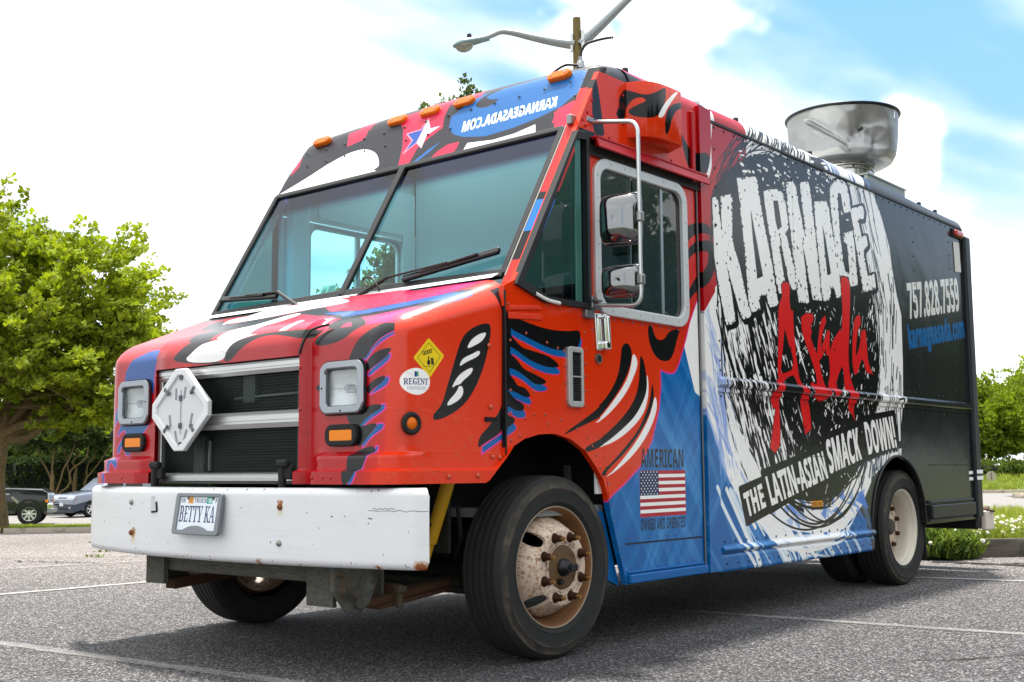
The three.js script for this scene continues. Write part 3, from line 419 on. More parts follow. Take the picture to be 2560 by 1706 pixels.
  for (const [x, y, w, h, a] of [[1.97, 2.83, .05, .02, .3], [2.1, 2.9, .06, .02, .2], [2.3, 2.9, .09, .02, 0], [2.55, 2.88, .08, .025, .2], [2.75, 2.92, .10, .02, .1], [2.95, 2.87, .10, .02, 0], [2.5, 2.95, .1, .02, 0]]) { c.fillStyle = COAL; c.beginPath(); c.ellipse(x, y, w, h, a, 0, 6.3); c.fill(); }
  c.fillStyle = WHITE; line(c, P(3.05, 2.83, 3.3, 2.80, 3.55, 2.74, 3.6, 2.4, 3.72, 2.1, 3.98, 2.3, 3.84, 2.64, 3.6, 2.9, 3.1, 3.0), WHITE);
  for (let i = 0; i < 40; i++) { const y = 2.1 + R() * 0.8, x = 3.5 + R() * 0.34 - (y - 2.1) * 0.25; c.strokeStyle = 'rgba(40,44,54,.75)'; c.lineWidth = 0.003 + R() * 0.012; c.beginPath(); c.moveTo(x, y); c.lineTo(x + 0.08, y - 0.12 - R() * 0.12); c.stroke(); }
  // the lettering: black edge, worn white face
  c.lineJoin = 'round';
  for (const p of KARN) { c.save(); c.translate(0.018, -0.006); line(c, p, COAL, COAL, 0.055); c.restore(); line(c, p, COAL, COAL, 0.04); }
  for (const p of KARN) line(c, p, WHITE, WHITE, 0.008);
  for (const p of KARN) for (let i = 0; i < p.length; i++) { const a = p[i], b = p[(i + 1) % p.length], L = Math.hypot(b[0] - a[0], b[1] - a[1]); for (let t = 0; t < L; t += 0.012) if (R() < 0.33) { c.fillStyle = R() < 0.6 ? COAL : WHITE; c.beginPath(); c.arc(lerp(a[0], b[0], t / L) + (R() - 0.5) * 0.006, lerp(a[1], b[1], t / L) + (R() - 0.5) * 0.006, 0.003 + R() * 0.006, 0, 6.3); c.fill(); } }
  for (const p of KHOLE) line(c, p, COAL, COAL, 0.006);
  specks(c, R, KARN, 150, 'rgba(30,30,36,.85)', 0.0012, 0.010);
  for (const p of ASADA.concat(ASTOP)) line(c, p, COAL, COAL, 0.012);
  for (const p of ASTOP.concat(ASADA)) poly(c, p, '#d3171d'); for (const p of ASADA) line(c, p, '#d3171d', '#d3171d', 0.003);
  specks(c, R, ASADA, 14, COAL, 0.002, 0.010);
  // slogan
  const q = (t) => [t[0], t[1], t[2], t[3]], lines = ['THE', 'LATIN-ASIAN', 'SMACK', 'DOWN!'];
  TXT.forEach((t, i) => { const a = t[0], b = t[1], d = t[2], e = 0.03; line(c, [[a[0] - e, a[1] + e], [b[0] + e, b[1] + e], [t[3][0] + e * 1.3, t[3][1] - e * .6], [d[0] - e * .4, d[1] - e * 1.2]], COAL, COAL, 0.03); });
  TXT.forEach((t, i) => { textIn(c, lines[i], q(t), BOLD, '#efeeea', COAL, 26); textIn(c, lines[i], q(t), BOLD, '#efeeea'); textIn(c, lines[i], q(t), BOLD, '#efeeea', '#efeeea', 4); });
  c.fillStyle = WHITE; line(c, P(3.95, 1.33, 4.04, 1.34, 4.02, 1.03, 3.98, 1.02), WHITE, COAL, 0.014); line(c, P(3.97, .98, 4.03, .99, 4.02, .93, 3.98, .92), WHITE, COAL, 0.012);
  specks(c, R, TXT.map((t) => [t[0], t[1], t[3], t[2]]), 60, 'rgba(25,25,30,.8)', 0.001, 0.006);
  // fuel notice and its little door
  c.fillStyle = '#d98a1c'; c.fillRect(2.54, 0.606, 0.16, 0.037); textIn(c, 'DIESEL ONLY', [[2.55, .636], [2.69, .636], [2.55, .613]], BOLD, '#20140a');
  c.strokeStyle = 'rgba(60,60,66,.8)'; c.lineWidth = 0.004; c.strokeRect(2.50, 0.60, 0.26, 0.32);
  // phone and web
  textIn(c, '757.828.7559', [[4.255, 2.215], [5.37, 2.39], [4.28, 1.95]], BOLD, '#d9d8d2'); textIn(c, '757.828.7559', [[4.255, 2.215], [5.37, 2.39], [4.28, 1.95]], BOLD, '#d9d8d2', '#d9d8d2', 3);
  textIn(c, 'karnageasada.com', [[4.225, 1.885], [5.46, 2.07], [4.25, 1.725]], BOLD, '#085c98', '#085c98', 9);
  wear(c, R, S0, Y0, SW, 2.6, 700); for (let i = 0; i < 60; i++) { const x = S0 + R() * SW, y = 0.9 + R() * 1.9; c.fillStyle = `rgba(30,28,26,${0.04 + R() * 0.08})`; c.fillRect(x, y - 0.5 * R(), 0.003 + R() * 0.008, 0.5 * R()); }
  c.strokeStyle = 'rgba(0,0,0,.35)'; c.lineWidth = 0.003; for (const x of [2.42, 3.62]) { c.beginPath(); c.moveTo(x, Y0); c.lineTo(x, 2.82); c.stroke(); }
  return tex(cv);
})();
bodyTex.repeat.set(1 / SW, 1 / YH); bodyTex.offset.set(-S0 / SW, -Y0 / YH);
const C0 = -0.42, CWID = 1.72, CH = 2.73;
const cabTex = (() => {
  const k = 730, [cv, c] = canvas(Math.round(CWID * k), Math.round(CH * k)), R = rng(202);
  c.setTransform(k, 0, 0, -k, -C0 * k, (Y0 + CH) * k);
  c.fillStyle = BLUE; c.fillRect(C0, Y0, CWID, CH);
  for (let i = 0; i < 70; i++) { c.strokeStyle = `rgba(${90 + R() * 60},${150 + R() * 50},240,${0.04 + R() * 0.10})`; c.lineWidth = 0.01 + R() * 0.06; c.beginPath(); const x = 0.3 + R() * 1.0, y = 0.2 + R() * 1.3, a = R() < 0.6 ? -1.0 + R() * 0.2 : 0.8 + R() * 0.3; c.moveTo(x - Math.cos(a) * 0.5, y - Math.sin(a) * 0.5); c.lineTo(x + Math.cos(a) * 0.6, y + Math.sin(a) * 0.6); c.stroke(); }
  // white behind the red sweep
  line(c, P(1.06, 1.62, 1.10, 1.50, 1.15, 1.38, 1.2, 1.26, 1.35, 1.2, 1.35, 1.8, 1.18, 1.75), WHITE);
  const grd = c.createLinearGradient(0.2, 0, 1.2, 0); grd.addColorStop(0, ORANGE); grd.addColorStop(0.75, '#d2330f'); grd.addColorStop(1, '#c41e16');
  const o = ORANGE_FIELD(); line(c, o, grd, MAG, 0.008);
  for (const p of FLB) { c.save(); c.translate(0.008, -0.030); poly(c, p, BLUE, MAG, 0.007); c.restore(); }
  for (const p of FLB) { c.save(); c.translate(0.008, -0.030); poly(c, p, BLUE); c.restore(); }
  for (const p of FLB) poly(c, p, COAL);
  line(c, P(-.42, 1.62, -.405, 1.6, -.385, 1.35, -.38, 1.05, -.40, .95, -.43, .95, -.43, 1.6), COAL);
  
  for (const p of CLAWB) poly(c, p, COAL); for (const p of CLAWW) poly(c, p, WHITE);
  for (const p of UPK) poly(c, p, COAL); for (const p of UPW) poly(c, p, WHITE);
  line(c, P(.16, 2.5, .30, 2.5, .30, 2.40, .235, 2.40), COAL);
  // header band at the top is a deeper red
  textIn(c, 'AMERICAN', [[.66, .955], [1.07, .955], [.66, .858]], BOLD, '#17181c');
  textIn(c, 'OWNED AND OPERATED', [[.648, .602], [1.072, .602], [.648, .545]], BOLD, '#17181c');
  const fx = .648, fy = .612, fw = .43, fh = .23; for (let i = 0; i < 13; i++) { c.fillStyle = i % 2 ? '#f0efec' : '#a51c30'; c.fillRect(fx, fy + fh * (12 - i) / 13, fw, fh / 13 + 0.0005); }
  c.fillStyle = '#1f2b56'; c.fillRect(fx, fy + fh * 6 / 13, fw * 0.4, fh * 7 / 13); c.fillStyle = '#f0efec';
  for (let r = 0; r < 9; r++) for (let i = 0; i < (r % 2 ? 5 : 6); i++) { const x = fx + fw * 0.4 * ((r % 2 ? 1 : 0.5) + i) / 6, y = fy + fh - fh * 7 / 13 * (r + 0.5) / 9; c.beginPath(); c.arc(x, y, 0.0042, 0, 6.3); c.fill(); }
  c.strokeStyle = '#c8243a'; c.lineWidth = 0.002; c.strokeRect(fx, fy, fw, fh);
  for (let i = 0; i < 60; i++) { c.strokeStyle = 'rgba(255,240,235,.06)'; c.lineWidth = 0.002; c.beginPath(); const x = -0.4 + R() * 1.6, y = 0.5 + R() * 1.2; c.moveTo(x, y); c.lineTo(x + (R() - 0.5) * 0.3, y + (R() - 0.5) * 0.2); c.stroke(); }
  wear(c, R, C0, Y0, CWID, 2.5, 420); return tex(cv);
})();
function ORANGE_FIELD() { return [...ORANGE_EDGE[0], [0.2, 0.55], [-0.6, 0.55], [-0.6, 3.1], [1.5, 3.1], [1.5, 1.95]]; }
cabTex.repeat.set(1 / CWID, 1 / CH); cabTex.offset.set(-C0 / CWID, -Y0 / CH);
// front cap over the windshield: across x, up its slope
const capTex = (() => {
  const k = 840, [cv, c] = canvas(2016, 700), R = rng(303); c.setTransform(k, 0, 0, -k, 1.2 * k, 700);
  c.fillStyle = '#1c1c24'; c.fillRect(-1.3, -0.1, 2.6, 1.2);
  for (const p of CAPR) line(c, p, PINK); for (const p of CAPB) line(c, p, BLUE); poly(c, CAPB[0], BLUE); for (const p of CAPL) poly(c, p, '#1c1c24');
  line(c, CAPB[2], '#15489a', '#e38aa0', 0.008); line(c, CAPW[2], WHITE, '#e8a0b0', 0.006);
  poly(c, CAPW[0], WHITE); line(c, CAPW[0].slice(0, 3).concat(CAPW[0].slice(-2)), WHITE); line(c, CAPW[1], WHITE);
  line(c, P(-.11, .42, .37, .42, .34, .56, -.14, .56), PINK); line(c, P(-.62, .4, -.50, .4, -.50, .55, -.62, .55), PINK); c.fillStyle = BLUE; c.beginPath(); c.ellipse(.78, .40, .36, .06, 0, 0, 6.3); c.fill();
  line(c, P(1.0, .15, 1.12, .2, 1.16, .32, 1.22, .3, 1.22, .1, 1.0, .05), PINK);
  const [a, b, d, e] = CAPT[0]; // the web address reads mirrored, for drivers ahead
  c.save(); const L = [a, b, d, e]; textIn(c, 'KARNAGEASADA.COM', [[L[2][0] + 0.012, L[2][1]], [L[3][0] + 0.012, L[3][1]], [L[1][0], L[1][1]]], 'italic bold SIZEpx sans-serif', '#f2f2f0', '#f2f2f0', 3); c.restore();
  for (let i = 0; i < 200; i++) { c.fillStyle = `rgba(120,120,130,${R() * 0.12})`; c.fillRect(-1.2 + R() * 2.4, R() * 0.8, 0.02 + R() * 0.1, 0.002 + R() * 0.004); }
  return tex(cv);
})();
capTex.repeat.set(1 / 2.4, 840 / 700); capTex.offset.set(0.5, 0);
// hood: three fields in one sheet: top (x, z), front (x, y), side (s, y)
const HK = 840;
const hoodUV = { top: (x, z) => [(x + 1.2) * HK / 2048, 1 - (z - 0.30) * HK / 2048], front: (x, y) => [(x + 1.2) * HK / 2048, 1 - (612 + (1.55 - y) * HK) / 2048], side: (s, y) => [(s + 1.10) * HK / 2048, 1 - (1256 + (1.72 - y) * HK) / 2048], plain: (s, y) => [(s + 1.10) * HK / 2048 + 0.45, 1 - (1256 + (1.72 - y) * HK) / 2048] };
const hoodTex = (() => {
  const [cv, c] = canvas(2048, 2048), R = rng(404);
  const field = (x, y, w, h, t, f) => { c.save(); c.setTransform(1, 0, 0, 1, 0, 0); c.beginPath(); c.rect(x, y, w, h); c.clip(); c.setTransform(...t); f(); c.restore(); };
  field(0, 0, 2048, 609, [HK, 0, 0, HK, 1.2 * HK, -0.30 * HK], () => {
    c.fillStyle = RED; c.fillRect(-2, 0, 4, 2); { const h = c.createLinearGradient(-0.2, 0, 0.8, 0); h.addColorStop(0, 'rgba(190,14,60,.5)'); h.addColorStop(1, 'rgba(205,16,100,.75)'); c.fillStyle = h; c.fillRect(-2, 0, 2.8, 2); }
    const g = c.createLinearGradient(0.80, 0, 1.10, 0); g.addColorStop(0, 'rgba(205,16,100,.75)'); g.addColorStop(0.6, 'rgba(216,18,118,1)'); g.addColorStop(1, 'rgba(216,48,3,1)'); c.fillStyle = g; c.fillRect(0.8, 0, 1, 2);
    for (const p of TOPK) poly(c, p, COAL); for (const p of TOPW) poly(c, p, WHITE); for (const p of TOPB) poly(c, p, '#2a55b4');
    line(c, P(-1.2, .44, -.9, .42, -.55, .40, -.5, .3, -1.2, .3), COAL); c.fillStyle = WHITE; line(c, P(-.75, .36, .55, .36, .5, .30, -.75, .30), WHITE);
  });
  field(0, 612, 2048, 640, [HK, 0, 0, -HK, 1.2 * HK, 612 + 1.55 * HK], () => {
    c.fillStyle = RED; c.fillRect(-2, 0, 4, 2);
    const g = c.createLinearGradient(0.93, 0, 1.10, 0); g.addColorStop(0, 'rgba(216,48,3,0)'); g.addColorStop(0.45, 'rgba(202,36,18,1)'); g.addColorStop(0.5, 'rgba(216,48,3,1)'); g.addColorStop(1, ORANGE); c.fillStyle = g; c.fillRect(0.9, 0, 1, 2);
    for (const q of LIPE.concat(LIPC)) poly(c, q, COAL); for (const q of LIPW) poly(c, q, WHITE); for (const q of LIPK) poly(c, q, COAL); for (const q of LIPB) poly(c, q, BLUE);
    for (const p of FBLU) poly(c, p, BLUE, MAG, 0.006); for (const p of FBLK) poly(c, p, COAL); line(c, FBLU[6], '#0e4a94');
    line(c, P(-.60, .80, -.57, .80, -.57, .88, -.585, .86), COAL);
  });
  field(0, 1256, 922, 792, [HK, 0, 0, -HK, 1.10 * HK, 1256 + 1.72 * HK], () => {
    c.fillStyle = ORANGE; c.fillRect(-2, 0, 4, 3);
    for (const p of HBLU) line(c, p, BLUE, MAG, 0.006); for (const p of HBLK) poly(c, p, COAL); for (const p of HWHT) poly(c, p, WHITE);
    line(c, P(-.44, 1.66, -.40, 1.55, -.38, 1.3, -.38, 1.7), COAL);
    // warning diamond and oval sticker
    const y = HMARK[2], m = HMARK[1]; line(c, y, '#e9c90a', '#e9c90a', 0.016); line(c, y.map((p) => [lerp(-.787, p[0], .86), lerp(1.318, p[1], .86)]), null, '#4c4308', 0.002);
    c.save(); c.translate(-.787, 1.318); c.strokeStyle = '#1c1a10'; c.fillStyle = '#1c1a10'; c.lineWidth = 0.003; for (let i = 0; i < 4; i++) c.strokeRect(-.030 + i * .012, .012 + i * .004, .008, .013); for (let i = 0; i < 4; i++) c.strokeRect(.010 + i * .001, -.004 - i * .007, .012, .004); c.beginPath(); c.ellipse(-.001, -.018, .008, .012, 0, 0, 6.3); c.fill(); c.fillRect(-.004, -.012, .005, .02); c.fillRect(-.03, -.036, .05, .0015); c.restore();
    c.save(); c.translate(m[0][0], m[0][1]); c.fillStyle = '#f1f0ee'; c.beginPath(); c.ellipse(0, 0, .066, .0555, 0, 0, 6.3); c.fill(); c.fillStyle = '#16327c'; c.fillRect(-.010, .019, .010, .022); c.fillStyle = '#1d8a4c'; c.fillRect(.001, .022, .007, .018);
    textIn(c, 'REGENT', [[-.054, .012], [.056, .014], [-.054, -.014]], 'bold SIZEpx serif', '#232a63'); textIn(c, 'UNIVERSITY', [[-.040, -.022], [.046, -.020], [-.040, -.035]], 'SIZEpx serif', '#8d93a8'); c.restore();
  });
  field(0, 612, 2048, 640, [HK, 0, 0, -HK, 1.2 * HK, 612 + 1.55 * HK], () => wear(c, R, -1.1, 0.8, 2.2, 0.7, 420)); field(0, 1256, 922, 792, [HK, 0, 0, -HK, 1.10 * HK, 1256 + 1.72 * HK], () => wear(c, R, -1.05, 0.8, 0.75, 0.9, 260)); field(0, 0, 2048, 609, [HK, 0, 0, HK, 1.2 * HK, -0.30 * HK], () => wear(c, R, -1.1, 0.3, 2.2, 0.7, 300));
  field(922, 1256, 1126, 792, [HK, 0, 0, -HK, 2.2 * HK, 1256 + 1.72 * HK], () => { c.fillStyle = RED; c.fillRect(-4, 0, 8, 3); });
  return tex(cv);
})();

// ------------------------------------------------------------------ the food truck
const ripple = (() => { const n = 256, [cv, c] = canvas(n, n), id = c.createImageData(n, n); for (let y = 0; y < n; y++) for (let x = 0; x < n; x++) { const a = x / n * 6.283, b = y / n * 6.283, v = 128 + 250 * fbm(Math.cos(a) * 0.9 + 3, Math.sin(a) * 0.9 + Math.cos(b) * 1.1, Math.sin(b) * 1.1, 3), o = (y * n + x) * 4; id.data[o] = id.data[o + 1] = id.data[o + 2] = Math.max(0, Math.min(255, v)); id.data[o + 3] = 255; } c.putImageData(id, 0, 0); const t = tex(cv, false, THREE.RepeatWrapping); t.repeat.set(0.55, 0.55); return t; })();
const wrapO = { phys: true, specularIntensity: 0.55, bumpMap: ripple, bumpScale: 0.0014 };
const M = {
  body: mat(LIN(1, 1, 1), 0.16, 0, { ...wrapO, specularIntensity: 0.75, map: bodyTex }), cab: mat(LIN(1, 1, 1), 0.16, 0, { ...wrapO, specularIntensity: 0.65, map: cabTex }), cap: mat(LIN(1, 1, 1), 0.42, 0, { ...wrapO, map: capTex }), hood: mat(LIN(1, 1, 1), 0.24, 0, { ...wrapO, specularIntensity: 1, map: hoodTex }),
  red: mat(RED, 0.36, 0, wrapO), orange: mat(ORANGE, 0.34, 0, wrapO), coal: mat('#1d1f22', 0.36, 0, wrapO), blue: mat(BLUE, 0.36, 0, wrapO), white: mat('#dcdcda', 0.4, 0, wrapO), roof: mat('#c9cac8', 0.6),
  rubber: mat('#0b0b0c', 0.75), black: mat('#0d0d0e', 0.5), blackGloss: mat('#08080a', 0.25), seal: mat('#101114', 0.55), iron: mat('#23241f', 0.8, 0.2), dark: mat('#0a0a0a', 0.95), rustIron: mat('#432a19', 0.95),
  alu: mat('#c9cac9', 0.34, 0.85), aluMatte: mat('#b9bab6', 0.45, 0.7), chrome: mat('#e4e6e8', 0.08, 1), polished: mat('#858687', 0.09, 1), steel: mat('#9b9c98', 0.3, 0.9),
  amber: mat('#ee8408', 0.3, 0, { phys: true, specularIntensity: 0.6 }), amberDark: mat('#dc6a08', 0.32, 0, { phys: true, specularIntensity: 0.5 }), redLens: mat('#b30f12', 0.25, 0, { phys: true, clearcoat: 0.6 }),
  inner: mat('#eef2f2', 0.8), innerDark: mat('#1c1f20', 0.9), seat: mat('#1a1c1d', 0.8), yellow: mat('#c99a12', 0.6),
};
const truck = thing('food_truck', 'colourful step-van food truck with white bumper and red, blue and black wrap', 'food truck');
const W = 1.1835, zw = (y) => 0.304 - 0.584 * (y - 1.715);
// cargo body
{
  const arch = []; for (let i = 0; i <= 20; i++) { const a = Math.PI * (1 - i / 20); arch.push([3.94 + 0.49 * Math.cos(a) + 0.0, 0.43 + 0.495 * Math.sin(a)]); }
  const pts = [[1.40, 0.287], [3.452, 0.287], [3.452, 0.36], ...arch, [4.44, 0.419], [5.51, 0.419], [5.51, 2.815], [1.40, 2.825]];
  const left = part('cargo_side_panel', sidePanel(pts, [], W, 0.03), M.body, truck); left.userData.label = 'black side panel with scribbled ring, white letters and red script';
  part('cargo_side_panel', sidePanel(pts, [], W, 0.03, -1), M.coal, truck).userData.label = 'plain dark side panel on the far side';
  part('door_pillar', (() => { const g = sidePanel([[1.275, 0.297], [1.40, 0.297], [1.40, 2.87], [1.275, 2.87]], [], W + 0.016, 0.05); return g; })(), M.body, truck);
  part('door_pillar', sidePanel([[1.275, 0.297], [1.40, 0.297], [1.40, 2.87], [1.275, 2.87]], [], W + 0.016, 0.05, -1), M.white, truck);
  // belt moulding: a rounded rib with a shadow groove beneath
  const rib = (y0, y1, s0, s1, out, name) => { const sh = new THREE.Shape([[0, y0], [out * 0.6, y0 + 0.004], [out, y0 + 0.016], [out, y1 - 0.02], [out * 0.5, y1 - 0.006], [0, y1]].map((p) => new THREE.Vector2(...p))); const g = new THREE.ExtrudeGeometry(sh, { depth: s1 - s0, bevelEnabled: false }); g.translate(W + 0.0005, 0, -s1); const p = g.attributes.position, uv = g.attributes.uv; for (let i = 0; i < p.count; i++) uv.setXY(i, -p.getZ(i), p.getY(i)); return part(name, g, M.body, truck); };
  rib(1.300, 1.362, 1.415, 5.50, 0.030, 'belt_moulding'); rib(1.283, 1.294, 1.415, 5.50, 0.010, 'belt_moulding');
  rib(0.388, 0.432, 1.41, 3.45, 0.028, 'skirt_moulding'); rib(0.285, 0.386, 1.405, 3.45, 0.012, 'skirt_moulding');
  part('rub_rail', [rb(0.05, 0.10, 0.95, 0.012, [W + 0.02, 0.512, -4.94]), rb(0.03, 0.022, 0.965, 0.008, [W + 0.012, 0.582, -4.945]), rb(0.02, 0.02, 0.96, 0.006, [W + 0.01, 0.448, -4.94])], M.coal, truck);
  // rear
  part('rear_wall', bx(2 * W, 2.38, 0.03, [0, 1.62, -5.52]), M.coal, truck);
  part('corner_post', [rb(0.07, 2.33, 0.13, 0.02, [W - 0.005, 1.595, -5.575])], mat('#1b2224', 0.4, 0, wrapO), truck);
  part('corner_post', [rb(0.07, 2.33, 0.13, 0.02, [-W + 0.005, 1.595, -5.575])], M.coal, truck);
  part('reflector_strip', rb(0.008, 0.25, 0.13, 0.003, [W + 0.004, 2.56, -5.37], [0.06, 0, 0]), mat('#c9cac6', 0.6), truck);
  const tapeM = mat('#e8e8e6', 0.5); for (const y of [0.745, 0.795]) { part('reflective_tape', rb(0.004, 0.026, 0.09, 0.0015, [W + 0.003, y, -5.45]), tapeM, truck); part('reflective_tape', rb(0.004, 0.03, 0.14, 0.0015, [W + 0.034, y + 0.006, -5.575]), tapeM, truck); }
  const rl = group('rear_marker_lamp', truck); part('lens', rb(0.05, 0.05, 0.17, 0.015, [W + 0.015, 2.755, -5.38]), M.redLens, rl); part('lamp_base', rb(0.02, 0.07, 0.20, 0.006, [W + 0.006, 2.755, -5.38]), M.black, rl);
  const bump = group('rear_bumper', truck); part('step', rb(2.34, 0.14, 0.26, 0.02, [0, 0.40, -5.74]), M.black, bump); part('worn_end', rb(0.05, 0.16, 0.20, 0.015, [W + 0.005, 0.40, -5.79]), mat('#c9c1b4', 0.8), bump); part('splintered_edge', [rb(0.12, 0.02, 0.16, 0.008, [W - 0.04, 0.485, -5.79], [0.1, 0.2, 0.15]), rb(0.08, 0.015, 0.12, 0.006, [W + 0.01, 0.478, -5.83], [0, 0.4, -0.1])], M.rustIron, bump);
  part('body_underside', bx(1.3, 0.05, 4.1, [0, 0.55, -3.46]), M.dark, truck);
  part('cargo_floor', bx(1.3, 0.04, 4.1, [0, 0.62, -3.46]), M.dark, truck);
  part('bulkhead', bx(2 * W - 0.07, 2.25, 0.03, [0, 1.75, -1.44]), M.inner, truck);
  // wheel housing behind the rear arch
  part('wheel_housing', [bx(0.02, 0.5, 1.0, [0.70, 0.72, -3.94]), bx(0.47, 0.02, 1.0, [0.93, 0.955, -3.94])], M.dark, truck);
  // trim lip round the rear arch
  const lip = arch.map((p) => [W + 0.004, p[1], -p[0]]); part('arch_trim', tube(lip, 0.010, 60, 6), M.black, truck);
  for (const s of [1, -1]) part('mud_flap', rb(0.56, 0.52, 0.012, 0.004, [s * 0.88, 0.42, -4.47], [0.05, 0, 0]), M.rubber, truck);
}
// roof and rounded roof edges
const ARC = []; for (let i = 0; i <= 8; i++) { const a = i / 8 * Math.PI / 2; ARC.push([W - 0.115 + 0.115 * Math.cos(a), 2.822 + 0.115 * Math.sin(a), 0.115 * a]); }
{
  const edgeTex = (() => { const [cv, c] = canvas(2048, 64), R = rng(77), k = 2048 / 5.2; c.setTransform(k, 0, 0, -64 / 0.2, -0.35 * k, 64); c.fillStyle = '#22262c'; c.fillRect(0, 0, 7, 1); c.fillStyle = RED; c.fillRect(.35, 0, 1.6, 1); c.fillStyle = PINK; c.fillRect(.3, .06, .5, .2); c.fillStyle = COAL; line(c, P(.40, 0, .80, 0, .85, .06, .60, .09, .42, .05), COAL); line(c, P(1.36, 0, 1.47, 0, 1.43, .2, 1.32, .2), COAL); c.fillStyle = WHITE; c.fillRect(1.42, 0, .05, .3); c.fillRect(1.84, 0, .9, .3); for (let i = 0; i < 60; i++) { c.strokeStyle = COAL; c.lineWidth = 0.004 + R() * 0.012; c.beginPath(); const x = 1.85 + R() * 1.1; c.moveTo(x, 0); c.lineTo(x + 0.05 + R() * 0.2, 0.2); c.stroke(); } for (let i = 0; i < 30; i++) { c.fillStyle = WHITE; c.beginPath(); c.ellipse(2.6 + R() * 0.7, R() * 0.18, 0.02 + R() * 0.07, 0.008, 0.2, 0, 6.3); c.fill(); } c.fillStyle = WHITE; line(c, P(3.0, 0, 3.55, 0, 3.62, .2, 2.95, .2), WHITE); for (let i = 0; i < 16; i++) { c.strokeStyle = '#3a5f9c'; c.lineWidth = 0.006 + R() * 0.015; c.beginPath(); const x = 2.9 + R() * 0.8; c.moveTo(x, 0); c.lineTo(x - 0.05, 0.2); c.stroke(); } return tex(cv); })();
  edgeTex.repeat.set(1 / 5.2, 1 / 0.2); edgeTex.offset.set(-0.35 / 5.2, 0);
  const em = mat(LIN(1, 1, 1), 0.36, 0, { ...wrapO, map: edgeTex });
  part('roof_edge', grid(60, 8, (u, v, i, j) => { const z = lerp(-5.53, -0.61, u); return [ARC[j][0], ARC[j][1] - 0.025 * smooth(-z, 3.5, 5.5), z, -z, ARC[j][2]]; }), em, truck);
  part('roof_edge', grid(20, 8, (u, v, i, j) => [-ARC[j][0], ARC[j][1] - 0.025 * u, lerp(-0.61, -5.53, u)]), M.coal, truck);
  part('roof', grid(40, 16, (u, v) => { const z = lerp(-1.45, -5.53, u), x = lerp(-1.07, 1.07, v); return [x, 2.936 + 0.05 * (1 - (x / 1.07) ** 2) - 0.025 * smooth(-z, 3.5, 5.5) + 0.004 * fbm(x * 4, z * 4, 2, 2), z]; }), M.roof, truck);
  part('added_skylight_panel', grid(12, 16, (u, v) => { const z = lerp(-0.60, -1.45, u), x = lerp(-1.07, 1.07, v); return [x, 2.936 + 0.05 * (1 - (x / 1.07) ** 2), z]; }), mat(LIN(0.80, 0.84, 0.82), 1, 0, { phys: true, transmission: 0.3, thickness: 0, side: THREE.DoubleSide }), truck);  // unseen roof panel, made translucent to let added daylight brighten the cab
  part('roof_underside', bx(2 * W - 0.08, 0.03, 4.05, [0, 2.79, -3.48]), M.innerDark, truck);
  part('roof_end', bx(2 * W - 0.2, 0.14, 0.03, [0, 2.84, -5.515]), M.coal, truck);
  // seam strip with its rivets
  part('roof_seam', bx(0.008, 0.014, 4.1, [W + 0.004, 2.812, -3.46]), M.black, truck);
}
function rivets(list, r, m, parent, name = 'rivets') { // [x, y, z] of each head; domes lying flat on their panel, axis along n
  const d = new THREE.SphereGeometry(r, 8, 4, 0, 6.2832, 0, 1.5708); const gs = list.map(([p, n]) => { const g = d.clone(); g.scale(1, 0.6, 1); g.applyQuaternion(new THREE.Quaternion().setFromUnitVectors(new THREE.Vector3(0, 1, 0), V(n).normalize())); g.translate(...p); return g; });
  const o = part(name, gs, m, parent); o.userData.kind = 'stuff'; return o;
}
{
  const L = [], n = [1, 0, 0]; for (let s = 1.46; s < 5.45; s += 0.115) L.push([[W, 2.785, -s], n], [[W, 1.395, -s], n], [[W, 1.25, -s], n]); for (let s = 1.46; s < 3.4; s += 0.12) L.push([[W, 0.45, -s], n], [[W + 0.012, 0.33, -s], n]);
  for (const s of [1.46, 2.42, 3.42, 4.42, 5.2]) for (let y = 1.45; y < 2.75; y += 0.11) L.push([[W, y, -s], n]); for (let s = 4.55; s < 5.4; s += 0.07) L.push([[W, 0.86, -s], n]); for (let y = 0.65; y < 1.25; y += 0.09) L.push([[W, y, -5.46], n]), L.push([[W, y + 0.9, -5.46], n]);
  rivets(L, 0.0075, M.coal, truck);
}
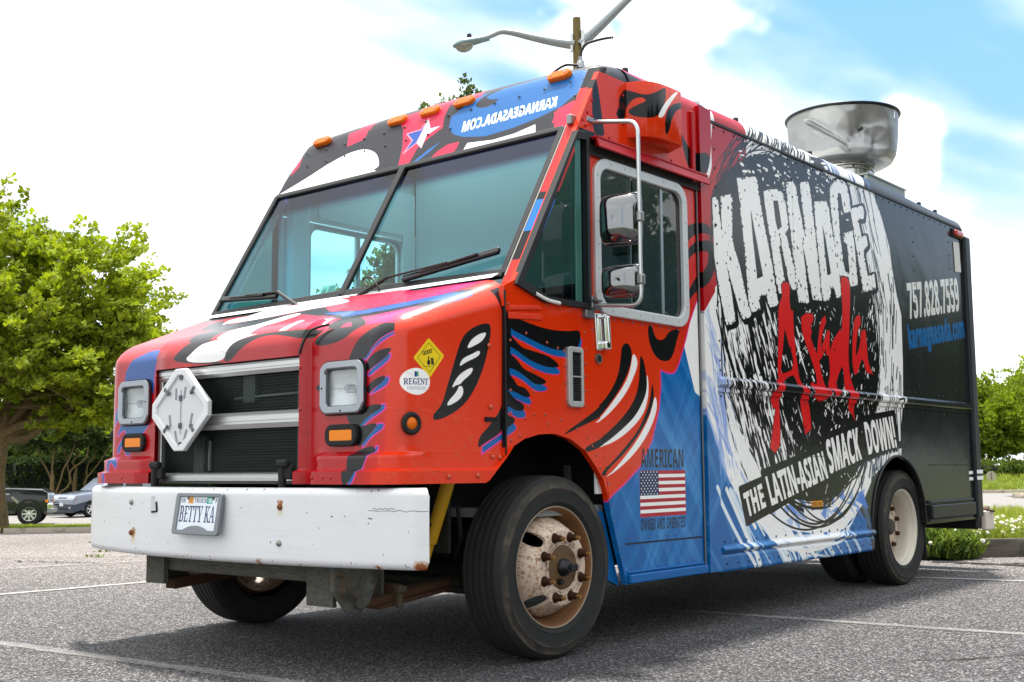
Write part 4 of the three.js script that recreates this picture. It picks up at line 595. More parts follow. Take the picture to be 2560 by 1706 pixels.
// cab sides with quarter windows
const QF = [[0.205, 2.42], [0.226, 2.42], [0.226, 1.623], [-0.06, 1.621], [-0.195, 1.680]];
const QW = [[0.139, 2.465], [0.226, 2.475], [0.226, 1.623], [-0.124, 1.621], [-0.318, 1.680]];
{
  const A = [[-0.406, 0.911], [-0.339, 0.958], [-0.265, 0.990], [-0.163, 1.011], [-0.046, 1.016], [0.075, 0.991], [0.185, 0.938], [0.269, 0.862], [0.325, 0.802], [0.360, 0.721], [0.373, 0.657]];
  const pts = [...A, [0.236, 1.585], [0.236, 2.415], [1.268, 2.415], [1.268, 2.825], [-zw(2.825) , 2.825], [-zw(2.5), 2.5], [-zw(1.80), 1.80], [-0.325, 1.695], [-0.40, 1.66]];
  part('cab_side', sidePanel(pts, [QW], W, 0.03), M.cab, truck).userData.label = 'orange cab side with black and blue flames and a small triangular window';
  part('cab_side', sidePanel(pts.map((p, i) => (i >= 15 && i <= 17 ? [p[0] + (i === 15 ? 0.2 : 0.11), p[1] - (i === 15 ? 0.06 : 0)] : p)), [QF], W - 0.02, 0.03, -1), M.white, truck).userData.label = 'cab side away from the camera';
  for (const s of [1, -1]) {
    const f = group('quarter_window', truck); const X = s * (W + 0.006);
    const ins = (k) => { const cx = 0.06, cy = 1.95; return (s > 0 ? QW : QF).map((p) => [p[0] + (cx - p[0]) * k, p[1] + (cy - p[1]) * k * 0.55]); };
    part('window_frame', (() => { const g = new THREE.ExtrudeGeometry(shapeOf(ins(-0.03), [ins(0.11)]), { depth: 0.03, bevelEnabled: true, bevelThickness: 0.004, bevelSize: 0.004, bevelSegments: 2 }); g.rotateY(Math.PI / 2); g.translate(s > 0 ? W - 0.018 : -W - 0.012, 0, 0); return g; })(), M.seal, f);
    part('glass', (() => { const g = new THREE.ShapeGeometry(shapeOf(ins(0.09))); g.rotateY(Math.PI / 2); g.translate(X - s * 0.022, 0, 0); return g; })(), mat(LIN(0.07, 0.15, 0.13), 0.02, 0, { phys: true, transmission: 1, thickness: 0, ior: 1.5, side: THREE.DoubleSide }), f);
    if (s > 0) { part('worn_paint', tube([[W + 0.014, 1.645, 0.20], [W + 0.015, 1.624, 0.115], [W + 0.015, 1.617, 0.02]], 0.009, 20, 6), mat('#d9d9d5', 0.8), f); part('division_bar', rb(0.012, 0.80, 0.045, 0.004, [W - 0.005, 2.04, -0.155]), mat('#3a6d63', 0.25, 0.2), f); }
  }
  // windscreen pillars, rounded between the windscreen and the cab side
  const pt = (() => { const [cv, c] = canvas(32, 512); c.setTransform(1, 0, 0, -512 / 1.2, 0, 512 + 1.68 * 512 / 1.2); for (const [a, b, col] of [[1.6, 1.80, '#c92a22'], [1.80, 1.945, COAL], [1.945, 2.11, '#1a6fc4'], [2.11, 2.15, COAL], [2.15, 2.74, '#c9262a'], [2.74, 3, COAL]]) { c.fillStyle = col; c.fillRect(0, a, 32, b - a + 0.004); } return tex(cv); })();
  const pm = mat(LIN(1, 1, 1), 0.36, 0, { ...wrapO, map: pt });
  for (const s of [1, -1]) part('windscreen_pillar', grid(8, 30, (u, v) => { const y = lerp(1.68, s > 0 ? 2.86 : 2.52, v), a = (u) * Math.PI / 2, z0 = zw(y); const hw = 1.105; const x = hw + ((s > 0 ? W : W - 0.02) - hw) * Math.sin(a), z = z0 - (s > 0 ? 0.055 : 0.14) * (1 - Math.cos(a)) + 0.004; return [s * x, y, z, u, (y - 1.68) / 1.2]; }), s > 0 ? pm : M.white, truck);
  // header rail above the sliding door and louvred panel
  part('door_track', [rb(0.045, 0.012, 1.05, 0.004, [W + 0.02, 2.468, -0.79]), rb(0.012, 0.055, 1.05, 0.004, [W + 0.040, 2.44, -0.79], [0, 0, 0.35])], M.red, truck);
  part('door_track_shadow', bx(0.01, 0.05, 1.03, [W + 0.004, 2.405, -0.76]), M.seal, truck);
  const scoop = new THREE.Shape(); scoop.moveTo(0.585, 0); scoop.lineTo(0.605, 0.05); scoop.quadraticCurveTo(0.63, 0.105, 0.72, 0.118); scoop.quadraticCurveTo(0.82, 0.128, 0.905, 0.122); scoop.lineTo(0.91, 0.115); scoop.lineTo(0.975, 0); scoop.closePath();
  const sg = new THREE.ExtrudeGeometry(scoop, { depth: 0.285, bevelEnabled: true, bevelSize: 0.004, bevelThickness: 0.004, bevelSegments: 2, curveSegments: 14 }); // (s, out) -> up
  { const p = sg.attributes.position, uv = sg.attributes.uv, q = []; for (let i = 0; i < p.count; i++) { const s = p.getX(i), o = p.getY(i), h = p.getZ(i); p.setXYZ(i, W + o, 2.54 + h, -s); uv.setXY(i, s + o * 0.55, 2.545 + h + o * 0.25); } const nrm = sg.clone(); nrm.deleteAttribute('normal'); }
  const sg2 = toCreasedNormals(sg, 0.6); part('vent_hood', sg2, M.cab, truck).userData.label = 'bulging curved vent cover over the driver door';
  rivets([[-0.28, 2.66], [-0.28, 2.58], [-0.55, 2.60], [-0.55, 2.75], [-1.0, 2.50], [-1.0, 2.62], [-1.22, 2.7], [-1.22, 2.55], [-0.42, 2.50], [-0.7, 2.50], [-0.22, 2.52], [-0.24, 2.59], [-0.2, 2.545], [-1.0, 2.79], [-1.1, 2.79], [-1.2, 2.79]].map(([z, y]) => [[W, y, z], [1, 0, 0]]), 0.009, M.red, truck);
  part('header_gusset', [rb(0.02, 0.40, 0.03, 0.006, [W + 0.008, 2.62, -1.21])], M.red, truck);
  part('cab_seam', [bx(0.008, 0.72, 0.007, [W + 0.001, 1.28, 0.397])], M.black, truck);
  // embossed slots under the quarter window
  part('embossed_rib', rb(0.012, 0.022, 0.23, 0.005, [W + 0.002, 1.575, 0.26], [0.10, 0, 0]), M.orange, truck); part('embossed_rib', rb(0.010, 0.03, 0.24, 0.005, [W + 0.001, 1.536, 0.255], [0.06, 0, 0]), M.orange, truck);
  // vent louvre
  const lv = group('side_vent', truck); part('vent_frame', (() => { const g = new THREE.ExtrudeGeometry(shapeOf(roundRect(0.045, 1.145, 0.155, 1.42, 0.018), [roundRect(0.068, 1.165, 0.147, 1.402, 0.008)]), { depth: 0.014, bevelEnabled: true, bevelSize: 0.004, bevelThickness: 0.004, bevelSegments: 2 }); g.rotateY(Math.PI / 2); g.translate(W, 0, 0); return g; })(), M.aluMatte, lv);
  part('vent_recess', bx(0.004, 0.235, 0.08, [W + 0.002, 1.284, -0.108]), M.dark, lv); for (let i = 0; i < 26; i++) { part('louvre', bx(0.010, 0.002, 0.076, [W + 0.006, 1.172 + i * 0.009, -0.108], [0, 0, 0.5]), M.black, lv); } part('vent_bar', bx(0.014, 0.006, 0.078, [W + 0.008, 1.284, -0.108]), M.aluMatte, lv);
  const rv = []; for (const [s, y] of [[-.37, 1.58], [-.36, 1.42], [-.36, 1.2], [-.36, 1.1], [-.25, 1.46], [-.10, 1.43], [-.02, 1.41], [.03, 1.40], [.03, 1.33], [.03, 1.25], [.04, 1.17], [.19, 1.35], [.19, 1.29], [.19, 1.22], [.19, 1.15], [.2, 1.42], [.19, 1.5], [-.2, 1.3], [-.2, 1.2], [-.2, 1.1], [-.24, 1.13], [-.26, 1.08], [-.12, 1.1], [-.10, 1.06], [0, 1.08], [.12, 1.04], [.2, 1.0], [.24, .96], [.27, .92], [.30, .86], [-.36, .98], [-.3, 1.0], [-.1, 1.60], [0, 1.595], [.08, 1.59]]) rv.push([[W, y, -s], [1, 0, 0]]);
  rivets(rv, 0.0075, mat('#a3452c', 0.3, 0.3), truck);
}
// sliding door
{
  const DW = roundRect(0.315, 1.64, 1.096, 2.343, 0.078), X = W - 0.008;
  const pts = [[0.242, 1.585], [0.242, 2.408], [1.242, 2.408], [1.250, 0.292], [0.517, 0.292], [0.392, 0.64]];
  const hole = DW.slice().reverse();
  for (const s of [1, -1]) {
    const d = group('sliding_door', truck); part('door_panel', sidePanel(s > 0 ? pts : [[0.25, 0.4], [0.25, 2.408], [1.35, 2.408], [1.35, 0.292], [0.5, 0.292]], [s > 0 ? hole : roundRect(0.46, 1.655, 1.28, 2.40, 0.075)], X, 0.03, s), s > 0 ? M.cab : M.white, d);
    const fr = s > 0 ? [roundRect(0.283, 1.605, 1.128, 2.378, 0.10), roundRect(0.320, 1.646, 1.091, 2.338, 0.075)] : [roundRect(0.45, 1.62, 1.30, 2.41, 0.10), roundRect(0.49, 1.66, 1.26, 2.385, 0.07)];
    part('window_frame', (() => { const g = new THREE.ExtrudeGeometry(shapeOf(fr[0], [fr[1]]), { depth: 0.016, bevelEnabled: true, bevelSize: 0.005, bevelThickness: 0.005, bevelSegments: 2 }); g.rotateY(Math.PI / 2); g.translate(s > 0 ? X : -X - 0.016, 0, 0); return g; })(), mat('#cfd0cf', 0.4, 0.4), d);
    const pane = (a, b, y0, y1, x) => { const g = new THREE.ShapeGeometry(shapeOf(roundRect(a, y0, b, y1, 0.05))); g.rotateY(Math.PI / 2); g.translate(x, 0, 0); return g; };
    const gm = s > 0 ? mat(LIN(0.10, 0.13, 0.13), 0.015, 0, { phys: true, transmission: 1, thickness: 0, side: THREE.DoubleSide }) : mat(LIN(0.86, 0.95, 0.95), 0.02, 0, { phys: true, transmission: 1, thickness: 0, side: THREE.DoubleSide });
    if (s > 0) { part('window_pane', pane(0.62, 1.095, 1.642, 2.342, X - 0.004), gm, d); part('window_pane', pane(0.316, 0.66, 1.642, 2.342, X - 0.018), gm, d); part('sash_bar', [bx(0.010, 0.67, 0.022, [X - 0.006, 1.995, -0.905]), bx(0.010, 0.67, 0.016, [X - 0.010, 1.995, -0.632])], mat('#aab0b0', 0.3, 0.8), d); }
    else { part('window_pane', pane(0.48, 1.27, 1.655, 2.39, -X + 0.004), gm, d); part('sash_bar', bx(0.02, 0.72, 0.035, [-X + 0.006, 2.02, -0.885]), M.aluMatte, d); }
    if (s > 0) {
      part('handle_plate', rb(0.012, 0.18, 0.075, 0.012, [X + 0.006, 1.515, -0.318], [0.08, 0, 0]), M.chrome, d); part('door_handle', [rb(0.030, 0.135, 0.022, 0.01, [X + 0.034, 1.525, -0.342], [0.08, 0, 0]), rb(0.034, 0.045, 0.05, 0.012, [X + 0.024, 1.448, -0.345], [0.08, 0, 0]), rb(0.03, 0.02, 0.03, 0.008, [X + 0.02, 1.59, -0.33])], M.chrome, d);
      part('door_lock', [cyl([X, 1.383, -0.306], [X + 0.01, 1.383, -0.306], 0.026, 0.024, 20)], M.steel, d); part('keyhole', cyl([X + 0.006, 1.383, -0.306], [X + 0.0115, 1.383, -0.306], 0.017, 0.017, 16), M.dark, d);
      part('lower_seam', [bx(0.004, 0.007, 0.72, [X + 0.001, 0.488, -0.875])], M.black, d);
      part('door_sill', [rb(0.03, 0.045, 0.735, 0.008, [X + 0.012, 0.318, -0.885]), rb(0.012, 0.012, 0.72, 0.004, [X + 0.004, 0.350, -0.88])], M.blue, d);
      const rv = []; for (let t = 0.55; t < 1.22; t += 0.085) rv.push([[X, 0.512, -t], [1, 0, 0]], [[X, 0.372, -t], [1, 0, 0]]); for (let i = 0; i < 9; i++) { const t = i / 8; rv.push([[X, lerp(1.52, 0.68, t), -lerp(0.262, 0.41, t * t)], [1, 0, 0]]); } for (let i = 0; i < 5; i++) rv.push([[X, lerp(0.6, 0.36, i / 4), -lerp(0.42, 0.505, i / 4)], [1, 0, 0]]); for (let t = 0.36; t < 1.05; t += 0.085) rv.push([[X, 1.585, -t], [1, 0, 0]]);
      const rw = []; for (let t = 0.05; t < 1; t += 0.18) rw.push([[X + 0.0205, lerp(1.68, 2.32, t), -0.300], [1, 0, 0]], [[X + 0.0205, lerp(1.68, 2.32, t), -1.110], [1, 0, 0]], [[X + 0.0205, 2.358, -lerp(0.38, 1.05, t)], [1, 0, 0]], [[X + 0.0205, 1.626, -lerp(0.38, 1.05, t)], [1, 0, 0]]); rivets(rw, 0.0055, mat('#a5a6a6', 0.35, 0.6), d);
      rivets(rv, 0.006, mat('#4e5f86', 0.4, 0.2), d);
    }
  }
  part('door_gap', [bx(0.02, 2.05, 0.02, [W - 0.018, 1.36, -1.262]), bx(0.02, 0.84, 0.010, [W - 0.03, 2.0, -0.238])], M.dark, truck);
  part('door_edge_strip', [bx(0.006, 2.05, 0.006, [W + 0.001, 1.36, -1.2515])], mat('#8b8f90', 0.4, 0.6), truck);
  // blue wheel-arch flange ahead of the door
  part('arch_flange', (() => { const sh = shapeOf([[0.335, 0.65], [0.392, 0.65], [0.518, 0.292], [0.515, 0.285], [0.40, 0.33]]); const g = new THREE.ExtrudeGeometry(sh, { depth: 0.02, bevelEnabled: false }); g.rotateY(Math.PI / 2); g.translate(W - 0.075, 0, 0); return g; })(), M.blue, truck);
  part('arch_brace', bx(0.03, 0.55, 0.02, [W - 0.22, 0.60, -0.36], [0.12, 0, 0]), mat('#45443f', 0.8), truck);
}
// front cap above the windscreen
{
  const prof = [[2.515, -0.163], [2.60, -0.213], [2.70, -0.273], [2.79, -0.326], [2.852, -0.364], [2.892, -0.395], [2.924, -0.44], [2.943, -0.50], [2.955, -0.58], [2.962, -0.66]];
  const arc = [0]; for (let i = 1; i < prof.length; i++) arc.push(arc[i - 1] + Math.hypot(prof[i][0] - prof[i - 1][0], prof[i][1] - prof[i - 1][1]));
  const T = arc.at(-1), P2 = (v) => { const l = v * T; let i = 1; while (i < arc.length - 1 && arc[i] < l) i++; const t = (l - arc[i - 1]) / (arc[i] - arc[i - 1]); return [lerp(prof[i - 1][0], prof[i][0], t), lerp(prof[i - 1][1], prof[i][1], t), l]; };
  const g = grid(64, 36, (u, v) => {
    const [y, z, l] = P2(v), q = smooth(l, 0.12, 0.52), hw = lerp(1.107, W - 0.004, smooth(l, 0.25, 0.55)), uu = (u * 2 - 1), x = hw * Math.sign(uu) * (Math.abs(uu) < 0.8 ? Math.abs(uu) / 0.8 * 0.86 : 0.86 + 0.14 * Math.sin((Math.abs(uu) - 0.8) / 0.2 * Math.PI / 2));
    const r = lerp(0.015, 0.125, q), e = Math.max(0, Math.abs(x) - (hw - r)) / r, drop = r * (1 - Math.sqrt(Math.max(0, 1 - Math.min(1, e) ** 2))), crown = 0.03 * q * (1 - (x / 1.18) ** 2);
    return [x, y - drop * q - (1 - q) * drop * 0.3 + crown - 0.022 * q, z - drop * 0.12, x, l];
  });
  part('front_cap', g, M.cap, truck).userData.label = 'sloping brow over the windscreen with star and mirrored web address';
  // marker lamps
  for (const x of [-0.921, -0.262, 0, 0.262, 0.921]) {
    const l = group('marker_lamp', truck, [x, 2.862, -0.369]); l.rotation.x = -0.54 - 0; l.name = 'marker_lamp';
    const sh = shapeOf(roundRect(-0.066, -0.020, 0.066, 0.020, 0.019)); const gg = new THREE.ExtrudeGeometry(sh, { depth: 0.014, bevelEnabled: true, bevelSize: 0.008, bevelThickness: 0.010, bevelSegments: 3 });
    part('lens', gg, M.amberDark, l); for (const q of [-0.046, 0.046]) part('screw', cyl([q, 0, 0.02], [q, 0, 0.027], 0.007, 0.007, 10), M.steel, l);
  }
  const rv = []; for (let x = -1.02; x < 1.06; x += 0.17) { rv.push([[x, 2.80, -0.327], [0, 0.5, 0.86]], [[x + 0.07, 2.70, -0.268], [0, 0.5, 0.86]]); } rivets(rv, 0.008, M.coal, truck);
}
// windscreen
{
  const o = [0, 0.469, 0.803], at3 = (x, y, lift = 0) => [x, y + 0.503 * lift, zw(y) + 0.864 * lift];
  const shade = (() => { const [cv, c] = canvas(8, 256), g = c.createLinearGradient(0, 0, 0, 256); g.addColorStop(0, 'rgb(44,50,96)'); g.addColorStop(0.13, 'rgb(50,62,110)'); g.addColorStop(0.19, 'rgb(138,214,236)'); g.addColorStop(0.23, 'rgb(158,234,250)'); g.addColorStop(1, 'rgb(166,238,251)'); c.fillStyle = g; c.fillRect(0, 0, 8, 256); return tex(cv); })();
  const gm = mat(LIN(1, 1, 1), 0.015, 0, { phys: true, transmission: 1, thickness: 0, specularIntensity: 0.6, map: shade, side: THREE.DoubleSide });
  const ws = group('windscreen', truck);
  const xw = (y) => 1.10 + 0.006 * (y - 1.7);
  part('glass_pane', grid(4, 4, (u, v) => { const y = lerp(1.73, 2.50, v), x = lerp(-xw(y) + 0.02, -0.02, u); return [...at3(x, y, -0.004), u, v]; }), gm, ws);
  part('glass_pane', grid(4, 4, (u, v) => { const y = lerp(1.73, 2.50, v), x = lerp(0.02, xw(y) - 0.02, u); return [...at3(x, y, -0.004), u, v]; }), gm, ws);
  const bar = (a, b, w) => { const A = V(a), B = V(b), d = B.clone().sub(A), L = d.length(), g = new RoundedBoxGeometry(w, L, 0.024, 2, 0.008); const yv = d.normalize(), nz = new THREE.Vector3(0, 0.503, 0.864), xv = yv.clone().cross(nz).normalize(), m = new THREE.Matrix4().makeBasis(xv, yv, nz); g.applyMatrix4(m); const c = A.add(B).multiplyScalar(0.5); g.translate(c.x, c.y, c.z); return g; };
  part('rubber_gasket', [bar(at3(-1.1, 2.505), at3(1.1, 2.505), 0.035), bar(at3(-1.09, 1.735), at3(0, 1.752), 0.05), bar(at3(0, 1.752), at3(1.09, 1.735), 0.05), bar(at3(-1.087, 1.73), at3(-1.092, 2.51), 0.035), bar(at3(1.087, 1.73), at3(1.092, 2.51), 0.035)], M.seal, ws);
  part('centre_bar', bar(at3(0, 1.74, 0.004), at3(0, 2.50, 0.004), 0.045), M.seal, ws);
  part('pillar_bead', [bar(at3(1.108, 1.72, -0.004), at3(1.113, 2.52, -0.004), 0.006)], mat('#b8b4ae', 0.7), ws);
  const sk = (() => { const [cv, c] = canvas(64, 48); c.fillStyle = '#b9b894'; c.fillRect(0, 0, 64, 48); c.fillStyle = '#6f7a64'; c.fillRect(34, 4, 26, 40); c.fillStyle = '#20261f'; c.font = 'bold 34px sans-serif'; c.fillText('6', 8, 36); return tex(cv); })();
  part('inspection_sticker', grid(1, 1, (u, v) => [...at3(lerp(-0.215, -0.105, u), lerp(1.765, 1.828, v), -0.010), u, v]), mat(LIN(1, 1, 1), 0.7, 0, { map: sk, side: THREE.DoubleSide }), ws);
  // wipers
  const wiper = (piv, elbow, b0, b1, loose) => { const w = group('wiper', truck); part('arm', [cyl(at3(...piv, 0.03), at3(...elbow, 0.045), 0.013, 0.009, 10), cyl(at3(...elbow, 0.045), at3(lerp(b0[0], b1[0], 0.5), lerp(b0[1], b1[1], 0.5), 0.05), 0.006, 0.005, 8), rb(0.05, 0.05, 0.05, 0.012, at3(...piv, 0.02))], M.black, w); part('blade', [bar(at3(...b0, 0.028), at3(...b1, 0.028), 0.034), cyl(at3(lerp(b0[0], b1[0], 0.2), lerp(b0[1], b1[1], 0.2), 0.04), at3(lerp(b0[0], b1[0], 0.8), lerp(b0[1], b1[1], 0.8), 0.046), 0.007, 0.007, 8)], M.blackGloss, w); if (loose) part('washer_hose', tube([at3(0.25, 1.73, 0.06), at3(0.21, 1.765, 0.07), at3(0.26, 1.77, 0.07), at3(0.31, 1.735, 0.05), at3(0.33, 1.70, 0.02)], 0.005, 24, 6), M.black, w); };
  wiper([0.15, 1.69], [0.35, 1.775], [0.45, 1.765], [1.035, 1.840], true); wiper([-0.27, 1.69], [-0.51, 1.795], [-1.05, 1.815], [-0.52, 1.785], false);
}
// hood
{
  const A = 1.17, ZF = 0.965, ZB = 0.36, YB = 0.80, YT = 1.70, r = 0.125, ytop = (z) => 1.695 - 0.375 * (z - 0.38);
  const un = (y) => (y < 1.1 ? y : 1.1 + (y - 1.1) / (ytop(ZF) - 1.1) * (YT - 1.1));
  const seq = (...a) => { const o = []; for (let i = 0; i < a.length - 2; i += 2) { const n = a[i + 1]; for (let k = 0; k < n; k++) o.push(lerp(a[i], a[i + 2], k / n)); } o.push(a.at(-1)); return o; };
  const hwF = (A - 0.185 * (ZF - 0.40)) / A, ux = (x) => x / hwF;
  const xs0 = seq(0, 6, ux(0.54), 4, ux(0.58), 4, ux(0.676), 4, ux(0.884), 2, ux(0.93), 10, A), xs = [...xs0.slice(1).reverse().map((v) => -v), ...xs0], ys = [YB, 0.815, 0.83, 0.846, 0.852, 0.858, 0.864, 0.87, ...seq(0.885, 2, 0.905, 6, 0.94, 6, 1.1), ...seq(un(1.119), 4, un(1.287), 3, un(1.352), 10, YT)], zs = seq(ZB, 8, 0.52, 8, 0.80, 10, ZF);
  const hw = (z) => (A - 0.185 * Math.max(0, z - 0.40)) / A;
  const map3 = (x, y, z) => {
    const ix = Math.max(-A + r, Math.min(A - r, x)), iy = Math.min(YT - r, y), iz = Math.min(ZF - r, z);
    const d = new THREE.Vector3(x - ix, y - iy, z - iz), n = d.lengthSq() > 1e-12 ? d.clone().normalize() : d; const p = d.lengthSq() > 1e-12 ? new THREE.Vector3(ix, iy, iz).addScaledVector(n, r) : new THREE.Vector3(x, y, z);
    let py = p.y; if (py > 1.1) py = 1.1 + (py - 1.1) / (YT - 1.1) * (ytop(p.z) - 1.1);
    let px = p.x * hw(p.z), pz = p.z;
    const mid = 1 - smooth(Math.abs(px), 0.542, 0.572), fr = smooth(n.z, 0.25, 0.9), sd = smooth(Math.abs(n.x), 0.25, 0.9);
    pz += 0.045 * mid * smooth(pz, 0.78, 0.95) - 0.02 * mid * smooth(py, 1.36, 1.42) * 0; py += 0.014 * mid * smooth(n.y, 0.2, 0.9);
    const ledge = (1 - smooth(py, 0.914, 0.934)) * (1 - mid), hem = 1 - smooth(py, 0.852, 0.862);
    const edge = smooth(Math.abs(px), 0.60, 0.66);
    pz += fr * (0.042 * ledge * edge + 0.030 * hem); px += Math.sign(px) * sd * (0.022 * ledge * smooth(pz, 0.76, 0.92) + 0.028 * hem);
    // pocket shoulder beside the grille
    if (Math.abs(n.x) > 0.6 && pz < 0.51) py = Math.max(py, YB + (0.51 - pz) * 1.03);
    // a slow dent and panel waviness
    px += Math.sign(px) * sd * 0.006 * fbm(py * 3, pz * 3, 1.1, 2); py += 0.006 * smooth(n.y, 0.4, 1) * fbm(px * 2.4, pz * 3, 4.2, 2);
    return [px, py, pz];
  };
  const pos = [], uv = [];
  const face = (us, vs, f, tx, skip, flip) => { for (let j = 0; j < vs.length - 1; j++) for (let i = 0; i < us.length - 1; i++) { const q = [[us[i], vs[j]], [us[i + 1], vs[j]], [us[i + 1], vs[j + 1]], [us[i], vs[j + 1]]]; if (skip && skip((q[0][0] + q[2][0]) / 2, (q[0][1] + q[2][1]) / 2)) continue; const c = q.map((k) => map3(...f(k[0], k[1]))); for (const k of flip ? [0, 2, 1, 0, 3, 2] : [0, 1, 2, 0, 2, 3]) { pos.push(...c[k]); uv.push(...tx(c[k])); } } };
  const yGrille = un(1.352) - 0.001;
  face(xs, ys, (a, b) => [a, b, ZF], (p) => hoodUV.front(p[0], p[1]), (x, y) => (Math.abs(x) < ux(0.54) && y < yGrille) || (Math.abs(Math.abs(x) - ux(0.780)) < ux(0.103) && y > un(1.120) && y < un(1.286)), false);
  face(xs, zs, (a, b) => [a, YT, b], (p) => hoodUV.top(p[0], p[2]), null, true);
  face(zs, ys, (a, b) => [A, b, a], (p) => hoodUV.side(-p[2], p[1]), null, true);
  face(zs, ys, (a, b) => [-A, b, a], (p) => hoodUV.plain(-p[2], p[1]), null, false);
  let g = new THREE.BufferGeometry(); g.setAttribute('position', new THREE.Float32BufferAttribute(pos, 3)); g.setAttribute('uv', new THREE.Float32BufferAttribute(uv, 2));
  g = toCreasedNormals(g, 0.75);
  part('hood', g, M.hood, truck).userData.label = 'rounded snub hood with pink, black and white swirls';
  part('hood_lining', [bx(2.1, 0.02, 0.5, [0, 1.28, 0.62]), bx(0.02, 0.5, 0.6, [0.60, 1.05, 0.66]), bx(0.02, 0.5, 0.6, [-0.60, 1.05, 0.66]), bx(1.2, 0.5, 0.02, [0, 1.05, 0.60])], M.dark, truck);
  // hood seam, lip and bolts
  const sm = []; for (const s of [1]) sm.push(tube([[0.545, 1.357, 1.016], [0.556, 1.40, 1.008], [0.575, 1.455, 0.985], [0.60, 1.475, 0.955], [0.64, 1.485, 0.93]], 0.006, 24, 6)); part('hood_seam', sm, M.black, truck);
  part('cowl', grid(20, 3, (u, v) => { const x = lerp(-1.08, 1.08, u); return [x, lerp(1.70, 1.725, v) + 0.012, lerp(0.36, 0.315, v)]; }), M.white, truck);
  const n = [0.98, 0, 0.19], zz = (z) => 1.17 - 0.185 * (z - 0.4) + 0.006, rv = []; for (const [s, y] of HMARK[3]) rv.push([[zz(-s) + (y < 0.85 ? 0.026 : 0), y, -s], n]); rivets(rv, 0.011, mat('#c2543a', 0.3, 0.3), truck, 'rivets');
  rivets([[0.66, 0.828], [0.78, 0.828], [-0.78, 0.828], [0.73, 0.83], [0.545, 1.30], [0.545, 1.12], [-0.545, 1.32], [-0.545, 1.08]].map(([x, y]) => [[x, y, y < 0.9 ? 1.036 : 1.008], [0, 0, 1]]), 0.009, mat('#a92226', 0.3, 0.3), truck);
}
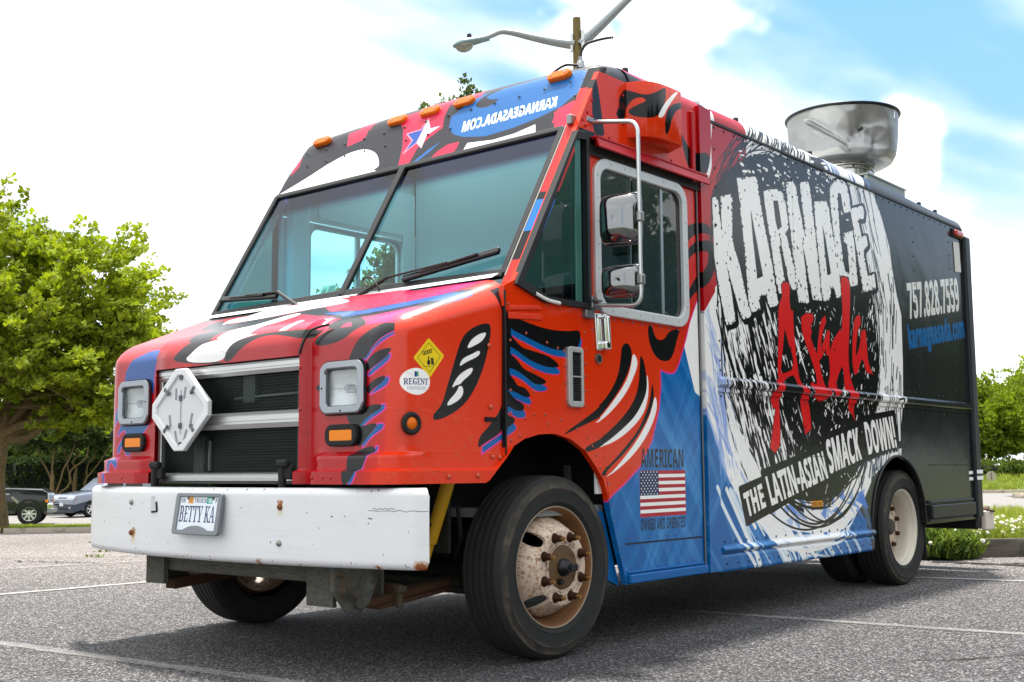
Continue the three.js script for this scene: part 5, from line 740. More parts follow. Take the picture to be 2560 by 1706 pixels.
// grille
{
  const gr = group('grille', truck), bar = (y0, y1, z) => { const h = y1 - y0, sh = shapeOf([[-h / 2, 0], [-h / 2, 0.02], [-h * 0.22, 0.03], [-h * 0.2, 0.024], [-h * 0.05, 0.024], [-h * 0.03, 0.03], [h * 0.25, 0.03], [h * 0.27, 0.024], [h * 0.4, 0.028], [h / 2, 0.018], [h / 2, 0]]); const g = new THREE.ExtrudeGeometry(sh, { depth: 1.08, bevelEnabled: false }); g.rotateY(Math.PI / 2); g.rotateX(0); const p = g.attributes.position; for (let i = 0; i < p.count; i++) { const a = p.getX(i), b = p.getY(i), c = p.getZ(i); p.setXYZ(i, a - 0.54, (y0 + y1) / 2 - c * 1, z + b); } g.computeVertexNormals(); return toCreasedNormals(g, 0.3); };
  part('grille_bar', bar(1.292, 1.352, 0.966), M.alu, gr); part('grille_bar', bar(1.048, 1.122, 0.966), M.alu, gr); part('grille_bar', bar(0.800, 0.850, 0.966), M.alu, gr);
  part('side_frame', rb(0.028, 0.54, 0.03, 0.004, [-0.533, 1.075, 0.972]), M.alu, gr); part('side_frame', rb(0.022, 0.54, 0.03, 0.004, [0.536, 1.075, 0.975]), mat('#a33028', 0.5), gr);
  part('radiator', bx(1.06, 0.50, 0.03, [0, 1.07, 0.90]), mat('#0d1312', 0.7), gr);
  const fins = []; for (let y = 0.855; y < 1.30; y += 0.0135) fins.push(bx(0.56, 0.0045, 0.012, [0.17, y, 0.922])); part('radiator_fins', fins, mat('#25302c', 0.5, 0.3), gr).userData.kind = 'stuff';
  const wires = []; for (let x = -0.52; x < 0.53; x += 0.0105) wires.push(bx(0.0016, 0.45, 0.0016, [x, 1.075, 0.968])); for (let y = 0.852; y < 1.295; y += 0.0105) wires.push(bx(1.06, 0.0016, 0.0016, [0, y, 0.9695])); part('wire_mesh', wires, mat('#1d2b26', 0.45, 0.5), gr).userData.kind = 'stuff';
  for (const q of [cyl([0.0, 1.19, 0.94], [0.5, 1.20, 0.94], 0.006), cyl([0.46, 0.86, 0.94], [0.46, 1.28, 0.94], 0.007), cyl([-0.2, 0.86, 0.93], [-0.2, 1.0, 0.93], 0.010)]) part('condenser_line', q, mat('#8a9694', 0.4, 0.5), gr); for (const q of [rb(0.09, 0.16, 0.04, 0.01, [0.11, 1.245, 0.93]), rb(0.08, 0.2, 0.04, 0.01, [-0.26, 0.93, 0.935])]) part('horn', q, mat('#5d6664', 0.5, 0.3), gr);
  // rubber hood latches at the foot of the grille
  for (const x of [-0.50, 0.46]) part('hood_latch', [rb(0.035, 0.13, 0.03, 0.012, [x, 0.82, 1.03]), rb(0.075, 0.035, 0.035, 0.014, [x + 0.01, 0.888, 1.035]), rb(0.05, 0.06, 0.03, 0.01, [x + 0.035, 0.85, 1.02])], M.rubber, gr);
  // white diamond placard carrier
  const cx = -0.285, cy = 1.147, dm = (k, t = 0.12) => { const a = 0.232 * k, b = 0.200 * k, q = [[0, b], [a, 0], [0, -b], [-a, 0]], o = []; for (let i = 0; i < 4; i++) { const p = q[i], n0 = q[(i + 3) % 4], n1 = q[(i + 1) % 4]; o.push([lerp(p[0], n0[0], t), lerp(p[1], n0[1], t)], [lerp(p[0], n1[0], t), lerp(p[1], n1[1], t)]); } return o; };
  const scuffM = mat('#8a8e96', 0.7), pl = group('placard_carrier', truck, [cx + 0.01, cy, 1.035]); const wp = mat('#d4d6d8', 0.45, 0.1);
  const pts = dm(1.1, 0.14); part('backing_plate', new THREE.ExtrudeGeometry(shapeOf(pts), { depth: 0.006, bevelEnabled: true, bevelSize: 0.004, bevelThickness: 0.004, bevelSegments: 2 }), wp, pl);
  part('raised_rim', new THREE.ExtrudeGeometry(shapeOf(dm(1.1, 0.14), [dm(0.93, 0.10).reverse()]), { depth: 0.016, bevelEnabled: true, bevelSize: 0.005, bevelThickness: 0.005, bevelSegments: 2 }), mat('#e0e1e2', 0.4, 0.1), pl);
  [[-.085, -.05, -0.2], [.085, -.045, 0.25], [-.04, .075, 0], [.04, -.12, .4], [-.035, -.125, -.3], [.03, .08, .2]].forEach(([x, y, a]) => part('scuff_mark', rb(0.014, 0.055, 0.001, 0.0004, [x, y, 0.0112], [0, 0, -a]), scuffM, pl));
  for (const [x, y, a] of [[-0.098, 0.088, 0.71], [0.098, 0.088, -0.71], [-0.098, -0.088, -0.71], [0.098, -0.088, 0.71]]) part('spring_clip', [rb(0.012, 0.046, 0.008, 0.003, [x * 1.06, y, 0.022], [0, 0, a]), rb(0.024, 0.010, 0.006, 0.002, [x * 0.94, y * 0.90, 0.018], [0, 0, a]), rb(0.022, 0.008, 0.006, 0.002, [x * 1.18, y * 1.12, 0.022], [0, 0, a])], mat('#6a6c70', 0.35, 0.8), pl);
  for (const y of [0.155, 0.055, -0.075, -0.165]) part('slot_hook', [rb(0.022, 0.028, 0.008, 0.003, [0, y, 0.014]), rb(0.010, 0.014, 0.006, 0.002, [0, y + 0.002, 0.019])], mat('#6d7076', 0.4, 0.7), pl);
  part('placard_fold', [rb(0.004, 0.21, 0.004, 0.0015, [0, -0.01, 0.012])], mat('#aeb1b6', 0.5, 0.2), pl);
}
// lamps on the front
for (const s of [1, -1]) {
  const h = group('headlight', truck, [s * 0.780, 1.203, 0.968]); const fr = (w, hh, r, d, z, bev) => { const g = new THREE.ExtrudeGeometry(shapeOf(roundRect(-w, -hh, w, hh, r), [roundRect(-w + 0.021, -hh + 0.019, w - 0.021, hh - 0.019, r * 0.7).reverse()]), { depth: d, bevelEnabled: true, bevelSize: bev, bevelThickness: bev, bevelSegments: 4, curveSegments: 6 }); g.translate(0, 0, z); return g; };
  part('bezel_gasket', (() => { const g = new THREE.ExtrudeGeometry(shapeOf(roundRect(-0.139, -0.116, 0.139, 0.116, 0.045), [roundRect(-0.112, -0.09, 0.112, 0.09, 0.03).reverse()]), { depth: 0.006, bevelEnabled: false }); return g; })(), M.rubber, h);
  part('bezel', fr(0.127, 0.104, 0.038, 0.006, 0.006, 0.009), mat('#8c9095', 0.07, 1), h); part('inner_ring', (() => { const g = new THREE.ExtrudeGeometry(shapeOf(roundRect(-0.108, -0.088, 0.108, 0.088, 0.024), [roundRect(-0.097, -0.077, 0.097, 0.077, 0.018).reverse()]), { depth: 0.012, bevelEnabled: true, bevelSize: 0.003, bevelThickness: 0.003, bevelSegments: 2 }); g.translate(0, 0, -0.006); return g; })(), mat('#5c6264', 0.25, 0.9), h);
  part('bulb_bowl', (() => { const g = grid(14, 12, (u, v) => { const x = (u - 0.5) * 0.212, y = (v - 0.5) * 0.172; return [x, y, -0.048 + 0.045 * ((x / 0.106) ** 2 + (y / 0.086) ** 2) * 0.55]; }); return g; })(), mat('#f0f1f1', 0.3, 0.35), h);
  part('reflector', [cyl([0, 0, -0.05], [0, 0, -0.012], 0.02, 0.014, 14), bx(0.16, 0.004, 0.004, [0, -0.002, -0.012]), rb(0.05, 0.018, 0.006, 0.002, [0.03, -0.015, -0.012])], mat('#8f9496', 0.3, 0.8), h);
  const fl = (() => { const [cv, c] = canvas(128, 96); c.fillStyle = '#808080'; c.fillRect(0, 0, 128, 96); for (let i = 0; i < 128; i += 8) { c.fillStyle = '#d0d0d0'; c.fillRect(i, 0, 4, 96); } for (let j = 0; j < 96; j += 24) { c.fillStyle = 'rgba(60,60,60,.5)'; c.fillRect(0, j, 128, 2); } return tex(cv, false); })();
  part('lens', (() => { const g = grid(12, 10, (u, v) => { const x = (u - 0.5) * 0.200, y = (v - 0.5) * 0.160; return [x, y, 0.008 - 0.6 * (x * x + y * y), u, v]; }); return g; })(), mat(LIN(0.93, 0.96, 0.97), 0.08, 0, { phys: true, transmission: 0.9, thickness: 0, bumpMap: fl, bumpScale: 0.003, side: THREE.DoubleSide }), h);
  part('housing', bx(0.25, 0.2, 0.01, [0, 0, -0.06]), M.dark, h); part('bezel_screw', cyl([0, -0.098, 0.012], [0, -0.098, 0.022], 0.005, 0.005, 8), M.black, h); part('bezel_screw', cyl([s * -0.118, 0, 0.012], [s * -0.118, 0, 0.022], 0.005, 0.005, 8), M.black, h);
  const t = group('turn_signal', truck, [s * 0.776, 1.003, 0.968]); part('rubber_surround', (() => { const g = new THREE.ExtrudeGeometry(shapeOf(roundRect(-0.092, -0.040, 0.092, 0.040, 0.034), [roundRect(-0.074, -0.027, 0.074, 0.027, 0.012).reverse()]), { depth: 0.012, bevelEnabled: true, bevelSize: 0.006, bevelThickness: 0.006, bevelSegments: 3 }); return g; })(), M.rubber, t);
  part('lens', rb(0.152, 0.058, 0.02, 0.010, [0, 0, 0.006]), M.amber, t);
  const z0 = 0.876, sl = group('side_marker', truck, [s * (1.17 - 0.185 * (z0 - 0.4) + 0.004), 1.046, z0]); sl.rotation.y = s > 0 ? 1.387 : -1.387;
  part('rubber_surround', new THREE.TorusGeometry(0.036, 0.012, 12, 32), M.rubber, sl); part('lens', lathe([[0, 0.014], [0.012, 0.012], [0.026, 0.006], [0.030, -0.004]], 24).rotateX(Math.PI / 2), M.amberDark, sl); part('lamp_back', cyl([0, 0, -0.012], [0, 0, 0.004], 0.040, 0.040, 24), M.rubber, sl);
}
// bumper
{
  const b = group('front_bumper', truck), R = rng(55);
  const bt = (() => {
    const w = 2048, h = 384, [cv, c] = canvas(w, h); c.fillStyle = '#dfe0e2'; c.fillRect(0, 0, w, h); const k = w / 2.5; c.setTransform(k, 0, 0, -h / 0.36, 1.25 * k, h + 0.44 * h / 0.36);
    for (let i = 0; i < 260; i++) { c.fillStyle = `rgba(150,152,160,${R() * 0.05})`; c.fillRect(-1.25 + R() * 2.5, 0.44 + R() * 0.36, 0.02 + R() * 0.2, 0.002 + R() * 0.012); }
    const rust = (x, y, r, drip) => { for (let i = 0; i < 14; i++) { c.fillStyle = `rgba(${110 + R() * 50},${50 + R() * 30},15,${0.15 + R() * 0.35})`; c.beginPath(); c.ellipse(x + (R() - 0.5) * r, y + (R() - 0.5) * r, r * R() * 0.6, r * R() * 0.8, R() * 3, 0, 6.3); c.fill(); } if (drip) { const g = c.createLinearGradient(0, y, 0, y - 0.06); g.addColorStop(0, 'rgba(190,140,60,.55)'); g.addColorStop(1, 'rgba(190,140,60,0)'); c.fillStyle = g; c.fillRect(x - r * 0.6, y - 0.06, r * 1.2, 0.06); } };
    rust(-0.58, 0.565, 0.030, true); rust(-0.60, 0.71, 0.012, false); rust(0.53, 0.72, 0.022, true); rust(1.20, 0.475, 0.03, false); rust(0.40, 0.472, 0.02, false); rust(1.02, 0.47, 0.012, false);
    for (let i = 0; i < 70; i++) { c.fillStyle = `rgba(${40 + R() * 60},${25 + R() * 20},15,.85)`; const e = R(); const y = e < 0.35 ? 0.465 + R() * 0.02 : e < 0.6 ? 0.765 + R() * 0.02 : 0.46 + R() * 0.33; c.beginPath(); c.ellipse(-1.22 + R() * 2.44, y, 0.001 + R() * R() * 0.006, 0.001 + R() * 0.004, 0, 0, 6.3); c.fill(); }
    for (let i = 0; i < 40; i++) { c.fillStyle = `rgba(170,100,25,${0.3 + R() * 0.5})`; c.fillRect(1.222 + R() * 0.012, 0.46 + R() * 0.32, 0.004, 0.008 + R() * 0.02); }
    c.strokeStyle = '#3a3c40'; c.lineWidth = 0.0022; for (const [x0, y0, l] of [[0.98, 0.695, 0.24], [0.98, 0.664, 0.02], [1.0, 0.703, 0.1]]) { c.beginPath(); c.moveTo(x0, y0); for (let i = 1; i < 20; i++) c.lineTo(x0 + l * i / 19, y0 + 0.004 * Math.sin(i * 1.3) * R()); c.stroke(); }
    rust(-0.37, 0.70, 0.016, false); return tex(cv);
  })();
  bt.repeat.set(1 / 2.5, 1 / 0.36); bt.offset.set(0.5, -0.44 / 0.36);
  const bm = mat(LIN(1, 1, 1), 0.32, 0, { phys: true, clearcoat: 0.3, clearcoatRoughness: 0.2, map: bt, bumpMap: ripple, bumpScale: 0.001 });
  const zf = (x) => 1.125 - 0.185 * Math.pow(Math.abs(x) / 1.225, 2.2), prof = []; // front face with rolled top and bottom
  const Y1 = 0.786, Y2 = 0.462, rr = 0.032; for (let i = 0; i <= 6; i++) { const a = Math.PI / 2 * (i / 6); prof.push([Y1 - rr + rr * Math.cos(a), -rr + rr * Math.sin(a)]); } for (let i = 1; i < 8; i++) prof.push([lerp(Y1 - rr, Y2 + rr, i / 8), 0]); for (let i = 0; i <= 6; i++) { const a = Math.PI / 2 * (i / 6); prof.push([Y2 + rr - rr * Math.sin(a), -rr + rr * Math.cos(a)]); }
  
  const NX = 96, g = grid(NX, prof.length - 1, (u, v, i, j) => { let t = u * 2 - 1, x = 1.222 * t; const e = Math.max(0, Math.abs(x) - 1.196) / 0.026, k = 1 - Math.sqrt(Math.max(0, 1 - e * e)); const cy = (Y1 + Y2) / 2; let y = prof[j][0]; const q = Math.max(0, Math.abs(y - cy) - ((Y1 - Y2) / 2 - 0.034)), xm = 1.222 - (0.034 - Math.sqrt(Math.max(0, 0.034 ** 2 - q * q))) - (prof[j][1] < 0 ? 0.004 : 0); x = Math.sign(x) * Math.min(Math.abs(x), xm); const dent = 0.003 * fbm(x * 5, y * 6, 2, 3); return [x, y, zf(x) + prof[j][1] - 0.03 * k + dent, x, y]; });
  part('bumper_beam', g, bm, b);
  part('bumper_back', grid(40, 1, (u, v) => { const x = lerp(-1.19, 1.19, u); return [x, lerp(0.465, 0.783, v), zf(x) - 0.033]; }), M.iron, b);
  const boltM = [mat('#8d8a84', 0.4, 0.6), mat('#7a4a26', 0.7, 0.4)];
  for (const [x, y, m] of [[-0.60, 0.712, 0], [-0.598, 0.567, 1], [0.53, 0.706, 1], [0.527, 0.555, 0]]) part('bolt', [latheX([[0, 0.013], [0.008, 0.012], [0.013, 0.006], [0.0145, 0]], 16).rotateY(-Math.PI / 2).translate(x, y, zf(x) - 0.001)], boltM[m], b);
  part('dented_hole', [rb(0.045, 0.055, 0.006, 0.003, [-0.375, 0.700, zf(0.37) + 0.001]), rb(0.02, 0.025, 0.006, 0.003, [-0.385, 0.735, zf(0.37) + 0.002])], mat('#c9cace', 0.4), b); part('hole_shadow', [rb(0.012, 0.045, 0.006, 0.003, [-0.347, 0.695, zf(0.37) + 0.004], [0, 0, 0.2]), rb(0.05, 0.008, 0.006, 0.002, [-0.365, 0.672, zf(0.37) + 0.004], [0, 0, 0.1])], M.iron, b);
  // licence plate
  const lt = (() => { const [cv, c] = canvas(512, 256); c.fillStyle = '#dfe5ec'; c.fillRect(0, 0, 512, 256); c.setTransform(1, 0, 0, -1, 0, 256); const navy = '#1b2c5e'; textIn(c, 'VA', [[26, 236], [78, 236], [26, 206]], BOLD, navy); textIn(c, 'TRUCK', [[196, 236], [352, 236], [196, 206]], BOLD, navy); textIn(c, 'P', [[456, 236], [482, 236], [456, 206]], BOLD, navy); textIn(c, 'BETTY KA', [[22, 186], [474, 186], [22, 66]], 'bold SIZEpx serif', navy); c.fillStyle = '#e09a1e'; c.fillRect(120, 200, 62, 48); textIn(c, 'OCT', [[126, 236], [178, 236], [126, 208]], BOLD, '#7a3a10'); c.fillStyle = '#1b9a86'; c.fillRect(352, 200, 68, 48); textIn(c, '18', [[366, 240], [410, 240], [366, 206]], BOLD, '#e4f4f0'); c.fillStyle = '#4c241a'; for (const x of [112, 432]) { c.beginPath(); c.arc(x, 238, 13, 0, 6.3); c.fill(); } return tex(cv); })();
  const lp = group('licence_plate', truck, [0.025, 0.668, zf(0) + 0.020]); lp.rotation.x = -0.15; lp.scale.y = 0.95;
  const pf = (() => { const sh = shapeOf(roundRect(-0.168, -0.094, 0.168, 0.094, 0.012)); const hole = new THREE.Path(); hole.moveTo(-0.145, -0.078); hole.lineTo(-0.09, -0.078); hole.quadraticCurveTo(0, -0.035, 0.09, -0.078); hole.lineTo(0.145, -0.078); hole.lineTo(0.145, 0.082); hole.lineTo(-0.145, 0.082); hole.closePath(); sh.holes.push(hole); return new THREE.ExtrudeGeometry(sh, { depth: 0.010, bevelEnabled: true, bevelSize: 0.003, bevelThickness: 0.003, bevelSegments: 2 }); })();
  part('plate_frame', pf, mat('#787c80', 0.35, 0.6), lp); part('plate', new THREE.PlaneGeometry(0.30, 0.166).translate(0, 0.002, 0.006), mat(LIN(1, 1, 1), 0.45, 0, { map: lt }), lp);
  // frame horn, hangers, spring and steering parts under the bumper
  const ch = group('front_chassis', truck);
  const it = (() => { const n = 256, [cv, c] = canvas(n, n), Q = rng(313); c.fillStyle = '#4a4d47'; c.fillRect(0, 0, n, n); for (let i = 0; i < 1800; i++) { const v = Q(); c.fillStyle = v < 0.3 ? `rgba(110,66,34,${Q() * 0.35})` : v < 0.65 ? `rgba(120,122,112,${Q() * 0.25})` : `rgba(20,20,18,${Q() * 0.4})`; c.beginPath(); c.ellipse(Q() * n, Q() * n, 1 + Q() * 9, 1 + Q() * 5, Q() * 3, 0, 6.3); c.fill(); } return tex(cv, true, THREE.RepeatWrapping); })(), dirtyIron = mat(LIN(1, 1, 1), 0.8, 0.1, { map: it });
  part('cross_member', [bx(1.30, 0.085, 0.02, [0, 0.425, 0.90]), bx(1.30, 0.012, 0.12, [0, 0.465, 0.85]), bx(1.30, 0.012, 0.06, [0, 0.385, 0.87])], dirtyIron, ch);
  part('frame_bracket', [bx(0.15, 0.17, 0.025, [-0.62, 0.40, 0.925]), bx(0.02, 0.16, 0.22, [-0.69, 0.40, 0.81])], dirtyIron, ch); part('frame_bracket', [bx(0.17, 0.20, 0.02, [0.60, 0.385, 0.925])], dirtyIron, ch);
  part('spring_hanger', [(() => { const g = new THREE.ExtrudeGeometry(shapeOf([[-0.16, 0.47], [0.10, 0.47], [0.10, 0.42], [0.04, 0.30], [-0.02, 0.255], [-0.08, 0.27], [-0.16, 0.36]]), { depth: 0.022, bevelEnabled: true, bevelSize: 0.003, bevelThickness: 0.003, bevelSegments: 1 }); g.rotateY(Math.PI / 2); g.translate(0.72, 0, 0.82); return g; })(), cyl([0.70, 0.30, 0.845], [0.76, 0.30, 0.845], 0.022, 0.022, 12)], dirtyIron, ch);
  part('leaf_spring', [bx(0.08, 0.03, 1.0, [0.70, 0.335, 0.36], [0.10, 0, 0]), bx(0.085, 0.02, 0.8, [0.70, 0.31, 0.32], [0.10, 0, 0]), bx(0.1, 0.07, 0.05, [0.70, 0.325, 0.62])], M.rustIron, ch); part('leaf_spring', [bx(0.08, 0.05, 1.1, [-0.62, 0.35, 0.3], [0.08, 0, 0])], M.rustIron, ch);
  part('shackle', [rb(0.07, 0.20, 0.02, 0.008, [0.665, 0.38, 0.66]), cyl([0.665, 0.30, 0.645], [0.665, 0.30, 0.675], 0.036, 0.036, 14), cyl([0.665, 0.30, 0.67], [0.665, 0.30, 0.69], 0.018, 0.018, 6)], dirtyIron, ch); part('clevis', [rb(0.03, 0.10, 0.03, 0.008, [0.76, 0.31, 0.62]), rb(0.05, 0.03, 0.05, 0.008, [0.76, 0.34, 0.62])], mat('#4c4434', 0.8, 0.2), ch);
  part('front_axle', [cyl([-0.95, 0.36, 0.0], [0.95, 0.36, 0.0], 0.06, 0.06, 12), bx(0.10, 0.14, 2.0, [0.43, 0.50, -0.15]), bx(0.10, 0.14, 2.0, [-0.43, 0.50, -0.15]), cyl([-0.8, 0.30, 0.16], [0.8, 0.30, 0.16], 0.022, 0.022, 10), rb(0.7, 0.24, 0.6, 0.06, [0.0, 0.50, 0.35])], M.iron, ch);
  part('shock_absorber', [cyl([0.83, 0.54, 0.50], [0.955, 0.84, 0.50], 0.030, 0.030, 16), cyl([0.79, 0.44, 0.50], [0.832, 0.545, 0.50], 0.022, 0.022, 16)], M.yellow, ch);
  part('hose', tube([[0.55, 0.52, 0.80], [0.45, 0.40, 0.72], [0.20, 0.36, 0.66], [-0.1, 0.42, 0.7], [-0.3, 0.5, 0.75]], 0.016, 40, 8), M.rubber, ch); part('hose', tube([[0.95, 0.70, 0.45], [0.90, 0.55, 0.38], [0.80, 0.45, 0.30], [0.72, 0.42, 0.1]], 0.010, 30, 8), M.rubber, ch); part('tie_rod', cyl([-0.85, 0.36, 0.24], [0.80, 0.34, 0.26], 0.020, 0.020, 10), M.iron, ch);
  part('tow_bracket', [bx(0.04, 0.16, 0.02, [0.74, 0.62, 0.63], [0, 0, 0.12]), bx(0.04, 0.16, 0.02, [0.82, 0.62, 0.62], [0, 0, -0.12]), bx(0.16, 0.02, 0.08, [0.78, 0.545, 0.62]), cyl([0.87, 0.62, 0.5], [0.80, 0.60, 0.66], 0.010), bx(0.30, 0.34, 0.02, [0.74, 0.66, 0.44])], M.iron, ch);
  part('front_wheel_housing', [bx(0.02, 0.6, 1.0, [0.72, 0.9, 0.02]), bx(0.45, 0.02, 1.0, [0.94, 1.07, 0.0]), bx(0.44, 0.6, 0.02, [0.94, 0.86, -0.50]), bx(0.42, 0.55, 0.02, [0.93, 0.86, -0.44]), bx(0.02, 0.6, 1.0, [-0.72, 0.9, 0.02]), bx(0.45, 0.02, 1.0, [-0.94, 1.07, 0.0]), bx(2.2, 0.02, 1.3, [0, 1.09, -0.6])], M.dark, ch);
  part('underbody', [bx(0.10, 0.16, 5.4, [0.43, 0.50, -2.9]), bx(0.10, 0.16, 5.4, [-0.43, 0.50, -2.9]), bx(1.1, 0.35, 0.9, [-0.2, 0.45, -1.2]), rb(0.5, 0.35, 1.1, 0.06, [0.75, 0.46, -2.3]), cyl([-1.0, 0.41, -4.12], [1.0, 0.41, -4.12], 0.09, 0.09, 14), rb(0.34, 0.34, 0.34, 0.12, [0, 0.41, -4.12])], M.dark, ch);
}
// wheels
{
  const tyreProf = (w) => { const h = w / 2, o = [[0.268, -h * 0.72], [0.275, -h * 0.86], [0.290, -h * 0.935], [0.293, -h * 0.975], [0.297, -h * 0.975], [0.300, -h * 0.955], [0.335, -h], [0.352, -h * 0.995], [0.354, -h * 1.02], [0.360, -h * 1.02], [0.363, -h * 0.985], [0.380, -h * 0.96], [0.388, -h * 0.93], [0.390, -h * 0.945], [0.395, -h * 0.90], [0.407, -h * 0.80]]; const tr = []; const gro = [-0.62, -0.31, 0, 0.31, 0.62]; tr.push([0.411, -h * 0.76]); for (const q of gro) tr.push([0.4145 - 0.004 * q * q, h * q - 0.0055], [0.405, h * q - 0.003], [0.405, h * q + 0.003], [0.4145 - 0.004 * q * q, h * q + 0.0055]); tr.push([0.411, h * 0.76]); return [...o, ...tr, ...o.slice().reverse().map((p) => [p[0], -p[1]])]; };
  const tt = (() => { const n = 512, [cv, c] = canvas(n, 128), R = rng(66); c.fillStyle = '#1a1a1a'; c.fillRect(0, 0, n, 128); for (let i = 0; i < 1600; i++) { const v = 20 + R() * 22; c.fillStyle = `rgba(${v},${v},${v - 2},.35)`; c.fillRect(R() * n, R() * 128, 1 + R() * 14, 1 + R() * 2); } for (let i = 0; i < 420; i++) { c.fillStyle = `rgba(140,122,92,${R() * 0.13})`; c.beginPath(); c.ellipse(n * R(), 18 + R() * 14, 2 + R() * 14, 1 + R() * 3, 0, 0, 6.3); c.fill(); } return tex(cv, true, THREE.RepeatWrapping); })();
  const tyreM = mat(LIN(1, 1, 1), 0.82, 0, { map: tt });
  const ft = latheX(tyreProf(0.238), 96);
  // pressed steel disc with hand holes, rusty cream paint
  const rim = (() => {
    const n = 512, [cv, c] = canvas(n, n), R = rng(88); c.fillStyle = '#cdbba8'; c.fillRect(0, 0, n, n); c.translate(n / 2, n / 2);
    const k = n / 0.56; const ring = (r, w, col, cnt) => { for (let i = 0; i < cnt; i++) { const a = R() * 6.283, q = r + (R() - 0.5) * w; c.fillStyle = col(R); c.beginPath(); c.ellipse(Math.cos(a) * q * k, Math.sin(a) * q * k, 1 + R() * 7, 1 + R() * 4, a + 1.57, 0, 6.3); c.fill(); } };
    ring(0.20, 0.06, (q) => `rgba(112,60,28,${q() * 0.42})`, 900); ring(0.235, 0.03, (q) => `rgba(92,48,20,${q() * 0.4})`, 700); ring(0.14, 0.08, (q) => `rgba(140,84,46,${q() * 0.26})`, 700); ring(0.12, 0.03, (q) => `rgba(60,34,18,${q() * 0.4})`, 400); ring(0.265, 0.02, (q) => `rgba(74,40,20,${q() * 0.5})`, 400);
    for (let i = 0; i < 8; i++) { const a = (i + 0.5) / 8 * 6.283; for (let j = 0; j < 40; j++) { c.fillStyle = `rgba(80,44,18,${R() * 0.3})`; c.beginPath(); c.arc(Math.cos(a) * 0.145 * k + (R() - 0.5) * 32, Math.sin(a) * 0.145 * k + (R() - 0.5) * 32, 1 + R() * 6, 0, 6.3); c.fill(); } }
    ring(0.19, 0.09, () => 'rgba(50,32,22,.6)', 20); return tex(cv);
  })();
  const rimM = mat(LIN(1, 1, 1), 0.5, 0.1, { map: rim }), hubM = mat('#3c362e', 0.45, 0.6), nutM = mat('#3d2415', 0.6, 0.5), studM = mat('#a57a45', 0.4, 0.7), barrelM = mat('#7a5433', 0.75, 0.2);
  const flat = (g) => { const p = g.attributes.position, uv = g.attributes.uv; for (let i = 0; i < p.count; i++) uv.setXY(i, 0.5 + p.getZ(i) / 0.56, 0.5 + p.getY(i) / 0.56); return g; };
  const ev = new Evaluator(); ev.attributes = ['position', 'normal', 'uv']; ev.useGroups = false;
  const discWith = (profile, holes, rHole, rPos, depth, off) => { let A = new Brush(mergeVertices(latheX(profile.slice().reverse(), 64))); A.updateMatrixWorld(); for (let i = 0; i < holes; i++) { const a = (i / holes) * 6.283 + off, y = Math.sin(a) * rPos, z = Math.cos(a) * rPos; const B = new Brush(cyl([-depth, y, z], [depth, y, z], rHole, rHole, 20)); B.updateMatrixWorld(); A = ev.evaluate(A, B, SUBTRACTION); A.updateMatrixWorld(); } return flat(A.geometry); };
  const frontDisc = discWith([[0.100, 0.030], [0.100, 0.046], [0.165, 0.046], [0.176, 0.036], [0.190, 0.010], [0.206, -0.020], [0.222, -0.052], [0.234, -0.085], [0.224, -0.092], [0.210, -0.06], [0.195, -0.03], [0.180, -0.002], [0.166, 0.030], [0.100, 0.030]], 4, 0.034, 0.196, 0.2, 0.72);
  const lipRing = latheX([[0.2715, -0.012], [0.2745, 0.0], [0.2700, 0.006], [0.2630, 0.000], [0.2560, -0.022], [0.2500, -0.050], [0.2360, -0.075], [0.2330, -0.17], [0.2400, -0.175], [0.2680, -0.03]], 72);
  function wheel(name, x, z, s, steer = 0) {
    const w = group(name, truck, [x, 0.4125, z]); w.rotation.y = (s > 0 ? 0 : Math.PI) + steer;
    part('tyre', ft, tyreM, w).position.x = -0.098; part('rim_barrel', lipRing, barrelM, w); part('wheel_disc', frontDisc, rimM, w);
    part('rim_lip', latheX([[0.2700, -0.004], [0.2755, 0.001], [0.2740, 0.007], [0.2690, 0.006], [0.2670, 0.0]], 72), mat('#9c8f7c', 0.5, 0.3), w);
    part('hub', [latheX([[0, 0.05], [0.098, 0.05], [0.104, 0.03], [0.104, 0.0]], 40)], mat('#6a5238', 0.4, 0.6), w);
    part('hub_cap', [latheX([[0, 0.092], [0.020, 0.092], [0.025, 0.086], [0.028, 0.072], [0.038, 0.066], [0.042, 0.05], [0.042, 0.04]], 32), cyl([0.088, 0, 0], [0.102, 0, 0], 0.012, 0.012, 6), rb(0.02, 0.03, 0.10, 0.006, [0.055, -0.006, -0.045]), cyl([0.04, -0.062, 0.03], [0.07, -0.062, 0.03], 0.016, 0.013, 12)], mat('#17181a', 0.35, 0.3), w);
    for (let i = 0; i < 8; i++) { const a = (i + 0.5) / 8 * 6.2832, y = Math.sin(a) * 0.142, zz = Math.cos(a) * 0.142; const c = [0, y, zz]; part('lug_nut', [cyl([0.044, y, zz], [0.050, y, zz], 0.025, 0.023, 18), cyl([0.050, y, zz], [0.078, y, zz], 0.0185, 0.0165, 6), cyl([0.078, y, zz], [0.086, y, zz], 0.014, 0.012, 14)], nutM, w); part('stud', cyl([0.086, y, zz], [0.104, y, zz], 0.0095, 0.008, 12), studM, w); }
    return w;
  }
  wheel('front_wheel', 1.136, 0.0, 1, -0.02); wheel('front_wheel', -1.136, 0.0, -1, -0.02);
  const dishDisc = discWith([[0.060, -0.112], [0.060, -0.100], [0.16, -0.100], [0.176, -0.108], [0.215, -0.126], [0.234, -0.138], [0.228, -0.148], [0.17, -0.120], [0.060, -0.112]], 4, 0.030, 0.185, 0.4, 0.3);
  const dishRing = latheX([[0.2715, -0.012], [0.2745, 0.0], [0.2700, 0.006], [0.2600, -0.004], [0.2520, -0.022], [0.2490, -0.034], [0.2360, -0.040], [0.2330, -0.075], [0.2300, -0.175], [0.2420, -0.178], [0.2680, -0.03]], 72);
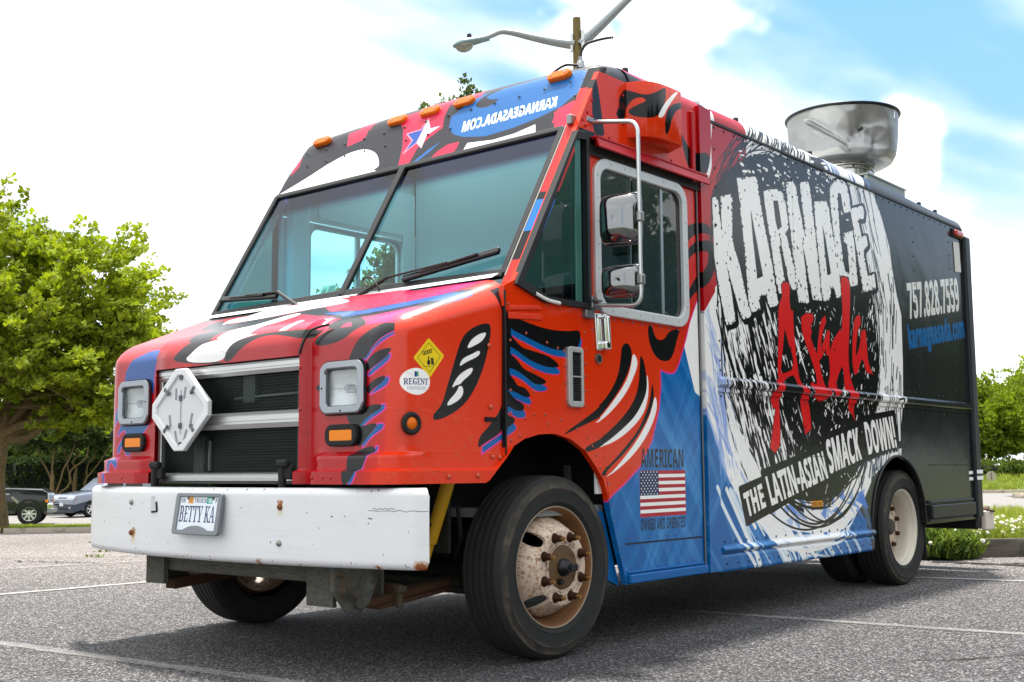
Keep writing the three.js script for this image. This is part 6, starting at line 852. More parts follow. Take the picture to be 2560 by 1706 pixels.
  const creamM = mat('#c9c3b4', 0.45, 0.1);
  for (const s of [1, -1]) {
    const w = group('rear_wheel', truck, [s * 1.124, 0.4125, -4.122]); w.rotation.y = s > 0 ? 0 : Math.PI;
    part('tyre', ft, tyreM, w).position.x = -0.095; part('tyre', ft, tyreM, w).position.x = -0.395; part('rim_barrel', dishRing, creamM, w); part('wheel_disc', dishDisc, rimM, w); part('rim_lip', latheX([[0.2700, -0.004], [0.2755, 0.001], [0.2740, 0.007], [0.2690, 0.006], [0.2670, 0.0]], 72), creamM, w);
    part('hub', [latheX([[0, -0.07], [0.045, -0.07], [0.056, -0.08], [0.060, -0.11]], 28)], mat('#4a4640', 0.5, 0.5), w);
    for (let i = 0; i < 8; i++) { const a = (i + 0.5) / 8 * 6.2832, y = Math.sin(a) * 0.138, zz = Math.cos(a) * 0.138; part('lug_nut', [cyl([-0.10, y, zz], [-0.075, y, zz], 0.018, 0.016, 6)], nutM, w); }
  }
}
// mirrors on their bent-tube arms
for (const s of [1]) {
  const m = group('side_mirror', truck); m.scale.x = s;
  const X = 1.457, Z = -0.268;
  part('mirror_arm', bentTube([[1.165, 2.555, -0.285], [X, 2.497, Z], [X, 1.612, Z], [1.20, 1.636, -0.245]], 0.0105, 0.06, 10), M.alu, m);
  part('arm_bracket', [rb(0.05, 0.03, 0.06, 0.008, [1.165, 2.557, -0.262]), rb(0.03, 0.05, 0.10, 0.006, [1.135, 2.545, -0.20]), cyl([1.165, 2.545, -0.285], [1.165, 2.585, -0.285], 0.014, 0.014, 12)], mat('#8d8f90', 0.35, 0.8), m);
  part('hinge_clamp', [rb(0.06, 0.012, 0.05, 0.004, [1.205, 1.655, -0.245]), rb(0.06, 0.012, 0.05, 0.004, [1.205, 1.618, -0.245]), cyl([1.20, 1.60, -0.235], [1.20, 1.68, -0.235], 0.010, 0.010, 12), rb(0.035, 0.04, 0.07, 0.008, [1.195, 1.588, -0.205])], mat('#77797a', 0.4, 0.8), m);
  const headGeo = (w, h, d) => { // a bulged, dished-in housing, open side to the rear
    const sh = (u, v) => { const a = u * 6.2832, e = 0.42, cx = Math.sign(Math.cos(a)) * Math.abs(Math.cos(a)) ** e, cy = Math.sign(Math.sin(a)) * Math.abs(Math.sin(a)) ** e, b = Math.sin(Math.max(0, (v - 0.08) / 0.92) * Math.PI / 2), k = v < 0.08 ? lerp(0.97, 1, v / 0.08) : Math.max(0, 1 - b ** 3.2) ** (1 / 2.2), zz = v < 0.08 ? lerp(-0.008, 0, v / 0.08) : d * b * (1 - 0.10 * (1 - k) ** 2); return [cx * w / 2 * k, cy * h / 2 * k, zz]; };
    return grid(96, 40, sh);
  };
  for (const [cy, h, w, d] of [[2.035, 0.245, 0.205, 0.085], [1.736, 0.150, 0.200, 0.075]]) {
    const g = headGeo(w, h, d); g.rotateY(0.18); g.translate(X - 0.105, cy, Z - 0.005); part('mirror_housing', g, M.polished, m);
    part('mirror_glass', rb(w * 0.94, h * 0.94, 0.004, 0.0018, [0, 0, 0]).rotateY(0.18).translate(X - 0.105, cy, Z - 0.012), M.chrome, m);
    part('housing_rim', (() => { const t = tube(roundRect(-w / 2, -h / 2, w / 2, h / 2, 0.035).concat([[w / 2, h / 2 - 0.035]]).map((p) => [p[0], p[1], 0]), 0.005, 80, 6); t.rotateY(0.18); t.translate(X - 0.105, cy, Z - 0.006); return t; })(), mat('#6a6c6e', 0.3, 0.9), m);
    part('clamp', rb(0.036, 0.05, 0.036, 0.008, [X, cy + 0.0, Z]), M.steel, m);
  }
}
// exhaust fan on the roof: dented spun bowl on a duct and kerb
{
  const fx = 0.64, fz = -4.46, f = group('exhaust_fan', truck, [fx, 2.965, fz]), R = rng(91);
  const prof = [[0.225, 0.262], [0.27, 0.250], [0.325, 0.258], [0.372, 0.285], [0.402, 0.335], [0.415, 0.41], [0.424, 0.50], [0.429, 0.58], [0.434, 0.665]];
  const arc = [0]; for (let i = 1; i < prof.length; i++) arc.push(arc[i - 1] + Math.hypot(prof[i][0] - prof[i - 1][0], prof[i][1] - prof[i - 1][1]));
  const at2 = (v) => { const l = v * arc.at(-1); let i = 1; while (i < arc.length - 1 && arc[i] < l) i++; const t = (l - arc[i - 1]) / (arc[i] - arc[i - 1]); return [lerp(prof[i - 1][0], prof[i][0], t), lerp(prof[i - 1][1], prof[i][1], t)]; };
  // dents: angle measured about the axis, height, width, depth
  const dents = [[0.05, 0.44, 0.17, 0.075], [-0.30, 0.52, 0.14, 0.07], [-0.42, 0.38, 0.13, 0.075], [0.62, 0.50, 0.18, 0.05], [0.95, 0.56, 0.14, 0.028], [-0.15, 0.60, 0.10, 0.035], [0.80, 0.40, 0.10, 0.025]];
  const face = Math.atan2(0.75, 0.66);
  const bowl = grid(160, 60, (u, v) => { const a = u * 6.2832; let [r, y] = at2(v); let d = 0; for (const [da, h, w, k] of dents) { let e = a - face - da; e = Math.atan2(Math.sin(e), Math.cos(e)); const q = Math.hypot(e * 0.41 / w, (y - h) / w); d += k * Math.max(0, 1 - q) ** 1.0; } { let e = Math.atan2(Math.sin(a - face), Math.cos(a - face)); const cr = Math.abs((y - 0.45) * 1.15 + (e - 0.55) * -0.32); if (e > 0.2 && e < 1.05 && y > 0.29 && y < 0.60) d += 0.022 * Math.max(0, 1 - cr / 0.03) - 0.008 * Math.max(0, 1 - Math.abs(cr - 0.045) / 0.02); } d += 0.006 * fbm(a * 3, y * 9, 1, 3) * smooth(v, 0.35, 0.6); return [(r - d) * Math.cos(a), y, (r - d) * Math.sin(a), u, v]; });
  part('fan_bowl', bowl, mat('#a3a4a4', 0.46, 1, { side: THREE.DoubleSide }), f);
  part('bowl_rim', new THREE.TorusGeometry(0.438, 0.013, 8, 96).rotateX(Math.PI / 2).translate(0, 0.667, 0), mat('#26292b', 0.4, 0.8), f);
  part('duct', lathe([[0.222, 0.0], [0.222, 0.235], [0.232, 0.238], [0.232, 0.255], [0.224, 0.258], [0.224, 0.28]], 64), mat('#c2c1bd', 0.22, 1), f);
  part('duct_band', lathe([[0.226, 0.205], [0.236, 0.208], [0.236, 0.238], [0.226, 0.242]], 64), mat('#a8a7a3', 0.25, 1), f);
  part('curb', [rb(0.66, 0.18, 0.74, 0.006, [0, 0.01, -0.04]), bx(0.68, 0.012, 0.76, [0, 0.102, -0.04])], mat('#8d9491', 0.45, 0.8), f);
  part('motor', [lathe([[0, 0.62], [0.08, 0.62], [0.11, 0.58], [0.11, 0.3]], 24)], mat('#4a4c4c', 0.5, 0.5), f);
  part('rivet_head', [cyl([0.41 * Math.cos(face - 0.05), 0.47, 0.41 * Math.sin(face - 0.05)], [0.37 * Math.cos(face - 0.05), 0.47, 0.37 * Math.sin(face - 0.05)], 0.012, 0.012, 10), cyl([0.20 * Math.cos(face), 0.222, 0.20 * Math.sin(face)], [0.243 * Math.cos(face), 0.222, 0.243 * Math.sin(face)], 0.009, 0.009, 8)], M.black, f);
}
// aerial, clips and cord along the roof
{
  const a = group('aerial', truck, [0.90, 2.965, -0.575]); part('aerial_base', [lathe([[0, 0.045], [0.018, 0.04], [0.024, 0.01], [0.03, 0]], 16), cyl([0, 0.035, 0], [0, 0.065, 0], 0.012, 0.010, 12)], mat('#8c8e90', 0.3, 0.9), a); part('aerial_whip', tube([[0, 0.06, 0], [0.006, 0.10, -0.004], [0.022, 0.132, -0.018], [0.06, 0.152, -0.05], [0.11, 0.166, -0.09], [0.135, 0.170, -0.112]], 0.0075, 40, 8), M.black, a); part('cable', tube([[0, 0.01, 0.03], [-0.06, 0.02, 0.05], [-0.12, 0.0, 0.06], [-0.16, -0.03, 0.07]], 0.007, 20, 6), M.black, a);
  const c = group('roof_cord', truck), hooks = []; for (const z of [-0.72, -1.9, -2.9, -3.75, -4.85, -5.2]) { hooks.push(rb(0.03, 0.035, 0.03, 0.01, [1.085, 2.948 - 0.02 * smooth(-z, 3.5, 5.5), z]), cyl([1.085, 2.945 - 0.02 * smooth(-z, 3.5, 5.5), z], [1.02, 2.95 - 0.02 * smooth(-z, 3.5, 5.5), z + 0.08], 0.0035, 0.003, 6), cyl([1.085, 2.945 - 0.02 * smooth(-z, 3.5, 5.5), z], [1.12, 2.90 - 0.02 * smooth(-z, 3.5, 5.5), z - 0.26], 0.0035, 0.003, 6)); } part('cord_hook', hooks, M.black, c);
}
// inside the cab
{
  const c = group('cab_interior', truck);
  part('cab_floor', bx(2.2, 0.04, 1.75, [0, 0.66, -0.60]), mat('#8c9292', 0.8), c); for (const q of [1, -1]) part('side_lining', [bx(0.012, 0.85, 0.95, [q * 1.135, 1.16, -0.80]), bx(0.012, 0.30, 0.86, [q * 1.135, 2.59, -0.95]), bx(0.012, 0.9, 0.12, [q * 1.13, 2.0, -1.32])], M.inner, c); part('dashboard', [rb(2.1, 0.34, 0.30, 0.05, [0, 1.52, 0.22]), rb(0.5, 0.16, 0.12, 0.04, [0.45, 1.66, 0.12])], mat('#2c3233', 0.8), c); part('engine_cover', rb(0.7, 0.5, 0.7, 0.08, [0, 0.92, -0.1]), mat('#3a4041', 0.85), c);
  part('steering_wheel', [new THREE.TorusGeometry(0.215, 0.014, 10, 40).rotateX(-0.75).translate(0.47, 1.66, -0.12), bx(0.40, 0.02, 0.03, [0.47, 1.655, -0.12]), cyl([0.47, 1.65, -0.12], [0.47, 1.45, 0.1], 0.03)], mat('#8f9a99', 0.5), c);
  part('driver_seat', [rb(0.5, 0.14, 0.5, 0.05, [0.47, 1.18, -0.72]), rb(0.48, 0.68, 0.14, 0.05, [0.47, 1.55, -0.98], [0.12, 0, 0]), rb(0.3, 0.4, 0.3, 0.03, [0.47, 0.9, -0.72])], M.seat, c);
  part('partition', bx(2.25, 2.28, 0.03, [0, 1.80, -1.40]), M.inner, c);
  part('wall_box', [rb(0.16, 0.14, 0.04, 0.01, [0.62, 2.18, -1.37]), rb(0.04, 0.6, 0.04, 0.01, [0.32, 1.7, -1.37]), rb(0.05, 0.5, 0.04, 0.01, [0.42, 1.65, -1.36])], mat('#7c8888', 0.7), c);
  part('right_post', rb(0.05, 1.2, 0.16, 0.02, [-1.12, 2.0, -0.345]), M.inner, c);
}

// ------------------------------------------------------------------ kerbs, street, verges
const concrete = (() => { const n = 256, [cv, c] = canvas(n, n), R = rng(61); c.fillStyle = '#a39c92'; c.fillRect(0, 0, n, n); for (let i = 0; i < 5000; i++) { const v = 95 + R() * 95; c.fillStyle = `rgba(${v},${v - 4},${v - 10},.35)`; c.fillRect(R() * n, R() * n, 1 + R() * 3, 1 + R() * 2); } for (let i = 0; i < 60; i++) { c.fillStyle = `rgba(40,38,34,${R() * 0.16})`; c.beginPath(); c.ellipse(R() * n, R() * n, 4 + R() * 26, 3 + R() * 10, R() * 3, 0, 6.3); c.fill(); } const t = tex(cv, true, THREE.RepeatWrapping); return t; })();
const kerbM = mat(LIN(1.15, 1.08, 0.98), 0.9, 0, { map: concrete }), kerbDark = mat('#8a8681', 0.95, 0, { map: concrete, bumpMap: concrete, bumpScale: 0.01 });
// kerb stones laid end to end along a line; each stone is its own piece
function kerb(name, pts, h, w, m, inward, stone = 3, base = -0.03) {
  const k = new THREE.Group(); k.name = name; k.userData.kind = 'structure'; scene.add(k);
  for (let i = 0; i + 1 < pts.length; i++) {
    const a = pts[i], b = pts[i + 1], L = Math.hypot(b[0] - a[0], b[1] - a[1]), n = Math.max(1, Math.round(L / stone)), dx = (b[0] - a[0]) / L, dz = (b[1] - a[1]) / L, nx = -dz * inward, nz = dx * inward;
    for (let j = 0; j < n; j++) {
      const s0 = L * j / n + 0.006, s1 = L * (j + 1) / n - 0.006, sec = [[0, base], [0.02, h - 0.035], [0.05, h - 0.006], [0.075, h], [w, h], [w, base]];
      const g = grid(6, sec.length - 1, (u, v, ii, jj) => { const s = lerp(s0, s1, u), [o, y] = sec[jj]; const x = a[0] + dx * s + nx * o, z = a[1] + dz * s + nz * o; return [x, groundY(x, z) + y, z, s * 0.6, (o + y) * 1.2]; });
      part('kerb_stone', g, m, k);
    }
  }
  return k;
}
kerb('kerb', [[-29, 9], [-26.5, 3.5], [-20.9, -8.41], [-20.67, -10.44], [-20.9, -16.2], [-22, -24]], 0.11, 0.16, kerbM, 1);
const isle = [[0.18, -6.62], [0.60, -7.10], [4.0, -10.7], [8.6, -15.5]];
kerb('island_kerb', isle, 0.165, 0.20, kerbDark, 1, 2.2);
function grassTuft(R, h, w) { const gs = []; for (let i = 0; i < 5; i++) { const a = R() * 6.28, l = h * (0.6 + R() * 0.6), t = 0.25 + R() * 0.7; const g = new THREE.BufferGeometry(); const dx = Math.cos(a), dz = Math.sin(a), px = -dz * w, pz = dx * w, ox = (R() - 0.5) * 0.05, oz = (R() - 0.5) * 0.05; const mx = dx * t * l * 0.35, mz = dz * t * l * 0.35, ex = dx * t * l, ez = dz * t * l; g.setAttribute('position', new THREE.Float32BufferAttribute([ox - px, 0, oz - pz, ox + px, 0, oz + pz, ox + mx + px * 0.7, l * 0.6, oz + mz + pz * 0.7, ox - px, 0, oz - pz, ox + mx + px * 0.7, l * 0.6, oz + mz + pz * 0.7, ox + mx - px * 0.7, l * 0.6, oz + mz - pz * 0.7, ox + mx - px * 0.7, l * 0.6, oz + mz - pz * 0.7, ox + mx + px * 0.7, l * 0.6, oz + mz + pz * 0.7, ox + ex, l, oz + ez], 3)); g.setAttribute('uv', new THREE.Float32BufferAttribute(new Float32Array(18), 2)); g.computeVertexNormals(); gs.push(g); } return mergeGeometries(gs); }
const leafy = (c, t = 0.45) => new THREE.MeshPhysicalMaterial({ color: c, roughness: 0.9, side: THREE.DoubleSide, transmission: t, thickness: 0, specularIntensity: 0.3 });
function scatter(name, geo, m, spots, tint, parent = scene) { const im = new THREE.InstancedMesh(geo, m, spots.length), d = new THREE.Object3D(), c = new THREE.Color(); spots.forEach((s, i) => { d.position.set(s[0], s[1], s[2]); d.rotation.set(s[5] ?? 0, s[3] ?? 0, s[6] ?? 0); const k = s[4] ?? 1; d.scale.set(k, k, k); d.updateMatrix(); im.setMatrixAt(i, d.matrix); im.setColorAt(i, tint(c, i, s)); }); im.name = numbered(name); im.castShadow = im.receiveShadow = true; parent.add(im); return im; }
const inPoly = (p, x, z) => { let c = false; for (let i = 0, j = p.length - 1; i < p.length; j = i++) if ((p[i][1] > z) !== (p[j][1] > z) && x < (p[j][0] - p[i][0]) * (z - p[i][1]) / (p[j][1] - p[i][1]) + p[i][0]) c = !c; return c; };
const turfM = (() => { const n = 256, [cv, c] = canvas(n, n), R = rng(23); c.fillStyle = '#4c5d16'; c.fillRect(0, 0, n, n); for (let i = 0; i < 12000; i++) { const v = R(); c.strokeStyle = `rgba(${70 + v * 80},${95 + v * 80},${14 + v * 30},.5)`; c.beginPath(); const x = R() * n, y = R() * n; c.moveTo(x, y); c.lineTo(x + R() * 5 - 2.5, y + R() * 5 - 2.5); c.stroke(); } const t = tex(cv, true, THREE.RepeatWrapping); t.repeat.set(0.7, 0.7); return mat(LIN(1, 1, 1), 1, 0, { map: t }); })();
const blade = grassTuft(rng(5), 0.13, 0.006), bladeM = leafy(LIN(1, 1, 1), 0.35);
function lawn(name, polygon, lift, dens, label, kh, nearTo) {
  struct(name + '_soil', draped(polygon, lift, 0.6), turfM);
  const R = rng(700 + Math.round(dens * 10) + name.length), spots = []; let x0 = 1e9, x1 = -1e9, z0 = 1e9, z1 = -1e9; for (const p of polygon) { x0 = Math.min(x0, p[0]); x1 = Math.max(x1, p[0]); z0 = Math.min(z0, p[1]); z1 = Math.max(z1, p[1]); }
  const N = Math.min(26000, Math.round((x1 - x0) * (z1 - z0) * dens)); for (let i = 0; i < N; i++) { const x = lerp(x0, x1, R()), z = lerp(z0, z1, R()); if (!inPoly(polygon, x, z)) continue; const D = (x - CAM.x) * HX + (z - CAM.z) * HZ; if (D < 3) continue; if (nearTo && R() > nearTo(x, z)) continue; spots.push([x, groundY(x, z) + lift, z, R() * 6.28, kh * (0.6 + R() * 0.8)]); }
  const g = scatter(name, blade, bladeM, spots, (c, i) => { const v = R(), w = R(); return c.setRGB(0.17 + 0.13 * v, 0.22 + 0.12 * v, 0.02 + 0.02 * w); }); tag(g, label, null, null, 'stuff');
}
// island behind the truck: grass, clover and weeds
const islePoly = [[0.36, -6.78], [0.74, -6.98 - 0.24], [4.1, -10.86], [8.7, -15.66], [5.4, -18.8], [0.6, -15.4], [-2.4, -13.2], [-1.6, -8.6], [-0.3, -7.0]];
lawn('island_grass', islePoly, 0.13, 190, 'rough grass on the kerbed island behind the truck', 1.0);
{
  const R = rng(812), fl = new THREE.IcosahedronGeometry(0.016, 0), spots = []; for (let i = 0; i < 900; i++) { const t = R(), w = R() ** 1.6 * 1.7, x = lerp(0.4, 6.4, t) - w * 0.7 + 0.08, z = lerp(-7.0, -13.4, t) - w * 0.7; if (!inPoly(islePoly, x, z)) continue; spots.push([x, groundY(x, z) + 0.20 + R() * 0.10, z, R() * 6, 0.7 + R() * 0.9]); }
  tag(scatter('clover_flowers', fl, mat(LIN(0.75, 0.74, 0.62), 0.9), spots, (c) => c.setRGB(0.8 + R() * 0.2, 0.8 + R() * 0.2, 0.7 + R() * 0.2)), 'white clover flowers dotted over the island grass', null, null, 'stuff');
  // a bushy clump of weeds spilling over the kerb behind the rear wheel
  const w = thing('weed_clump', 'bushy clump of weeds with white flowers spilling over the island kerb', 'plant', [0.42, 0, -6.72]);
  const lf = grassTuft(rng(9), 0.12, 0.016), sp = [], fs = []; for (let i = 0; i < 620; i++) { const a = R() * 6.28, r = Math.sqrt(R()) * 0.36; sp.push([Math.cos(a) * r * 1.0, 0.0 + R() * 0.30 * (1 - r * 1.6), Math.sin(a) * r, R() * 6.28, 0.6 + R() * 0.7, (R() - 0.5), (R() - 0.5)]); } for (let i = 0; i < 34; i++) { const a = R() * 6.28, r = 0.1 + Math.sqrt(R()) * 0.34; fs.push([Math.cos(a) * r, 0.10 + R() * 0.30 * (1.2 - r * 2), Math.sin(a) * r, 0, 0.8 + R() * 0.7]); }
  const l = scatter('leaves', lf, bladeM, sp, (c) => { const v = R(); return c.setRGB(0.09 + 0.12 * v, 0.15 + 0.13 * v, 0.03); }, w), f = scatter('flowers', fl, mat(LIN(0.8, 0.78, 0.68), 0.9), fs, (c) => c.setRGB(1, 1, 1), w); l.name = 'leaves'; f.name = 'flowers'; l.userData.kind = f.userData.kind = 'stuff';
}
// far right: an access road, its kerbs, a bank of lawn
struct('access_road', draped([at(15.5, 1.0), at(15.5, 14), at(19, 30), at(41.9, 40), at(41.9, 4), at(36, 1)], 0.012, 1), roadMat);
kerb('far_kerb', [at(42, 2), at(42, 24), at(42, 44)], 0.13, 0.18, kerbM, 1, 4);
{ const k = [at(34, 14.55), at(33.4, 14.9), at(33, 16), at(33, 26)]; kerb('corner_kerb', k, 0.16, 0.2, kerbM, 1, 3); struct('corner_verge', draped([at(34.2, 14.9), at(33.2, 16), at(33.2, 26), at(37, 26), at(37, 15.4)], 0.12, 1), turfM); }
lawn('far_lawn', [at(42.2, 2), at(42.2, 44), at(56, 52), at(60, 44), at(58, 4)], 0.06, 16, 'mown lawn on the bank below the hedge', 1.6);
// left: a strip of grass and the street with parked cars
lawn('verge_grass', [[-26.8, 3.5], [-23.3, -4.0], [-21.05, -8.41], [-20.83, -10.44], [-21.06, -16.2], [-22.2, -24], [-27, -27], [-30, -20], [-31.2, -14], [-34, 2]], 0.05, 60, 'grass verge along the left kerb', 0.6, (x, z) => 0.75);
struct('street', draped([at(44.4, -40), at(44.4, 6), at(57.6, 10), at(57.6, -46)], 0.012, 1.5), roadMat);
lawn('far_verge_grass', [at(57.8, -44), at(57.8, 8), at(66, 8), at(66, -50)], 0.05, 12, 'strip of grass between the street and the dark hedge', 2.2);
// ------------------------------------------------------------------ trees, hedges
const barkTex = (() => { const n = 256, [cv, c] = canvas(n, n), R = rng(71); c.fillStyle = '#7d6848'; c.fillRect(0, 0, n, n); for (let i = 0; i < 2600; i++) { const v = 40 + R() * 85; c.fillStyle = `rgba(${v + 14},${v},${v * 0.66},.4)`; c.fillRect(R() * n, R() * n, 1 + R() * 4, 4 + R() * 22); } return tex(cv, true, THREE.RepeatWrapping); })();
const bark = mat(LIN(1, 1, 1), 0.95, 0, { map: barkTex, bumpMap: barkTex, bumpScale: 0.03 }), barkPale = mat(LIN(1.0, 1.0, 0.9), 0.95, 0, { map: barkTex });
function limb(a, b, r0, r1, R, wob = 0.08) { const A = V(a), B = V(b), L = A.distanceTo(B), pts = []; for (let i = 0; i <= 5; i++) { const p = A.clone().lerp(B, i / 5); if (i && i < 5) p.add(new THREE.Vector3((R() - 0.5) * L * wob, (R() - 0.5) * L * wob * 0.5, (R() - 0.5) * L * wob)); pts.push(p); } const cv = new THREE.CatmullRomCurve3(pts), g = new THREE.TubeGeometry(cv, 14, 1, 9, false), p = g.attributes.position, c = new THREE.Vector3(); for (let i = 0; i <= 14; i++) { cv.getPointAt(i / 14, c); const r = lerp(r0, r1, (i / 14) ** 0.8); for (let j = 0; j <= 9; j++) { const k = i * 10 + j; p.setXYZ(k, c.x + (p.getX(k) - c.x) * r, c.y + (p.getY(k) - c.y) * r, c.z + (p.getZ(k) - c.z) * r); } } const uv = g.attributes.uv; for (let i = 0; i < uv.count; i++) uv.setXY(i, uv.getX(i) * L / 1.2, uv.getY(i) * 2); g.computeVertexNormals(); return g; }
function leafGeo(R, n, size, spread) { const gs = []; for (let i = 0; i < n; i++) { const w = size * (0.7 + R() * 0.5), h = w * 1.1; const g = new THREE.BufferGeometry(), b = 0.18 * w; g.setAttribute('position', new THREE.Float32BufferAttribute([0, 0, 0, w * 0.5, h * 0.45, b, 0, h, 0, 0, 0, 0, 0, h, 0, -w * 0.5, h * 0.45, b], 3)); g.setAttribute('uv', new THREE.Float32BufferAttribute(new Float32Array(12), 2)); g.computeVertexNormals(); g.rotateX((R() - 0.3) * 1.9); g.rotateZ((R() - 0.5) * 1.6); g.rotateY(R() * 6.28); g.translate((R() - 0.5) * spread, (R() - 0.5) * spread * 0.8, (R() - 0.5) * spread); gs.push(g); } return mergeGeometries(gs); }
const leafSets = [1, 2].map((k) => leafGeo(rng(k * 31), 6, 0.115, 0.26));
const leafFar = leafGeo(rng(93), 7, 0.17, 0.5);
// a crown of leaf sprays set along twigs that grow out of its limbs
function tree(name, label, base, opt) {
  const R = rng(opt.seed), t = thing(name, label, 'tree', base, 0, opt.group), tr = [], tips = [];
  const H = opt.h, th = opt.trunk, lean = opt.lean ?? [0, 0];
  const forkY = th; tr.push(limb([0, -0.2, 0], [lean[0], forkY, lean[1]], opt.r, opt.r * 0.72, R, 0.04)); tr.push(limb([0, -0.1, 0], [0, 0.5, 0], opt.r * 1.35, opt.r * 0.98, R, 0));
  for (const b of opt.limbs) { const e = [lean[0] + b[0], b[1], lean[1] + b[2]]; tr.push(limb([lean[0] * 0.9, forkY * (b[3] ?? 0.95), lean[1] * 0.9], e, opt.r * 0.5, 0.03, R, 0.16)); }
  const spots = [], N = opt.n, cl = opt.clumps;
  const per = opt.per ?? 9, tot = cl.reduce((q, k) => q + k[3] * k[5], 0);
  for (const k of cl) { // sprays: short leafy twigs that leave the clump at its skin and point outwards and up
    const n = Math.round(N / per * k[3] * k[5] / tot);
    for (let i = 0; i < n; i++) {
      const a = R() * 6.2832, cz = R() * 1.75 - 0.75, s = Math.sqrt(Math.max(0, 1 - cz * cz)), lump = 1 + 0.45 * fbm(Math.cos(a) * s * 1.7 + k[0], cz * 1.7 + k[1], Math.sin(a) * s * 1.7 + opt.seed, 3), r0 = (0.35 + 0.6 * Math.sqrt(R())) * lump;
      const d = [Math.cos(a) * s, cz * 0.8 + 0.25, Math.sin(a) * s], bx0 = k[0] + Math.cos(a) * s * r0 * k[3], by0 = k[1] + cz * r0 * k[4], bz0 = k[2] + Math.sin(a) * s * r0 * k[5];
      if (fbm(bx0 * 0.9 + opt.seed, by0 * 1.2, bz0 * 0.9, 3) < (opt.gap ?? -0.13)) continue;
      const L = (opt.spray ?? 0.75) * (0.5 + R()), jx = (R() - 0.5) * 0.9, jy = (R() - 0.5) * 0.7, jz = (R() - 0.5) * 0.9, lit = R();
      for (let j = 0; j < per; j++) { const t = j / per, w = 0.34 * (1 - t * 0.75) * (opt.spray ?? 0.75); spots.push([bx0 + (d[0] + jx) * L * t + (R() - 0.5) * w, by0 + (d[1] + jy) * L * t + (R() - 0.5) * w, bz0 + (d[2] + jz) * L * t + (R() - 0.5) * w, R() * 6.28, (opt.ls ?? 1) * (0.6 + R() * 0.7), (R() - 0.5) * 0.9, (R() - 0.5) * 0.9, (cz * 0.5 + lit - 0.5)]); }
    }
  }
  // twigs to a share of the sprays
  for (let i = 0; i < spots.length && tr.length < (opt.twigs ?? 60); i += Math.ceil(spots.length / (opt.twigs ?? 60))) { const s = spots[i], b = opt.limbs[Math.floor(R() * opt.limbs.length)], q = 0.35 + R() * 0.6; tr.push(limb([lerp(lean[0], lean[0] + b[0], q), lerp(forkY, b[1], q), lerp(lean[1], lean[1] + b[2], q)], [s[0], s[1], s[2]], 0.03, 0.008, R, 0.12)); }
  part('trunk', tr, opt.bark ?? bark, t);
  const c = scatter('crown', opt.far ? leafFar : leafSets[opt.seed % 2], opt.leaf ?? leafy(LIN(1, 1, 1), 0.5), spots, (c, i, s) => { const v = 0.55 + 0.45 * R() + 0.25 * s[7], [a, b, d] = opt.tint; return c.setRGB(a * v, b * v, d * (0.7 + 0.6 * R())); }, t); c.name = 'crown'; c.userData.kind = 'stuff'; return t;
}
const gy = (x, z) => groundY(x, z);
// big spreading tree on the verge, left
{
  const x = -22.95, z = -9.3; // across the picture is (0.767, -0.642); away from the camera (-0.642, -0.767)
  const o = (r, y, f) => [0.767 * r - 0.642 * f, y, -0.642 * r - 0.767 * f];
  const C = (r, y, f, a, b, c) => [...o(r, y, f), a, b, c ?? a];
  tree('plane_tree', 'spreading bright green tree with forked mottled trunk on the left verge', [x, gy(x, z) + 0.08, z], { seed: 4, h: 9, trunk: 2.3, r: 0.26, n: 22000, ls: 1.0, per: 12, spray: 0.8, twigs: 130, tint: [0.34, 0.42, 0.010], gap: -0.02,
    limbs: [[...o(3.2, 3.2, -0.3), 0.95], [...o(3.4, 4.6, 0.6), 0.9], [...o(1.6, 6.6, 0.2)], [...o(-2.4, 4.4, 0.5)], [...o(-0.8, 7.0, 0)], [...o(0.6, 5.0, 2.4)], [...o(0.4, 4.6, -2.4)], [...o(2.2, 2.9, 1.4), 0.9], [...o(-3.6, 3.6, -0.6)]].map((b) => [b[0], b[1], b[2], b[3]]),
    clumps: [C(-0.6, 7.0, 0, 1.5, 0.9), C(-0.2, 5.6, 0.3, 2.2, 1.2), C(1.7, 6.0, 0, 1.3, 0.85), C(2.4, 5.0, 0.3, 1.1, 0.8), C(2.8, 4.2, 0, 0.9, 0.55), C(1.4, 4.6, -0.6, 1.8, 1.0), C(2.7, 3.3, -0.4, 1.0, 0.5), C(0.6, 3.7, -0.9, 1.8, 0.7), C(-1.6, 3.5, -0.4, 1.9, 0.7), C(2.4, 2.7, 0.3, 1.5, 0.4), C(0.8, 3.0, 0.2, 1.6, 0.4), C(-3.2, 4.6, 0.2, 1.9, 1.2), C(-2.6, 6.2, 0.2, 1.7, 1.1), C(0.8, 5.2, 2.0, 1.8, 1.1)] });
}
// slender multi-stemmed trees across the street
for (const [x, z, s, l] of [[-50.2, -25.6, 12, 'small tree with pale forked trunk between pickup and hedge'], [-51.6, -27.6, 13, 'multi-stemmed small tree with bare leaning stems above the grey car'], [-47.0, -33.5, 15, 'small dark tree behind the truck hood, across the street']]) { tree('small_tree', l, [x, gy(x, z), z], { seed: s, h: 6, trunk: 1.9, r: 0.13, n: 4200, far: true, ls: 0.8, gap: -0.3, twigs: 4, bark: barkPale, tint: [0.10, 0.15, 0.02], limbs: [[0.9, 3.4, -0.6, 0.3], [-0.7, 3.4, 0.5, 0.2], [0.3, 3.6, 0.2], [1.3, 3.3, -1.1, 0.1]], clumps: [[0, 3.9, 0, 1.7, 0.9, 1.7], [0.8, 4.6, -0.7, 1.4, 0.9, 1.4], [-0.8, 4.4, 0.6, 1.3, 0.8, 1.3]] }); }
